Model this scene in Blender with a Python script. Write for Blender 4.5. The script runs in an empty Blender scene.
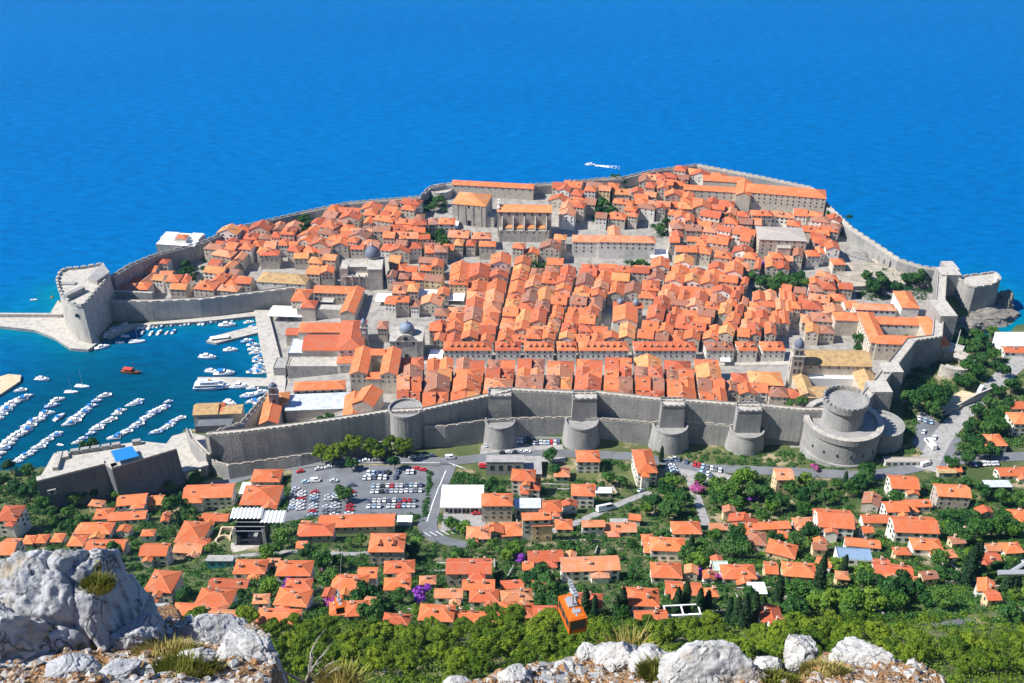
import bpy, math, random
import numpy as np
from mathutils import Vector, noise
from bisect import bisect_right
random.seed(7); RN = np.random.default_rng(7)
R = math.radians
S = bpy.context.scene
COL = S.collection
# ------------------------------------------------------------------ camera, sky, sun, exposure
CAMH, PITCH, FPX = 400.0, R(31.0), 1024.0
cam = bpy.data.cameras.new('camera'); cam.sensor_width = 36; cam.lens = 36
cam.clip_end = 20000; cam.clip_start = 0.1
co = bpy.data.objects.new('camera', cam); COL.objects.link(co)
co.location = (0, 0, CAMH); co.rotation_euler = (R(90) - PITCH, 0, 0); S.camera = co
EL, BETA = R(47), R(8)
SUN_TO = Vector((-math.cos(EL)*math.cos(BETA), -math.cos(EL)*math.sin(BETA), math.sin(EL)))
wd = bpy.data.worlds.new('World'); S.world = wd; wd.use_nodes = True
nt = wd.node_tree; bg = nt.nodes['Background']
sky = nt.nodes.new('ShaderNodeTexSky'); sky.sky_type = 'NISHITA'; sky.sun_disc = False
sky.sun_elevation = EL; sky.sun_rotation = R(262); sky.altitude = 400; sky.dust_density = 0.2; sky.air_density = 1.4; sky.ozone_density = 3.0
tn = nt.nodes.new('ShaderNodeMix'); tn.data_type = 'RGBA'; tn.blend_type = 'MULTIPLY'; tn.inputs['Factor'].default_value = 1
tn.inputs['B'].default_value = (.72, .95, 1.35, 1)      # camera white balance: shade reads blue
nt.links.new(sky.outputs[0], tn.inputs['A']); nt.links.new(tn.outputs['Result'], bg.inputs[0]); bg.inputs[1].default_value = 0.058
sl = bpy.data.lights.new('sun', 'SUN'); sl.energy = 5.0; sl.angle = R(0.5); sl.color = (1, .955, .88)
so = bpy.data.objects.new('sun', sl); COL.objects.link(so)
so.rotation_euler = SUN_TO.to_track_quat('Z', 'Y').to_euler()
S.view_settings.view_transform = 'Standard'; S.view_settings.look = 'None'
S.view_settings.exposure = 0.68; S.view_settings.gamma = 1
S.render.engine = 'CYCLES'; S.cycles.max_bounces = 5; S.cycles.transparent_max_bounces = 4

# ------------------------------------------------------------------ pixel <-> world helpers
def ray(px, py):
    dx, dy = (px-512)/FPX, (341.5-py)/FPX
    return (dx, math.cos(PITCH)+dy*math.sin(PITCH), -math.sin(PITCH)+dy*math.cos(PITCH))
def W(px, py, z):
    d = ray(px, py); t = (z-CAMH)/d[2]
    return (d[0]*t, d[1]*t, z)
def PX(x, y, z):
    zz = z-CAMH; f = y*math.cos(PITCH)-zz*math.sin(PITCH); u = y*math.sin(PITCH)+zz*math.cos(PITCH)
    return (512+FPX*x/f, 341.5-FPX*u/f)
YS = [0, 8, 20, 60, 120, 180, 215, 270, 320, 400, 470, 519, 523.5, 545, 606, 700, 760, 830, 900, 950, 1100]
HC = [398, 386, 368, 316, 243, 190, 160, 115, 85, 45, 19, 14, 24, 23, 9, 9, 12, 18, 27, 32, 34]
HL = [398, 386, 368, 316, 243, 190, 158, 110, 77, 33, 10, 5, 4, 3, 1.4, 1.4, 4, 13, 23, 26, 28]
HR = [398, 386, 368, 316, 243, 190, 160, 116, 87, 49, 27, 23, 22, 21, 16, 10, 15, 24, 29, 32, 34]
XS = [-170, -105, 110, 280]
CC = [HL, HC, HC, HR]
def hland(x, y):
    i = min(max(bisect_right(YS, y)-1, 0), len(YS)-2); t = (y-YS[i])/(YS[i+1]-YS[i]); t = min(max(t, 0), 1)
    c = [a[i]+(a[i+1]-a[i])*t for a in CC]
    if x <= XS[0]: return c[0]
    if x >= XS[3]: return c[3]
    j = bisect_right(XS, x)-1; u = (x-XS[j])/(XS[j+1]-XS[j])
    return c[j]+(c[j+1]-c[j])*u
def hland_v(x, y):
    c = [np.interp(y, YS, a) for a in CC]; out = c[0].copy()
    for j in range(3):
        m = (x >= XS[j]) & (x <= XS[j+1]); u = (x-XS[j])/(XS[j+1]-XS[j])
        out = np.where(m, c[j]+(c[j+1]-c[j])*u, out)
    return np.where(x > XS[3], c[3], out)
def G(px, py):
    d = ray(px, py); y = 150.0; prev = y
    while y < 1200:
        t = y/d[1]
        if CAMH+d[2]*t < hland(d[0]*t, y): break
        prev = y; y += 4
    a, b = prev, y
    for _ in range(14):
        m = (a+b)/2; t = m/d[1]
        if CAMH+d[2]*t < hland(d[0]*t, m): b = m
        else: a = m
    t = b/d[1]; return (d[0]*t, b, hland(d[0]*t, b))
def mpp(p): return (p[1]*math.cos(PITCH)+(CAMH-p[2])*math.sin(PITCH))/FPX
def zat(px, py, y):
    d = ray(px, py); return CAMH+d[2]*y/d[1]

# ------------------------------------------------------------------ materials
MATS = {}
def nodes_of(m): return m.node_tree.nodes, m.node_tree.links
def mat(name, base, rough=.85, alt=None, altscale=.2, altpos=(.45, .65), alt2=None, alt2scale=2.0, alt2pos=(.5, .7),
        tint=False, objcol=False, bump=0, bumpscale=2.0, spec=.3, metal=0, coords='Object', transl=0, rnd=0, streak=None):
    m = bpy.data.materials.new(name); m.use_nodes = True; N, L = nodes_of(m)
    b = N['Principled BSDF']; b.inputs['Roughness'].default_value = rough; b.inputs['Metallic'].default_value = metal
    b.inputs['Specular IOR Level'].default_value = spec
    tc = N.new('ShaderNodeTexCoord'); vec = tc.outputs[coords]
    if coords == 'World':
        pass
    def rgb(c):
        n = N.new('ShaderNodeRGB'); n.outputs[0].default_value = (*c, 1); return n.outputs[0]
    def mix(a, bb, f, mode='MIX'):
        n = N.new('ShaderNodeMix'); n.data_type = 'RGBA'; n.blend_type = mode
        if isinstance(f, (int, float)): n.inputs['Factor'].default_value = f
        else: L.new(f, n.inputs['Factor'])
        L.new(a, n.inputs['A']); L.new(bb, n.inputs['B']); return n.outputs['Result']
    def nz(scale, lo, hi, det=5):
        t = N.new('ShaderNodeTexNoise'); t.inputs['Scale'].default_value = scale; t.inputs['Detail'].default_value = det
        L.new(vec, t.inputs['Vector'])
        r = N.new('ShaderNodeMapRange'); r.inputs['From Min'].default_value = lo; r.inputs['From Max'].default_value = hi
        L.new(t.outputs[0], r.inputs['Value']); return r.outputs[0]
    c = rgb(base)
    if alt: c = mix(c, rgb(alt), nz(altscale, *altpos))
    if alt2: c = mix(c, rgb(alt2), nz(alt2scale, *alt2pos))
    if streak:      # rain streaks down the masonry
        mpk = N.new('ShaderNodeMapping'); mpk.inputs['Scale'].default_value = (.55, .55, .035); L.new(vec, mpk.inputs[0]); sn = N.new('ShaderNodeTexNoise'); sn.inputs['Scale'].default_value = 1.0; sn.inputs['Detail'].default_value = 4; L.new(mpk.outputs[0], sn.inputs['Vector'])
        sr_ = N.new('ShaderNodeMapRange'); sr_.inputs['From Min'].default_value = .45; sr_.inputs['From Max'].default_value = .75; sr_.inputs['To Max'].default_value = .75; L.new(sn.outputs[0], sr_.inputs['Value']); c = mix(c, rgb(streak), sr_.outputs[0])
    if tint:
        a = N.new('ShaderNodeAttribute'); a.attribute_name = 'tint'; c = mix(c, a.outputs['Color'], 1.0, 'MULTIPLY')
    if objcol:
        oi = N.new('ShaderNodeObjectInfo'); c = mix(c, oi.outputs['Color'], 1.0, 'MULTIPLY')
    if rnd:
        oi = N.new('ShaderNodeObjectInfo'); h = N.new('ShaderNodeHueSaturation')
        r = N.new('ShaderNodeMapRange'); r.inputs['To Min'].default_value = 1-rnd; r.inputs['To Max'].default_value = 1+rnd
        L.new(oi.outputs['Random'], r.inputs['Value']); L.new(r.outputs[0], h.inputs['Value'])
        r2 = N.new('ShaderNodeMapRange'); r2.inputs['To Min'].default_value = .5+rnd*.06; r2.inputs['To Max'].default_value = .5-rnd*.06
        L.new(oi.outputs['Random'], r2.inputs['Value']); L.new(r2.outputs[0], h.inputs['Hue'])
        L.new(c, h.inputs['Color']); c = h.outputs[0]
    L.new(c, b.inputs['Base Color'])
    if bump:
        t = N.new('ShaderNodeTexNoise'); t.inputs['Scale'].default_value = bumpscale; t.inputs['Detail'].default_value = 6
        L.new(vec, t.inputs['Vector']); bn = N.new('ShaderNodeBump'); bn.inputs['Strength'].default_value = bump
        bn.inputs['Distance'].default_value = .5; L.new(t.outputs[0], bn.inputs['Height']); L.new(bn.outputs[0], b.inputs['Normal'])
    if transl:
        tr = N.new('ShaderNodeBsdfTranslucent'); L.new(c, tr.inputs[0]); ms = N.new('ShaderNodeMixShader'); ms.inputs[0].default_value = transl
        L.new(b.outputs[0], ms.inputs[1]); L.new(tr.outputs[0], ms.inputs[2]); L.new(ms.outputs[0], N['Material Output'].inputs[0])
    MATS[name] = m; return m
mat('roof_tile', (.62, .150, .052), .85, alt=(.55, .20, .10), altscale=.22, altpos=(.42, .68), alt2=(.36, .095, .05), alt2scale=1.3, alt2pos=(.52, .85), tint=True, bump=.35, bumpscale=2.5)
mat('house_wall', (.56, .49, .40), .9, alt=(.44, .385, .315), altscale=.3, alt2=(.30, .27, .24), alt2scale=1.2, alt2pos=(.56, .85), tint=True)
mat('rampart_stone', (.345, .335, .315), .92, alt=(.25, .245, .235), altscale=.09, altpos=(.42, .7), alt2=(.24, .24, .24), alt2scale=.5, alt2pos=(.52, .8), bump=.5, bumpscale=1.0, streak=(.20, .20, .205))
mat('shade_toned_stone', (.15, .16, .18), .92, alt=(.11, .118, .135), altscale=.09, altpos=(.42, .7), alt2=(.075, .08, .09), alt2scale=.6, alt2pos=(.52, .75), bump=.7, bumpscale=1.0, streak=(.20, .205, .215))  # rampart masonry darkened: the fort front's shade is put into the colour
mat('walkway', (.47, .44, .385), .9, alt=(.36, .335, .30), altscale=.3)
mat('pale_stone', (.50, .46, .40), .9, alt=(.38, .35, .305), altscale=.25, alt2=(.24, .23, .215), alt2scale=.9, alt2pos=(.52, .78), streak=(.26, .25, .235), bump=.4, bumpscale=1.0)
mat('town_paving', (.33, .31, .28), .8, alt=(.22, .21, .19), altscale=.2)
mat('tan_roof', (.46, .315, .145), .9, alt=(.33, .21, .11), altscale=.35, alt2=(.55, .22, .1), alt2scale=.5, alt2pos=(.58, .75), bump=.3, tint=True)
mat('grey_roof', (.42, .37, .33), .85, alt=(.36, .32, .28), altscale=.4, tint=True)
mat('lead_dome', (.20, .26, .34), .55, alt=(.15, .19, .25), altscale=.5)
mat('dark_dome', (.13, .15, .20), .6)
mat('white_paint', (.80, .80, .78), .6)
mat('white_cloth', (.82, .82, .82), .8)
mat('glass_dark', (.035, .045, .06), .2, spec=.5)
mat('shutter', (.05, .12, .09), .6)
mat('asphalt', (.17, .18, .195), .9, alt=(.13, .135, .145), altscale=.1)
mat('road_paint', (.8, .8, .8), .7)
mat('concrete', (.35, .34, .325), .9, alt=(.26, .25, .24), altscale=.3)
mat('car_paint', (1, 1, 1), .3, objcol=True, spec=.5)
mat('rubber', (.02, .02, .02), .8)
mat('boat_white', (.82, .83, .84), .4, objcol=True)
mat('boat_blue', (.05, .2, .5), .4)
mat('boat_wood', (.22, .09, .04), .6)
mat('red_cloth', (.6, .06, .04), .8)
mat('metal_grey', (.5, .52, .55), .45, metal=.5)
mat('metal_roof', (.55, .60, .66), .5, alt=(.40, .44, .50), altscale=.35)
mat('pool_blue', (.02, .19, .52), .35)
mat('teal_paint', (.05, .25, .32), .7)
mat('yellow_paint', (.75, .5, .15), .7)
mat('dry_earth', (.44, .385, .30), .95, alt=(.31, .275, .22), altscale=.12, altpos=(.42, .6), alt2=(.20, .19, .14), alt2scale=.35, alt2pos=(.54, .68), bump=.8, bumpscale=.5)
mat('sand', (.62, .50, .33), .95, alt=(.5, .38, .24), altscale=.4)
mat('bark', (.14, .10, .07), .95, alt=(.22, .19, .16), altscale=2.0)
mat('leaf_dark', (.030, .095, .024), .7, alt=(.06, .16, .03), altscale=.35, altpos=(.35, .7), transl=.2, rnd=.35, spec=.2)
mat('leaf_mid', (.045, .128, .024), .7, alt=(.09, .20, .03), altscale=.35, altpos=(.35, .7), transl=.25, rnd=.35, spec=.2)
mat('leaf_light', (.082, .185, .02), .7, alt=(.15, .26, .032), altscale=.35, altpos=(.35, .7), transl=.25, rnd=.3, spec=.2)
mat('leaf_pine', (.10, .18, .014), .7, alt=(.19, .28, .018), altscale=.22, altpos=(.35, .68), alt2=(.045, .085, .014), alt2scale=.5, alt2pos=(.5, .72), transl=.25, rnd=.35, spec=.2)
mat('leaf_cypress', (.014, .042, .016), .7, alt=(.028, .07, .02), altscale=.6, transl=.1, rnd=.25, spec=.2)
mat('petal_purple', (.30, .06, .50), .7, alt=(.42, .12, .62), altscale=.5, transl=.2)
mat('petal_pink', (.55, .12, .36), .7, alt=(.4, .07, .22), altscale=.5, transl=.2)
mat('gondola_orange', (.62, .13, .012), .4)
mat('black_paint', (.02, .02, .025), .4)
# hillside soil, seen between the gardens
mat('hill_soil', (.12, .135, .05), .95, alt=(.055, .085, .025), altscale=.035, altpos=(.4, .6), alt2=(.34, .27, .165), alt2scale=.06, alt2pos=(.56, .66), bump=.4, bumpscale=.6)
mat('seawall_rock', (.22, .20, .175), .95, alt=(.13, .125, .11), altscale=.2, bump=.8, bumpscale=.4)

# ------------------------------------------------------------------ mesh builder
class MB:
    def __init__(s): s.v = []; s.f = []; s.m = []; s.t = []; s.tint = (1, 1, 1); s.mi = 0
    def face(s, pts, mi=None):
        i = len(s.v); s.v += [tuple(p) for p in pts]; s.f.append(tuple(range(i, i+len(pts)))); s.m.append(s.mi if mi is None else mi); s.t.append(s.tint)
    def box(s, cx, cy, z0, z1, w, d, rot=0, mi=None, top=None, taper=0):
        c, n = math.cos(rot), math.sin(rot)
        def P(a, b, z, k=1): return (cx+(a*c-b*n)*k, cy+(a*n+b*c)*k, z)
        w2, d2 = w/2, d/2; q = [(-w2, -d2), (w2, -d2), (w2, d2), (-w2, d2)]; k = 1-taper
        lo = [P(a, b, z0) for a, b in q]; hi = [P(a, b, z1, k) for a, b in q]
        for i in range(4):
            j = (i+1) % 4; s.face([lo[i], lo[j], hi[j], hi[i]], mi)
        s.face(hi, mi if top is None else top); s.face(lo[::-1], mi)
    def prism(s, poly, z0, z1, batter=0, mi=None, top=None):
        n = len(poly); cx = sum(p[0] for p in poly)/n; cy = sum(p[1] for p in poly)/n
        ar = sum(poly[i][0]*poly[(i+1) % n][1]-poly[(i+1) % n][0]*poly[i][1] for i in range(n))
        if ar < 0: poly = poly[::-1]
        zt = z1 if isinstance(z1, (list, tuple)) else [z1]*n
        lo = []
        for p in poly:
            dx, dy = p[0]-cx, p[1]-cy; l = math.hypot(dx, dy) or 1
            lo.append((p[0]+dx/l*batter, p[1]+dy/l*batter, z0))
        hi = [(p[0], p[1], z) for p, z in zip(poly, zt)]
        for i in range(n):
            j = (i+1) % n; s.face([lo[i], lo[j], hi[j], hi[i]], mi)
        s.face(hi, mi if top is None else top)
    def lathe(s, cx, cy, prof, n=24, a0=0, a1=2*math.pi, mi=None):
        full = abs(a1-a0-2*math.pi) < 1e-6; k = n if full else n+1
        rows = [[(cx+r*math.cos(a0+(a1-a0)*i/n), cy+r*math.sin(a0+(a1-a0)*i/n), z) for i in range(k)] for r, z in prof]
        for a, b in zip(rows, rows[1:]):
            for i in range(n): j = (i+1) % k; s.face([a[i], a[j], b[j], b[i]], mi)
    def tube(s, a, b, r, n=6, r2=None, mi=None):
        a, b = Vector(a), Vector(b); d = (b-a).normalized(); u = d.orthogonal().normalized(); w = d.cross(u); r2 = r if r2 is None else r2
        A = [a+(u*math.cos(t)+w*math.sin(t))*r for t in [2*math.pi*i/n for i in range(n)]]
        B = [b+(u*math.cos(t)+w*math.sin(t))*r2 for t in [2*math.pi*i/n for i in range(n)]]
        for i in range(n): j = (i+1) % n; s.face([A[i], A[j], B[j], B[i]], mi)
        s.face(A[::-1], mi); s.face(B, mi)
    def mesh(s, name, mats):
        me = bpy.data.meshes.new(name); me.from_pydata(s.v, [], s.f)
        for m in mats: me.materials.append(MATS[m])
        me.polygons.foreach_set('material_index', s.m)
        if any(t != (1, 1, 1) for t in s.t) or any(m in ('roof_tile', 'house_wall', 'tan_roof', 'grey_roof') for m in mats):
            a = me.attributes.new('tint', 'FLOAT_COLOR', 'FACE'); a.data.foreach_set('color', [c for t in s.t for c in (*t, 1.0)])
        return me
    def build(s, name, mats, parent=None, loc=None, rot=0):
        if isinstance(mats, str): mats = [mats]
        return link(name, s.mesh(name, mats), parent, loc, rot)
def link(name, me, parent=None, loc=None, rot=0):
    o = bpy.data.objects.new(name, me); COL.objects.link(o); o.parent = parent
    if loc is not None: o.location = loc
    if rot: o.rotation_euler = (0, 0, rot)
    return o
def empty(name, loc, rot=0):
    o = bpy.data.objects.new(name, None); COL.objects.link(o); o.location = loc; o.empty_display_size = .5
    if rot: o.rotation_euler = (0, 0, rot)
    return o
def tag(o, label=None, cat=None, group=None, kind=None):
    if label: o['label'] = label
    if cat: o['category'] = cat
    if group: o['group'] = group
    if kind: o['kind'] = kind
    return o
PENDING = []      # (object, description, noun, px, py): labels written at the end by nearest landmark
def later(o, desc, noun, p, cat, group):
    tag(o, None, cat, group); PENDING.append([o, desc, noun, *PX(*p)])
ANCH = {'town': [], 'sub': []}
def anchor(zone, phrase, px, py): ANCH[zone].append((phrase, px, py))
def inpoly(x, y, poly):
    r = False; n = len(poly); j = n-1
    for i in range(n):
        xi, yi = poly[i][:2]; xj, yj = poly[j][:2]
        if (yi > y) != (yj > y) and x < (xj-xi)*(y-yi)/(yj-yi)+xi: r = not r
        j = i
    return r
# ------------------------------------------------------------------ shore line and town outline
SEAW = [(110,277,24),(128,266,23),(152,256,22),(200,243,21),(236,228,21),(300,213,22),(348,203,26),(420,197,31),(428,188,33),(446,184,34),(500,186,34),(555,184,34),(600,179,35),(622,178,36),(652,171,38),(697,165,39),(760,177,38),(812,188,37),(832,209,33),(853,229,30),(876,244,27),(900,260,24),(922,267,22),(946,270,22)]
SEAWW = [W(*p) for p in SEAW]
def off_path(pts, d):
    out = []
    for i, p in enumerate(pts):
        a = Vector(pts[max(i-1, 0)][:2]); b = Vector(pts[min(i+1, len(pts)-1)][:2]); t = (b-a).normalized(); n = Vector((-t.y, t.x))
        out.append((p[0]+n.x*d, p[1]+n.y*d))
    return out
outer = off_path(SEAWW, 7)
COAST = [W(px, py, 1)[:2] for px, py in [(-200,520),(-60,480),(0,474),(34,474),(46,472),(60,467),(120,463),(160,451),(171,441),(182,431),(196,428),(230,424),(250,418),(262,405),(271,392),(268,370),(262,345),(255,322),(258,312),(292,306),(290,313),(200,321.5),(136,325),(122,331),(108,338),(93,351),(70,349),(54,337),(40,331),(0,327),(-160,322),(-160,314),(0,317),(49,316),(57,302),(50,290)]]
COAST += [W(52,288,2)[:2]] + [(outer[0][0]-52, outer[0][1]+4)] + outer
COAST += [W(px, py, 1)[:2] for px, py in [(985,283),(1003,296),(1001,312),(988,322),(975,327),(985,336),(1003,338),(1014,325),(1040,318),(1200,300),(2200,300),(2200,900)]] + [(900, 0), (-900, 0), (-900, 450)]
CA = np.array(COAST)
def sdist(x, y):
    x = np.asarray(x, float); y = np.asarray(y, float); best = np.full(x.shape, 1e9); ins = np.zeros(x.shape, bool); n = len(CA)
    for i in range(n):
        ax, ay = CA[i]; bx, by = CA[(i+1) % n]; dx, dy = bx-ax, by-ay
        t = np.clip(((x-ax)*dx+(y-ay)*dy)/(dx*dx+dy*dy+1e-9), 0, 1); best = np.minimum(best, np.hypot(x-ax-t*dx, y-ay-t*dy))
        c = ((ay > y) != (by > y)) & (x < (bx-ax)*(y-ay)/(by-ay+1e-12)+ax); ins ^= c
    return np.where(ins, best, -best)
LANDW = [(205,437,31),(240,434,33),(290,428,35),(340,421,37),(385,414,39),(424,412,40),(488,398,42),(512,392,44),(572,395,44),(597,395,44),(660,402,44),(684,403,44),(738,407,44),(762,408,44),(803,412,44),(835,412,44)]
LANDWW = [W(*p) for p in LANDW]
WESTW = [(868,402,44),(885,383,42),(916,342,39),(942,338,37),(945,302,32),(947,270,28)]
WESTWW = [W(*p) for p in WESTW]
TOWN = [p[:2] for p in LANDWW]+[p[:2] for p in WESTWW]+[p[:2] for p in SEAWW[::-1]]+[W(112,318,2)[:2], W(290,312,2)[:2], W(262,318,2)[:2], W(272,385,2)[:2], W(250,415,2)[:2]]
def in_town(x, y): return inpoly(x, y, TOWN)

# ------------------------------------------------------------------ ground as one sheet (split by surface), sea
def grid_mesh(xs, ys, zf):
    X, Y = np.meshgrid(xs, ys); Z = zf(X, Y); nx, ny = len(xs), len(ys)
    v = np.stack([X, Y, Z], -1).reshape(-1, 3); i = (np.arange(ny-1)[:, None]*nx+np.arange(nx-1)[None, :]).reshape(-1)
    f = np.stack([i, i+1, i+nx+1, i+nx], -1); return v, f
def np_mesh(name, v, f, mats, mi=None, smooth=False):
    me = bpy.data.meshes.new(name); me.vertices.add(len(v)); me.vertices.foreach_set('co', np.asarray(v, np.float32).ravel())
    k = f.shape[1]; me.loops.add(f.size); me.loops.foreach_set('vertex_index', f.astype(np.int32).ravel())
    me.polygons.add(len(f)); me.polygons.foreach_set('loop_start', np.arange(0, f.size, k, dtype=np.int32)); me.polygons.foreach_set('loop_total', np.full(len(f), k, np.int32))
    if mi is not None: me.polygons.foreach_set('material_index', mi.astype(np.int32))
    for m in mats: me.materials.append(MATS[m])
    if smooth: me.polygons.foreach_set('use_smooth', np.ones(len(f), bool))
    me.update(); return me
def ground_z(X, Y):
    h = hland_v(X, Y); d = sdist(X, Y)
    n = np.sin(X*.11+Y*.07)*.5+np.sin(X*.23-Y*.19)*.3
    h = h+n*np.clip((390-Y)/60, 0, 1)*.8
    h = np.where((X > 300) & (Y > 600), np.minimum(h, 1+np.clip(d, 0, None)*.33), h)
    k = np.clip((d+1.5)/3.0, 0, 1)
    return np.where(d < 0, np.minimum(h, 0)-7+7*k, h*k-7*(1-k))
v, f = grid_mesh(np.arange(-480, 700, 4.0), np.arange(0, 1010, 4.0), ground_z)
fc = v[f].mean(1); tm = np.array([in_town(x, y) for x, y in fc[:, :2]])
def sub(v, f):
    u, inv = np.unique(f, return_inverse=True); return v[u], inv.reshape(f.shape)
tag(link('town_ground', np_mesh('town_ground', *sub(v, f[tm]), ['town_paving'])), kind='structure')
tag(link('hillside', np_mesh('hillside', *sub(v, f[~tm]), ['hill_soil'], smooth=True)), kind='structure')
# sea
xs = np.unique(np.concatenate([np.linspace(-3500, -520, 12), np.arange(-520, 720, 8.0), np.linspace(720, 3500, 12)]))
ys = np.unique(np.concatenate([np.linspace(330, 400, 3), np.arange(400, 1100, 8.0), np.arange(1100, 1700, 40.0), np.linspace(1700, 4500, 8)]))
v, f = grid_mesh(xs, ys, lambda X, Y: X*0)
d = -sdist(v[:, 0], v[:, 1]); sh = np.exp(-np.clip(d, 0, None)/16)
harb = np.exp(-np.clip(np.hypot((v[:, 0]+270)/150, (v[:, 1]-560)/125), 0, None)**3)
m = bpy.data.materials.new('sea_water'); m.use_nodes = True; N, L = nodes_of(m); b = N['Principled BSDF']
def rgbn(c):
    n = N.new('ShaderNodeRGB'); n.outputs[0].default_value = (*c, 1); return n.outputs[0]
def mixn(a, bb, fac):
    n = N.new('ShaderNodeMix'); n.data_type = 'RGBA'; L.new(fac, n.inputs['Factor']); L.new(a, n.inputs['A']); L.new(bb, n.inputs['B']); return n.outputs['Result']
tc = N.new('ShaderNodeTexCoord')
at = N.new('ShaderNodeAttribute'); at.attribute_name = 'shallow'; at2 = N.new('ShaderNodeAttribute'); at2.attribute_name = 'inlet'
mp = N.new('ShaderNodeMapping'); mp.inputs['Scale'].default_value = (.4, 1.0, 1); mp.inputs['Rotation'].default_value = (0, 0, R(-12)); L.new(tc.outputs['Object'], mp.inputs[0])
mp2 = N.new('ShaderNodeMapping'); mp2.inputs['Scale'].default_value = (.40, 1.0, 1); mp2.inputs['Rotation'].default_value = (0, 0, R(22)); L.new(tc.outputs['Object'], mp2.inputs[0])
big = N.new('ShaderNodeTexNoise'); big.inputs['Scale'].default_value = .0035; big.inputs['Detail'].default_value = 4; L.new(mp.outputs[0], big.inputs['Vector'])
c = mixn(rgbn((.0, .124, .350)), rgbn((.0, .094, .285)), big.outputs[0])
c = mixn(c, rgbn((.0, .16, .22)), at.outputs['Fac']); c = mixn(c, rgbn((.0, .060, .112)), at2.outputs['Fac'])
st = N.new('ShaderNodeTexNoise'); st.inputs['Scale'].default_value = .16; st.inputs['Detail'].default_value = 4; st.inputs['Roughness'].default_value = .65; L.new(mp2.outputs[0], st.inputs['Vector'])
h = N.new('ShaderNodeHueSaturation'); r = N.new('ShaderNodeMapRange'); r.inputs['From Min'].default_value = .3; r.inputs['From Max'].default_value = .7
r.inputs['To Min'].default_value = .78; r.inputs['To Max'].default_value = 1.24; L.new(st.outputs[0], r.inputs['Value']); L.new(r.outputs[0], h.inputs['Value']); L.new(c, h.inputs['Color'])
L.new(h.outputs[0], b.inputs['Base Color']); b.inputs['Roughness'].default_value = .22; b.inputs['IOR'].default_value = 1.07; b.inputs['Specular IOR Level'].default_value = .06
w1 = N.new('ShaderNodeTexNoise'); w1.inputs['Scale'].default_value = .16; w1.inputs['Detail'].default_value = 7; L.new(mp.outputs[0], w1.inputs['Vector'])
bn = N.new('ShaderNodeBump'); bn.inputs['Strength'].default_value = .55; bn.inputs['Distance'].default_value = .9; L.new(w1.outputs[0], bn.inputs['Height']); L.new(bn.outputs[0], b.inputs['Normal'])
MATS['sea_water'] = m
me = np_mesh('sea', v, f, ['sea_water'])
for nm, arr in (('shallow', sh), ('inlet', np.clip(harb, 0, 1))):
    a = me.attributes.new(nm, 'FLOAT', 'POINT'); a.data.foreach_set('value', arr.astype(np.float32))
tag(link('sea', me), kind='structure')

# ------------------------------------------------------------------ draped roads, car parks, paths
ROADS = []; LOTS = []
def drape(name, pts, width, m='asphalt', lift=.3, kind='structure', closed=False):
    P = [Vector((*G(*p)[:2], 0)) for p in pts]; path = []
    for a, b in zip(P, P[1:]):
        n = max(1, int((b-a).length/3)); path += [a+(b-a)*i/n for i in range(n)]
    path.append(P[-1])
    for _ in range(6): path = [path[0]]+[(path[i-1]+path[i]*2+path[i+1])/4 for i in range(1, len(path)-1)]+[path[-1]]
    ROADS.append(([(p.x, p.y) for p in path], width/2)); mb = MB(); K = max(2, int(width/2.5)); rows = []
    for i, p in enumerate(path):
        t = (path[min(i+1, len(path)-1)]-path[max(i-1, 0)]).normalized(); n = Vector((-t.y, t.x, 0)); row = []
        for k in range(K+1):
            q = p+n*(width*(k/K-.5)); row.append((q.x, q.y, hland(q.x, q.y)+lift))
        rows.append([(row[0][0], row[0][1], row[0][2]-1.2)]+row+[(row[-1][0], row[-1][1], row[-1][2]-1.2)])
    for a, b in zip(rows, rows[1:]):
        for k in range(len(a)-1): mb.face([a[k+1], a[k], b[k], b[k+1]])
    o = mb.build(name, m); return tag(o, kind=kind) if kind else o
def drape_quad(name, q, m='asphalt', lift=.22, n=24):
    Q = [G(*p)[:2] for p in q]; mb = MB(); LOTS.append(Q)
    def P(u, w):
        x = (Q[0][0]*(1-u)+Q[1][0]*u)*(1-w)+(Q[3][0]*(1-u)+Q[2][0]*u)*w; y = (Q[0][1]*(1-u)+Q[1][1]*u)*(1-w)+(Q[3][1]*(1-u)+Q[2][1]*u)*w
        return (x, y, hland(x, y)+lift)
    for i in range(n):
        for j in range(n): mb.face([P(i/n, j/n), P((i+1)/n, j/n), P((i+1)/n, (j+1)/n), P(i/n, (j+1)/n)])
    return tag(mb.build(name, m), kind='structure')
drape_quad('car_park', [(284,522),(428,514),(446,466),(292,470)])
drape_quad('upper_car_park', [(478,466),(566,462),(562,437),(482,436)], m='concrete')
drape_quad('small_car_park', [(664,470),(720,487),(732,476),(668,456)], m='concrete')
drape_quad('west_car_park', [(912,444),(944,470),(962,440),(920,408)], m='asphalt')
drape_quad('forecourt', [(440,532),(486,528),(486,500),(446,502)], m='concrete')
drape('main_road', [(120,512),(186,497),(230,481),(275,468),(330,461),(400,460),(450,462),(500,456),(560,453),(640,457),(700,468),(790,472),(870,476),(905,470),(940,462),(985,458),(1040,456)], 9)
drape('side_road', [(449,464),(440,485),(432,507),(426,528),(440,541),(470,545)], 10)
drape('west_road', [(925,470),(940,440),(962,415),(985,395),(1010,370),(1040,345)], 12, m='concrete')
drape('lane', [(545,534),(580,522),(605,510),(630,500),(650,492)], 5.5, m='concrete')
drape('stair_lane', [(690,478),(698,500),(706,526)], 5, m='concrete', lift=.4)
drape('hill_road', [(925,626),(960,623),(990,616),(1030,612)], 5)
drape('stage_road', [(205,560),(240,556),(300,552),(360,555),(400,548)], 5, m='concrete')
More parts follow.
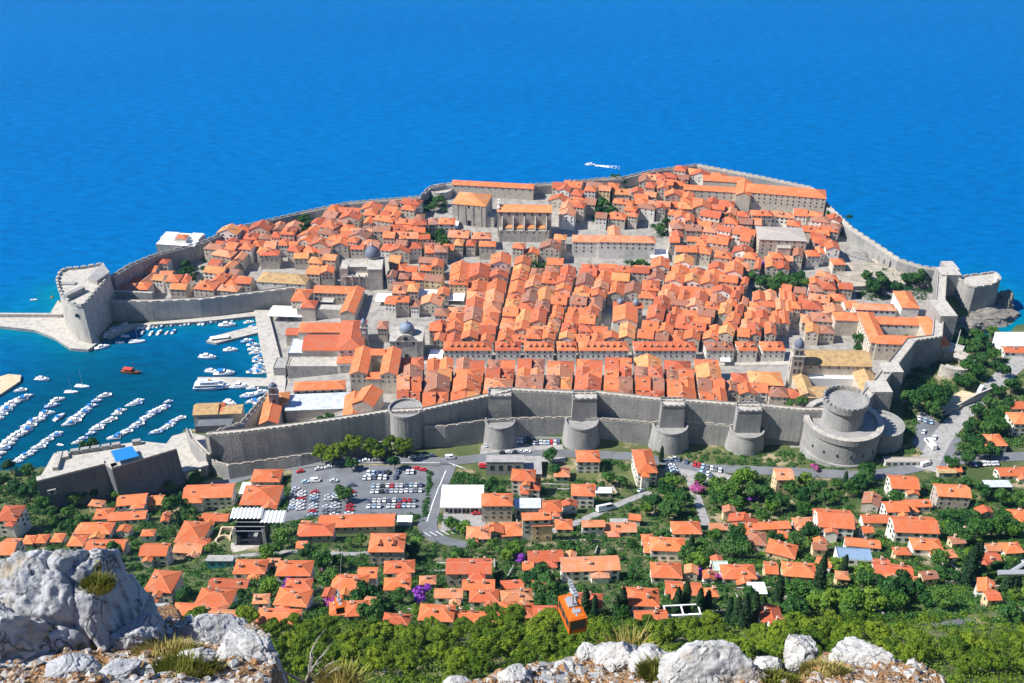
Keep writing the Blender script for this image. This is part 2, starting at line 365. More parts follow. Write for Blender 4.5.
drape('town_stradun', [(398,362),(450,361),(560,361),(690,362),(790,362)], 9, m='walkway', lift=.35)
def paint(pts, w=.25):
    mb = MB(); P = [G(*p) for p in pts]
    for a, b in zip(P, P[1:]):
        a, b = Vector(a), Vector(b); n = int((b-a).length/3)+1
        t = (b-a).normalized(); s = Vector((-t.y, t.x, 0)).normalized()*w
        for i in range(n):
            p, q = a+(b-a)*i/n, a+(b-a)*(i+.98)/n
            mb.face([(c.x, c.y, hland(c.x, c.y)+.42) for c in (p-s, q-s, q+s, p+s)])
    tag(mb.build('road_marking', 'road_paint'), kind='structure')
paint([(446,471),(439,487),(433,503),(427,522)], .28)
paint([(330,463),(400,463),(440,463)], .2)
for i in range(6): paint([(424+i*6,533-i*.6),(431+i*6,537-i*.6)], .3)
for i in range(4): paint([(449+i*3.5,463+i*1.2),(455+i*3.5,466+i*1.2)], .16)

# ------------------------------------------------------------------ ramparts
def rampart(name, label, pts, zb, thick, side=1, parapet=True, m='rampart_stone', merlon=3.4, group=None, cat='city wall', batter=1.0):
    root = empty(name, (pts[0][0], pts[0][1], zb[0] if isinstance(zb, list) else zb)); o0 = root.location.copy()
    tag(root, label, cat, group); n = len(pts); zb = zb if isinstance(zb, list) else [zb]*n
    nor = []
    for i in range(n):
        a = Vector(pts[max(i-1, 0)][:2]); b = Vector(pts[min(i+1, n-1)][:2]); t = (b-a).normalized(); nor.append(Vector((-t.y, t.x))*side)
    def at(i, d, z): return (pts[i][0]+nor[i].x*d-o0.x, pts[i][1]+nor[i].y*d-o0.y, z-o0.z)
    mb = MB()
    for i in range(n-1):
        j = i+1; z0, z1 = pts[i][2], pts[j][2]
        mb.face([at(i, -batter, zb[i]-2), at(j, -batter, zb[j]-2), at(j, 0, z1), at(i, 0, z0)], 0)
        mb.face([at(i, 0, z0), at(j, 0, z1), at(j, thick, z1), at(i, thick, z0)], 1)
        mb.face([at(i, thick, z0), at(j, thick, z1), at(j, thick, zb[j]-2), at(i, thick, zb[i]-2)], 0)
    for i in (0, n-1): mb.face([at(i, -batter, zb[i]-2), at(i, 0, pts[i][2]), at(i, thick, pts[i][2]), at(i, thick, zb[i]-2)], 0)
    mb.build('curtain', [m, 'walkway'], root)
    if parapet:
        pm = MB()
        for i in range(n-1):
            a, b = Vector(at(i, .35, pts[i][2])), Vector(at(i+1, .35, pts[i+1][2])); ln = (b-a).length; k = max(1, int(ln/merlon)); ang = math.atan2(b.y-a.y, b.x-a.x)
            for q in range(k):
                c = a+(b-a)*((q+.5)/k); pm.box(c.x, c.y, c.z-.02, c.z+1.0, ln/k*.995, .6, ang); pm.box(c.x, c.y, c.z+1.0, c.z+1.7, ln/k*.62, .597, ang)
            a, b = Vector(at(i, thick-.3, pts[i][2])), Vector(at(i+1, thick-.3, pts[i+1][2])); c = (a+b)/2
            pm.face([a, b, b+Vector((0, 0, .9)), a+Vector((0, 0, .9))]); 
        pm.build('parapet', 'pale_stone', root)
    return root
def crenel(mb, poly, z, w=2.0, gap=1.3, h=1.5, t=.7):
    n = len(poly)
    for i in range(n):
        a, b = Vector((*poly[i][:2], 0)), Vector((*poly[(i+1) % n][:2], 0)); ln = (b-a).length; k = max(1, int(ln/(w+gap))); ang = math.atan2(b.y-a.y, b.x-a.x)
        for q in range(k):
            c = a+(b-a)*((q+.5)/k); mb.box(c.x, c.y, z-.01, z+.8, ln/k*.996, t, ang); mb.box(c.x, c.y, z+.8, z+h, w*min(1, ln/k/(w+gap)), t-.01, ang)
def lpoly(poly, root): return [(p[0]-root.location.x, p[1]-root.location.y) for p in poly]
lw = rampart('land_wall', 'long grey stone city wall with square towers running behind the tree-lined road', LANDWW, [10,11,12,13,15,17,22,24,25,25,25,25,25,25,24,20], 4.5)
def wall_tower(x0, x1, ytop, ztop, zb, dep=9):
    a, b = W(x0, ytop, ztop), W(x1, ytop, ztop); w = b[0]-a[0]; mb = MB(); l = lw.location
    poly = lpoly([(a[0], a[1]), (b[0], b[1]), (b[0], b[1]+dep), (a[0], a[1]+dep)], lw)
    mb.prism(poly, zb-l.z, ztop-l.z, .9, 0, 1); t = mb.build('tower', ['rampart_stone', 'walkway'], lw)
    c = MB(); crenel(c, [(p[0]*.985+sum(q[0] for q in poly)/4*.015, p[1]*.985+sum(q[1] for q in poly)/4*.015) for p in poly], ztop-l.z); c.build('battlement', 'rampart_stone', t)
wall_tower(488,511,397,43.5,22); wall_tower(573,597,400,44.5,22); wall_tower(662,685,407,44.5,22); wall_tower(738,762,412,44.5,22)
# round tower where the wall bends
c0 = W(404,413,42); mb = MB(); lx, ly, lz = c0[0]-lw.location.x, c0[1]-lw.location.y, lw.location.z
mb.lathe(lx, ly+8, [(11.4, 12-lz), (10.2, 39-lz), (10.6, 39.01-lz), (10.6, 40.6-lz), (9.7, 40.6-lz), (9.7, 39-lz), (.1, 39-lz)], 28); t = mb.build('tower', ['rampart_stone'], lw)
# outer scarp wall with its half-round bastions
OUT = [W(*p) for p in [(424,428,29),(445,428,29),(470,424,30),(486,422,30),(518,420,30),(565,419,30),(600,420,30),(650,424,30),(692,423,30),(728,427,30),(768,427,30),(806,430,30)]]
ow = rampart('outer_scarp_wall', 'lower outer stone wall with round battered bastions in front of the city wall', OUT, [14,14,13,13,13,13,13,13,13,13,13,13], 2.5, merlon=6)
for x, yt, w in [(500,424,30),(582,424,33),(671,428,35),(748,432,34)]:
    c = W(x, yt-2, 31); r = w/2*mpp(c); mb = MB(); l = ow.location
    mb.lathe(c[0]-l.x, c[1]+3-l.y, [(r*1.27, 8-l.z), (r, 29-l.z), (r+.3, 29.3-l.z), (r+.3, 30.6-l.z), (r-.8, 30.6-l.z), (r-.8, 29.1-l.z), (.1, 29.1-l.z)], 26, R(-195), R(15)); mb.build('bastion', 'rampart_stone', ow)
lo = rampart('outer_harbour_wall', 'low grey outer wall with a pale top edge below the wall left of the round tower', [W(*p) for p in [(205,456,15),(215,464,16),(228,467,17),(265,462,18),(300,457,20),(345,450,21),(388,443,22)]], [8,8,9,10,11,12,13], 2.5, merlon=6)
rampart('west_wall', 'stepped sunlit stone wall climbing from the big round fortress to the far sea', WESTWW, [20,18,14,10,6,4], 6.5)
ww = bpy.data.objects['west_wall']
for x0, x1, yt, zt, dep, zb in [(872,893,392,45,13,18),(884,904,372,43,12,16),(941,958,316,41,24,8),(942,962,275,30,14,2)]:
    a, b = W(x0, yt, zt), W(x1, yt, zt); mb = MB(); l = ww.location
    mb.prism(lpoly([a, b, (b[0], b[1]+dep), (a[0], a[1]+dep)], ww), zb-l.z, zt-l.z, .6, 0, 1); mb.build('tower', ['rampart_stone', 'walkway'], ww)
rampart('sea_wall', 'long seaside wall along the far edge of the town above the open sea', SEAWW, [1]*len(SEAWW), 4, side=-1, merlon=6)
rampart('harbour_wall', 'straight grey harbour wall with small boats moored at its foot', [W(*p) for p in [(104,303,17),(150,303,17),(200,301,17),(250,295,17),(295,289,17)]], 2, 5, merlon=8)
rampart('terrace_wall', 'upper terrace wall just above the harbour wall beside the white round parasol', [W(*p) for p in [(108,291,20),(130,292,20),(152,293,20)]], 8, 2, parapet=False)
rampart('moat_wall', 'curved inner harbour wall beside the brown arsenal roofs', [W(*p) for p in [(205,437,31),(222,430,27),(240,424,26),(252,410,24),(262,398,23),(270,392,22)]], 2, 3, side=-1, merlon=5, m='pale_stone')
rampart('bridge_wall', 'jagged pale wall with a ruined top beside the large dark fortress', [W(*p) for p in [(186,430,16),(190,440,17),(197,447,19),(206,456,20)]], 2, 3, side=1, merlon=3)
q = empty('stone_bridge', W(194,478,9)); tag(q, 'small stone arch bridge between the dark fortress and the city wall', 'bridge'); l = q.location
mb = MB(); a, b = W(181,470,16), W(206,463,16)
mb.box((a[0]+b[0])/2-l.x, (a[1]+b[1])/2-l.y, 14.4-l.z, 16-l.z, math.hypot(b[0]-a[0], b[1]-a[1])+2, 5, math.atan2(b[1]-a[1], b[0]-a[0]), 0, 1)
for t in (.1, .9): mb.box(a[0]+(b[0]-a[0])*t-l.x, a[1]+(b[1]-a[1])*t-l.y, 2-l.z, 14.4-l.z, 3, 4.6)
mb.build('deck', ['pale_stone', 'walkway'], q)

# Minceta-like round fortress
c = W(843,421,40); fr = empty('round_fortress', (c[0], c[1], 14)); tag(fr, 'huge two-tier round stone fortress standing at the right end of the city wall', 'fortress'); s = mpp(c); r0 = 37.5*s
mb = MB(); mb.lathe(0, 0, [(r0*1.03, -4), (r0, 12), (r0-.2, 23.5), (r0+.7, 24), (r0+.7, 27.4), (r0-2.6, 27.4), (r0-2.6, 25.6), (5, 25.6)], 56, mi=0); mb.build('lower_drum', ['rampart_stone'], fr)
mb = MB(); mb.lathe(0, 0, [(r0+.75, 27.42), (r0+.75, 27.9), (r0-2.7, 27.9), (r0-2.7, 27.42)], 56); mb.build('rim', 'pale_stone', fr)
r1 = 19.5*s; ut = MB(); ut.lathe(-.5, 1, [(r1*1.03, 25), (r1*.98, 36.5), (r1+1.4, 38), (r1+1.5, 40.9), (r1+.5, 40.9), (r1+.5, 39.7), (.2, 39.7)], 40); u = ut.build('upper_tower', 'rampart_stone', fr)
mb = MB(); n = 26; mb.lathe(-.5, 1, [(r1+1.5, 40.86), (r1+1.5, 41.05), (r1+.5, 41.05), (r1+.5, 40.86)], 40)
for i in range(n):
    a = 2*math.pi*i/n; mb.box(-.5+(r1+1)*math.cos(a), 1+(r1+1)*math.sin(a), 40.88, 43.0, 1.05, 2.1, a)
mb.build('battlement', 'rampart_stone', u)
mb = MB(); mb.lathe(0, 0, [(r0*1.05+.9, -6), (r0*1.02+.4, 9.6), (r0*1.0+.1, 10)], 30, R(-175), R(-58)); mb.build('talus', 'rampart_stone', fr)
for a in np.linspace(-150, -30, 7):
    mb = MB(); mb.box(0, 0, 0, 1.8, .5, 1.0); o = mb.build('gun_port', 'glass_dark', fr); o.location = ((r0)*math.cos(R(a)), r0*math.sin(R(a)), 15); o.rotation_euler = (0, 0, R(a))
mb = MB(); a0 = W(886,428,36); mb.lathe(a0[0]-c[0]-1, a0[1]-c[1]+7, [(16, 2), (14, 19), (14.5, 21), (12.8, 21), (12.8, 19.5), (.1, 19.5)], 26); mb.build('side_bastion', 'rampart_stone', fr)

# harbour fort at the left
fo = empty('harbour_fort', W(82,307,2)); l = fo.location; ZT = 33
tag(fo, 'big pale rounded harbour fort standing at the root of the breakwater', 'fortress')
top = [W(px, py, ZT) for px, py in [(59,290),(57,281),(60,273),(66,270),(80,269),(103,265),(110,277),(96,292),(83,307),(77,306),(70,303),(63,297)]]
mb = MB(); mb.prism(lpoly(top, fo), -3, ZT-2, 2.2, 0, 1); mb.build('bastion', ['pale_stone', 'walkway'], fo)
mb = MB(); crenel(mb, lpoly([(p[0]*.99+fo.location.x*.01+.0, p[1]*.997+fo.location.y*.003) for p in top], fo), ZT-2, 4, 1.2, 2.2, 1.6); mb.build('parapet', 'pale_stone', fo)
for q in [((66,300),(84,291),6),((62,284),(76,284),3)]:
    a, b = W(*q[0], ZT), W(*q[1], ZT); mb = MB(); mb.box((a[0]+b[0])/2-l.x, (a[1]+b[1])/2-l.y, ZT-2.1-l.z+2, ZT+q[2]-4, math.hypot(a[0]-b[0], a[1]-b[1]), 4, math.atan2(b[1]-a[1], b[0]-a[0])); mb.build('gun_platform', ['rampart_stone'], fo)
mb = MB(); p = [W(px, py, ZT+3) for px, py in [(88,279),(103,264),(110,273),(97,282)]]; mb.prism(lpoly(p, fo), ZT-3, ZT+2, 0, 0, 1); mb.build('terrace', ['pale_stone', 'rampart_stone'], fo)
for px, py in [(71,317),(72,326)]:
    p = W(px, py, 20); mb = MB(); mb.box(0, 0, 0, 2.6, 2.0, 1.5); o = mb.build('gun_port', 'glass_dark', fo); yy = W(72,305,ZT)[1]-1.6; o.location = (p[0]*.985-l.x+3, yy-l.y, zat(px, py, yy)-l.z)
def flat_slab(name, pts, z, label=None, cat=None, zb=-3, m=('concrete', 'walkway'), kind='structure'):
    P = [W(px, py, z) for px, py in pts]; mb = MB(); mb.prism([p[:2] for p in P], zb, z, 0, 0, 1); o = mb.build(name, list(m)); tag(o, label, cat, kind=kind); return o
flat_slab('breakwater', [(-160,321),(0,326),(35,330),(55,338),(70,348),(88,349.5),(100,341),(88,318),(62,304),(58,300),(49,315),(0,317),(-160,313)], 2.4)
mb = MB(); a, b = W(-160,313,5), W(62,314,5); mb.box((a[0]+b[0])/2, (a[1]+b[1])/2, 2.3, 5.2, b[0]-a[0], 2.2, math.atan2(b[1]-a[1], b[0]-a[0]), 0, 1); tag(mb.build('breakwater_wall', ['pale_stone', 'walkway']), 'low stone wall along the top of the breakwater left of the harbour fort', 'wall')
flat_slab('quay', [(104,332),(120,325),(200,318),(292,307),(292,312),(200,321.5),(136,325.5),(108,337)], 2.6)
flat_slab('market_quay', [(254,310),(268,310),(286,380),(284,398),(269,394),(266,370),(260,345)], 4.0)
flat_slab('upper_pier', [(206,341),(214,336),(245,328),(262,324),(263,331),(248,335),(216,343)], 1.8)
flat_slab('ferry_pier', [(196,382),(198,377),(230,377),(272,378),(272,386),(232,386)], 1.8)
flat_slab('left_pier', [(-60,395),(8,374),(21,375),(20,381),(2,393),(-60,430)], 1.8, m=('concrete', 'sand'))
flat_slab('moat_quay', [(160,452),(172,436),(186,432),(206,436),(214,474),(182,486),(170,480)], 7.0, m=('pale_stone', 'walkway'))

# Revelin-like fortress in the left foreground
ZR, ZB = 36, 7
rv = empty('dark_fortress', W(105,519,ZB)); l = rv.location; tag(rv, 'massive fortress with a shaded blue-grey front and a blue canopy on its roof', 'fortress')
rp = [W(px, py, ZR) for px, py in [(37,482.5),(105,465),(112,469.5),(177,450),(169,444),(141,441),(70,452),(54,453)]]
mb = MB(); mb.prism(lpoly(rp, rv), -3, ZR-l.z, 1.6, 0, 1); mb.build('bastion', ['shade_toned_stone', 'walkway'], rv)
mb = MB(); q = [W(px, py, ZR+3) for px, py in [(70,450),(142,439),(142,436.8),(70,447.5)]]
for i in range(7):
    if i in (5,): continue
    a = Vector(q[0])+(Vector(q[1])-Vector(q[0]))*(i/7); b = Vector(q[0])+(Vector(q[1])-Vector(q[0]))*((i+.82)/7); cc = (a+b)/2; mb.box(cc.x-l.x, cc.y-l.y, ZR-l.z-.1, ZR-l.z+2.8, (b-a).length, 2.6, math.atan2(b.y-a.y, b.x-a.x))
mb.build('parapet', 'rampart_stone', rv)
mb = MB(); e = [rp[0], rp[1], rp[2], rp[3]]
for a, b in zip(e, e[1:]):
    a, b = Vector(a), Vector(b); cc = (a+b)/2; t = (b-a).normalized(); nn = Vector((-t.y, t.x, 0)); cc = cc+nn*2.2; mb.box(cc.x-l.x, cc.y-l.y, ZR-l.z+.005, ZR-l.z+1.1, (b-a).length-.2, 4.2, math.atan2(b.y-a.y, b.x-a.x))
mb.build('rim', 'walkway', rv)
for (x0, y0, x1, y1, hh, w) in [(55,468,60,452,2.5,3),(60,455,68,453,2.0,6)]:
    a, b = W(x0, y0, ZR+2), W(x1, y1, ZR+2); mb = MB(); mb.box((a[0]+b[0])/2-l.x, (a[1]+b[1])/2-l.y, ZR-l.z-.1, ZR-l.z+hh, math.hypot(a[0]-b[0], a[1]-b[1]), w, math.atan2(b[1]-a[1], b[0]-a[0])); mb.build('gun_platform', 'pale_stone', rv)
A, B = Vector(rp[0]), Vector(rp[3])
for px, py in [(52,492),(69,504),(95,498.5),(121,491.5),(145,484.5)]:
    t = (W(px, py, 22)[0]-A.x)/(B.x-A.x); yy = A.y+(B.y-A.y)*t-1.0; z = zat(px, py, yy); xx = ray(px, py)[0]*yy/ray(px, py)[1]
    mb = MB(); mb.box(0, .2, -1.5, 1.5, 4.4, .7, 0, 0); mb.box(0, -.2, -.7, .7, 2.2, .35, 0, 1); o = mb.build('gun_port', ['pale_stone', 'glass_dark'], rv); o.location = (xx-l.x, yy-l.y, z-l.z); o.rotation_euler = (0, 0, math.atan2(B.y-A.y, B.x-A.x))
bc = [W(px, py, ZR+4) for px, py in [(111,451),(132,446),(139,456),(116,462)]]
cn = empty('canopy', bc[0]); tag(cn, 'bright blue tensioned canopy on the roof of the dark fortress', 'canopy'); l = cn.location
mb = MB(); mb.prism(lpoly(bc, cn), -.15, .1); mb.build('awning', 'pool_blue', cn)
for p in bc:
    mb = MB(); mb.tube((p[0]-l.x, p[1]-l.y, -3.9), (p[0]-l.x, p[1]-l.y, -.15), .12); mb.build('post', 'metal_grey', cn)

# sea fort at the far right, rock below it
bk = empty('sea_fort', W(985,300,2)); l = bk.location; tag(bk, 'rounded sea fort on a rock at the far right with a white terrace', 'fortress')
tp = [W(px, py, 26) for px, py in [(958,279),(968,286),(975,288),(990,286),(1000,281),(1000,277),(994,273),(980,275),(968,276)]]
mb = MB(); mb.prism(lpoly(tp, bk), -3, 26-l.z, 1.5, 0, 1); mb.build('bastion', ['rampart_stone', 'walkway'], bk)
mb = MB(); crenel(mb, lpoly(tp, bk), 26-l.z, 5, .5, 1.6, 1); mb.build('parapet', 'pale_stone', bk)
mb = MB(); a = W(997,277,30); mb.lathe(a[0]-l.x, a[1]-l.y, [(1.2, 24-l.z), (1.2, 29-l.z), (1.5, 29-l.z), (.05, 31-l.z)], 10); mb.build('turret', 'white_paint', bk)
for px0, px1, yt, z, yb in [(948,960,270,27,9)]:
    a, b = W(px0, yt, z), W(px1, yt, z); mb = MB(); mb.prism(lpoly([a, b, (b[0], b[1]+16), (a[0], a[1]+16)], bk), -3, z-l.z, .5, 0, 1); mb.build('tower', ['rampart_stone', 'walkway'], bk)
def rock_lump(name, c, rx, ry, rz, seed, label, m='seawall_rock', sub=4):
    me = bpy.data.meshes.new(name); import bmesh as bmm
    bm = bmm.new(); bmm.ops.create_icosphere(bm, subdivisions=sub, radius=1)
    for v in bm.verts:
        p = v.co*1.4+Vector((seed*7.1, seed*3.3, seed)); k = 1+.35*noise.fractal(p, 1, 2, 5)+.2*abs(noise.noise(p*2.3)); v.co = Vector((v.co.x*rx*k, v.co.y*ry*k, v.co.z*rz*k))
    bm.to_mesh(me); bm.free(); me.materials.append(MATS[m]); o = link(name, me, None, c); tag(o, label, 'rock'); return o
rock_lump('sea_rock', W(985,316,1), 22, 14, 6, 1, 'dark rocky foot below the rounded sea fort')
rock_lump('sea_rock', W(1003,305,2), 8, 9, 10, 2, 'pale pointed rock standing in the sea beside the rounded sea fort')
rock_lump('sea_rock', W(968,326,3), 14, 8, 5, 3, 'low dark rock at the mouth of the small right-hand cove')
# round barbican by the west gate
bb = empty('barbican', W(950,385,18)); l = bb.location; tag(bb, 'curved pale stone barbican outside the west wall beside dark trees', 'barbican')
mb = MB(); c = W(953,364,22); mb.lathe(c[0]-l.x, c[1]-l.y, [(15, -8), (14, 12-l.z+12), (14, 14-l.z+12), (12.5, 14-l.z+12), (12.5, 12-l.z+12), (6, 12-l.z+12)], 26, R(-150), R(70)); mb.build('curtain', 'pale_stone', bb)
mb = MB(); c = W(955,350,24); mb.prism(lpoly([W(px, py, 24) for px, py in [(944,352),(962,352),(965,346),(950,342)]], bb), -10, 24-l.z, .5, 0, 1); mb.build('terrace', ['pale_stone', 'walkway'], bb)
fp = empty('flagpole', W(955,352,24)); tag(fp, 'tall pale flagpole on the curved barbican terrace', 'flagpole'); mb = MB(); mb.tube((0, 0, 0), (0, 0, 18), .4, 8, .2); mb.lathe(0, 0, [(.8, 0), (.8, .6), (.1, .6)], 10); mb.build('pole', 'white_paint', fp)
rampart('ramp_wall', 'diagonal grey retaining wall rising beside the sandy slope right of the fortress', [W(*p) for p in [(943,416,23),(960,404,24),(978,394,26),(998,386,27)]], [14,14,14,14], 1, parapet=False)
flat_slab('sandy_slope', [(938,412),(958,408),(976,394),(962,390),(948,398)], 23, zb=10, m=('sand', 'sand'))
# ------------------------------------------------------------------ houses
def win_mesh(w, h, sh):
    mb = MB(); mb.box(0, 0, -h/2-.12, h/2+.12, w+.26, .10, 0, 0); mb.box(0, -.07, -h/2, h/2, w, .06, 0, 1)
    if sh:
        for s in (-1, 1): mb.box(s*(w/2+.28), -.06, -h/2, h/2, .5, .07, 0, 2)
    return mb.mesh('window', ['pale_stone', 'glass_dark', 'shutter'])
WIN = {'a': win_mesh(.95, 1.5, False), 'b': win_mesh(1.0, 1.5, True), 'c': win_mesh(1.5, 1.5, False), 'd': win_mesh(1.6, 3.2, False)}
def chim_mesh(h, w):
    mb = MB(); mb.box(0, 0, -1.2, h, w, w*.8); mb.box(0, 0, h, h+.18, w+.25, w*.8+.25); mb.box(0, 0, h+.18, h+.5, w*.6, w*.5, 0, 1); return mb.mesh('chimney', ['house_wall', 'roof_tile'])
CHIM = [chim_mesh(1.3, .8), chim_mesh(1.9, .95), chim_mesh(1.0, 1.3)]
def dormer_mesh():
    mb = MB(); w, h = 1.7, 1.5
    mb.box(0, 1.2, -.6, h, w, 2.6, 0, 0); mb.box(0, -.12, .25, h-.15, w*.6, .06, 0, 2)
    mb.face([(-w*.65, -.4, h-.05), (w*.0, -.4, h+.75), (0, 3.0, h+.75), (-w*.65, 3.0, h-.05)], 1); mb.face([(0, -.4, h+.75), (w*.65, -.4, h-.05), (w*.65, 3.0, h-.05), (0, 3.0, h+.75)], 1)
    mb.face([(-w*.5, -.1, h), (w*.5, -.1, h), (0, -.1, h+.68)], 0); return mb.mesh('dormer', ['house_wall', 'roof_tile', 'glass_dark'])
DORM = dormer_mesh()
def shell(mw, mr, x, y, w, d, h, kind, k, below, ov=.45, rot=0, zb=0):
    c, n = math.cos(rot), math.sin(rot)
    def T(a, b, z): return (x+a*c-b*n, y+a*n+b*c, zb+z)
    w2, d2 = w/2, d/2; q = [(-w2, -d2), (w2, -d2), (w2, d2), (-w2, d2)]
    for i in range(4): j = (i+1) % 4; mw.face([T(*q[i], -below), T(*q[j], -below), T(*q[j], h), T(*q[i], h)], 0)
    if kind == 'flat':
        mw.face([T(*p, h-.5) for p in q], 0); th = .35
        for i in range(4):
            a, b = q[i], q[(i+1) % 4]; mr.face([T(*a, h), T(*b, h), T(b[0]*.96, b[1]*.95, h), T(a[0]*.96, a[1]*.95, h)], 0); mr.face([T(a[0]*.96, a[1]*.95, h), T(b[0]*.96, b[1]*.95, h), T(b[0]*.96, b[1]*.95, h-.45), T(a[0]*.96, a[1]*.95, h-.45)], 0)
        mr.face([T(p[0]*.96, p[1]*.95, h-.45) for p in q], 0); return 0
    W2, D2 = w2+ov, d2+ov; t = .22
    t0 = mr.tint if hasattr(mr, 'tint') else (1, 1, 1)
    def cap(a, b, wd):      # pale mortared ridge / verge tiles
        mr.tint = tuple(min(1.6, q*1.28+.06) for q in t0); A, B = Vector(T(*a)), Vector(T(*b)); dd = (B-A); n2 = Vector((-dd.y, dd.x, 0))
        if n2.length < 1e-6: mr.tint = t0; return
        n2 = n2.normalized()*wd; up = Vector((0, 0, .09)); mr.face([A-n2-up*.3, B-n2-up*.3, B+up, A+up]); mr.face([A+up, B+up, B+n2-up*.3, A+n2-up*.3]); mr.tint = t0
    if kind in ('gx', 'gy'):
        if kind == 'gx':
            rise = d2*k; e = h-ov*k
            lo, hi = [(-W2, -D2, e), (W2, -D2, e), (W2, 0, h+rise), (-W2, 0, h+rise)], [(-W2, 0, h+rise), (W2, 0, h+rise), (W2, D2, e), (-W2, D2, e)]
            mw.face([T(-w2, -d2, h), T(-w2, d2, h), T(-w2, 0, h+rise)], 0); mw.face([T(w2, -d2, h), T(w2, d2, h), T(w2, 0, h+rise)], 0)
        else:
            rise = w2*k; e = h-ov*k
            lo, hi = [(0, -D2, h+rise), (0, D2, h+rise), (-W2, D2, e), (-W2, -D2, e)], [(0, D2, h+rise), (0, -D2, h+rise), (W2, -D2, e), (W2, D2, e)]
            mw.face([T(-w2, -d2, h), T(w2, -d2, h), T(0, -d2, h+rise)], 0); mw.face([T(-w2, d2, h), T(w2, d2, h), T(0, d2, h+rise)], 0)
        if kind == 'gx': cap((-W2, 0, h+rise+t+.02), (W2, 0, h+rise+t+.02), .3)
        else: cap((0, -D2, h+rise+t+.02), (0, D2, h+rise+t+.02), .3)
        for Q in (lo, hi):
            up = [T(a, b, z+t) for a, b, z in Q]; dn = [T(a, b, z) for a, b, z in Q]
            mr.face(up, 0); mr.face(dn[::-1], 0)
            for i in range(4): j = (i+1) % 4; mr.face([dn[i], dn[j], up[j], up[i]], 0)
        return rise
    if kind == 'hx' or kind == 'hy':
        m = min(w2, d2)+ov; e = h-ov*k; rise = m*k; zt = e+rise+t
        if kind == 'hx': rx = max(W2-m, 0); A, B = (-rx, 0, zt), (rx, 0, zt)
        else: ry = max(D2-m, 0); A, B = (0, -ry, zt), (0, ry, zt)
        C = [(-W2, -D2, e), (W2, -D2, e), (W2, D2, e), (-W2, D2, e)]; Ct = [(a, b, z+t) for a, b, z in C]
        mr.face([T(*p) for p in C[::-1]], 0)
        for i in range(4): j = (i+1) % 4; mr.face([T(*C[i]), T(*C[j]), T(*Ct[j]), T(*Ct[i])], 0)
        if kind == 'hx': F = [[Ct[0], Ct[1], B, A], [Ct[1], Ct[2], B], [Ct[2], Ct[3], A, B], [Ct[3], Ct[0], A]]
        else: F = [[Ct[0], Ct[1], A], [Ct[1], Ct[2], B, A], [Ct[2], Ct[3], B], [Ct[3], Ct[0], A, B]]
        for ff in F: mr.face([T(*p) for p in ff], 0)
        if (Vector(A)-Vector(B)).length > .5: cap(Vector(A)+Vector((0, 0, .02)), Vector(B)+Vector((0, 0, .02)), .28)
        for ci, ap in zip(Ct, (A, B, B, A) if kind == 'hx' else (A, A, B, B)): cap(Vector(ci)+Vector((0, 0, .03)), Vector(ap)+Vector((0, 0, .03)), .22)
        return rise-ov*k
ROOFT = [((1, 1, 1), 'orange'), ((1.15, 1.15, 1.1), 'bright orange'), ((.80, .74, .85), 'dark orange'), ((1.02, 1.5, 1.9), 'pale orange'), ((1.05, 1.55, 1.45), 'yellowish orange'), ((.58, .95, 1.5), 'weathered brown')]
WALLT = [((1, 1, 1), 'stone'), ((1.38, 1.48, 1.62), 'pale'), ((1.58, 1.76, 2.0), 'white'), ((.85, .85, .88), 'grey'), ((1.25, 1.1, .8), 'ochre')]
def house(name, x, y, z, w, d, h, rot, kind, roof=0, wall=0, k=.45, below=4, win='a', floors=2, chim=1, dorm=0, roofmat='roof_tile', sides=True, wallmat='house_wall', rng=random, back=False):
    root = empty(name, (x, y, z), rot); mw, mr = MB(), MB(); mw.tint = WALLT[wall][0]
    j = rng.uniform(.8, 1.14); rt = ROOFT[roof][0] if roofmat in ('roof_tile', 'grey_roof') else (1, 1, 1); mr.tint = tuple(a*j for a in rt)
    rise = shell(mw, mr, 0, 0, w, d, h, kind, k, below)
    mw.build('wall', [wallmat], root); ro = mr.build('roof', [roofmat], root)
    nf = 0
    for f in range(floors):
        zz = h-1.5-f*3.1
        if zz < .4: break
        n = max(1, int(w/3.7)) if w > 4 else 1
        for i in range(n):
            if rng.random() < .1: continue
            link('window', WIN[win], root, ((i+.5)/n*w-w/2, -d/2-.03, zz))
        if sides:
            n = max(1, int(d/3.6))
            for i in range(n):
                for s in (-1, 1):
                    if rng.random() < .25: continue
                    link('window', WIN[win], root, (s*(w/2+.03), (i+.5)/n*d-d/2, zz), s*R(90))
    def rz(a, b):
        if kind == 'gx' or kind == 'hx': return h+(d/2-abs(b))*k
        return h+(w/2-abs(a))*k
    if kind != 'flat':
        for i in range(chim):
            a, b = rng.uniform(-.36, .36)*w, rng.uniform(-.3, .36)*d
            zc = rz(a, b)
            if kind[0] == 'h': zc = min(zc, h+(w/2-abs(a))*k, h+(d/2-abs(b))*k)
            link('chimney', CHIM[rng.randrange(3)], ro, (a, b, zc+.1))
        if dorm and kind in ('gx', 'hx'):
            for i in range(dorm): link('dormer', DORM, ro, ((i+.5)/dorm*w*.8-w*.4, -d*.30, h+d*.2*k-.2))
        elif dorm and kind == 'hy': link('dormer', DORM, ro, (0, -d*.36, h+min(w, d)*.14*k))
    return root
KN = {'gx': 'gabled', 'gy': 'gabled', 'hx': 'hip-roofed', 'hy': 'hip-roofed', 'flat': 'flat-roofed'}
FOOT = []      # world footprints (x, y, radius) that trees keep clear of
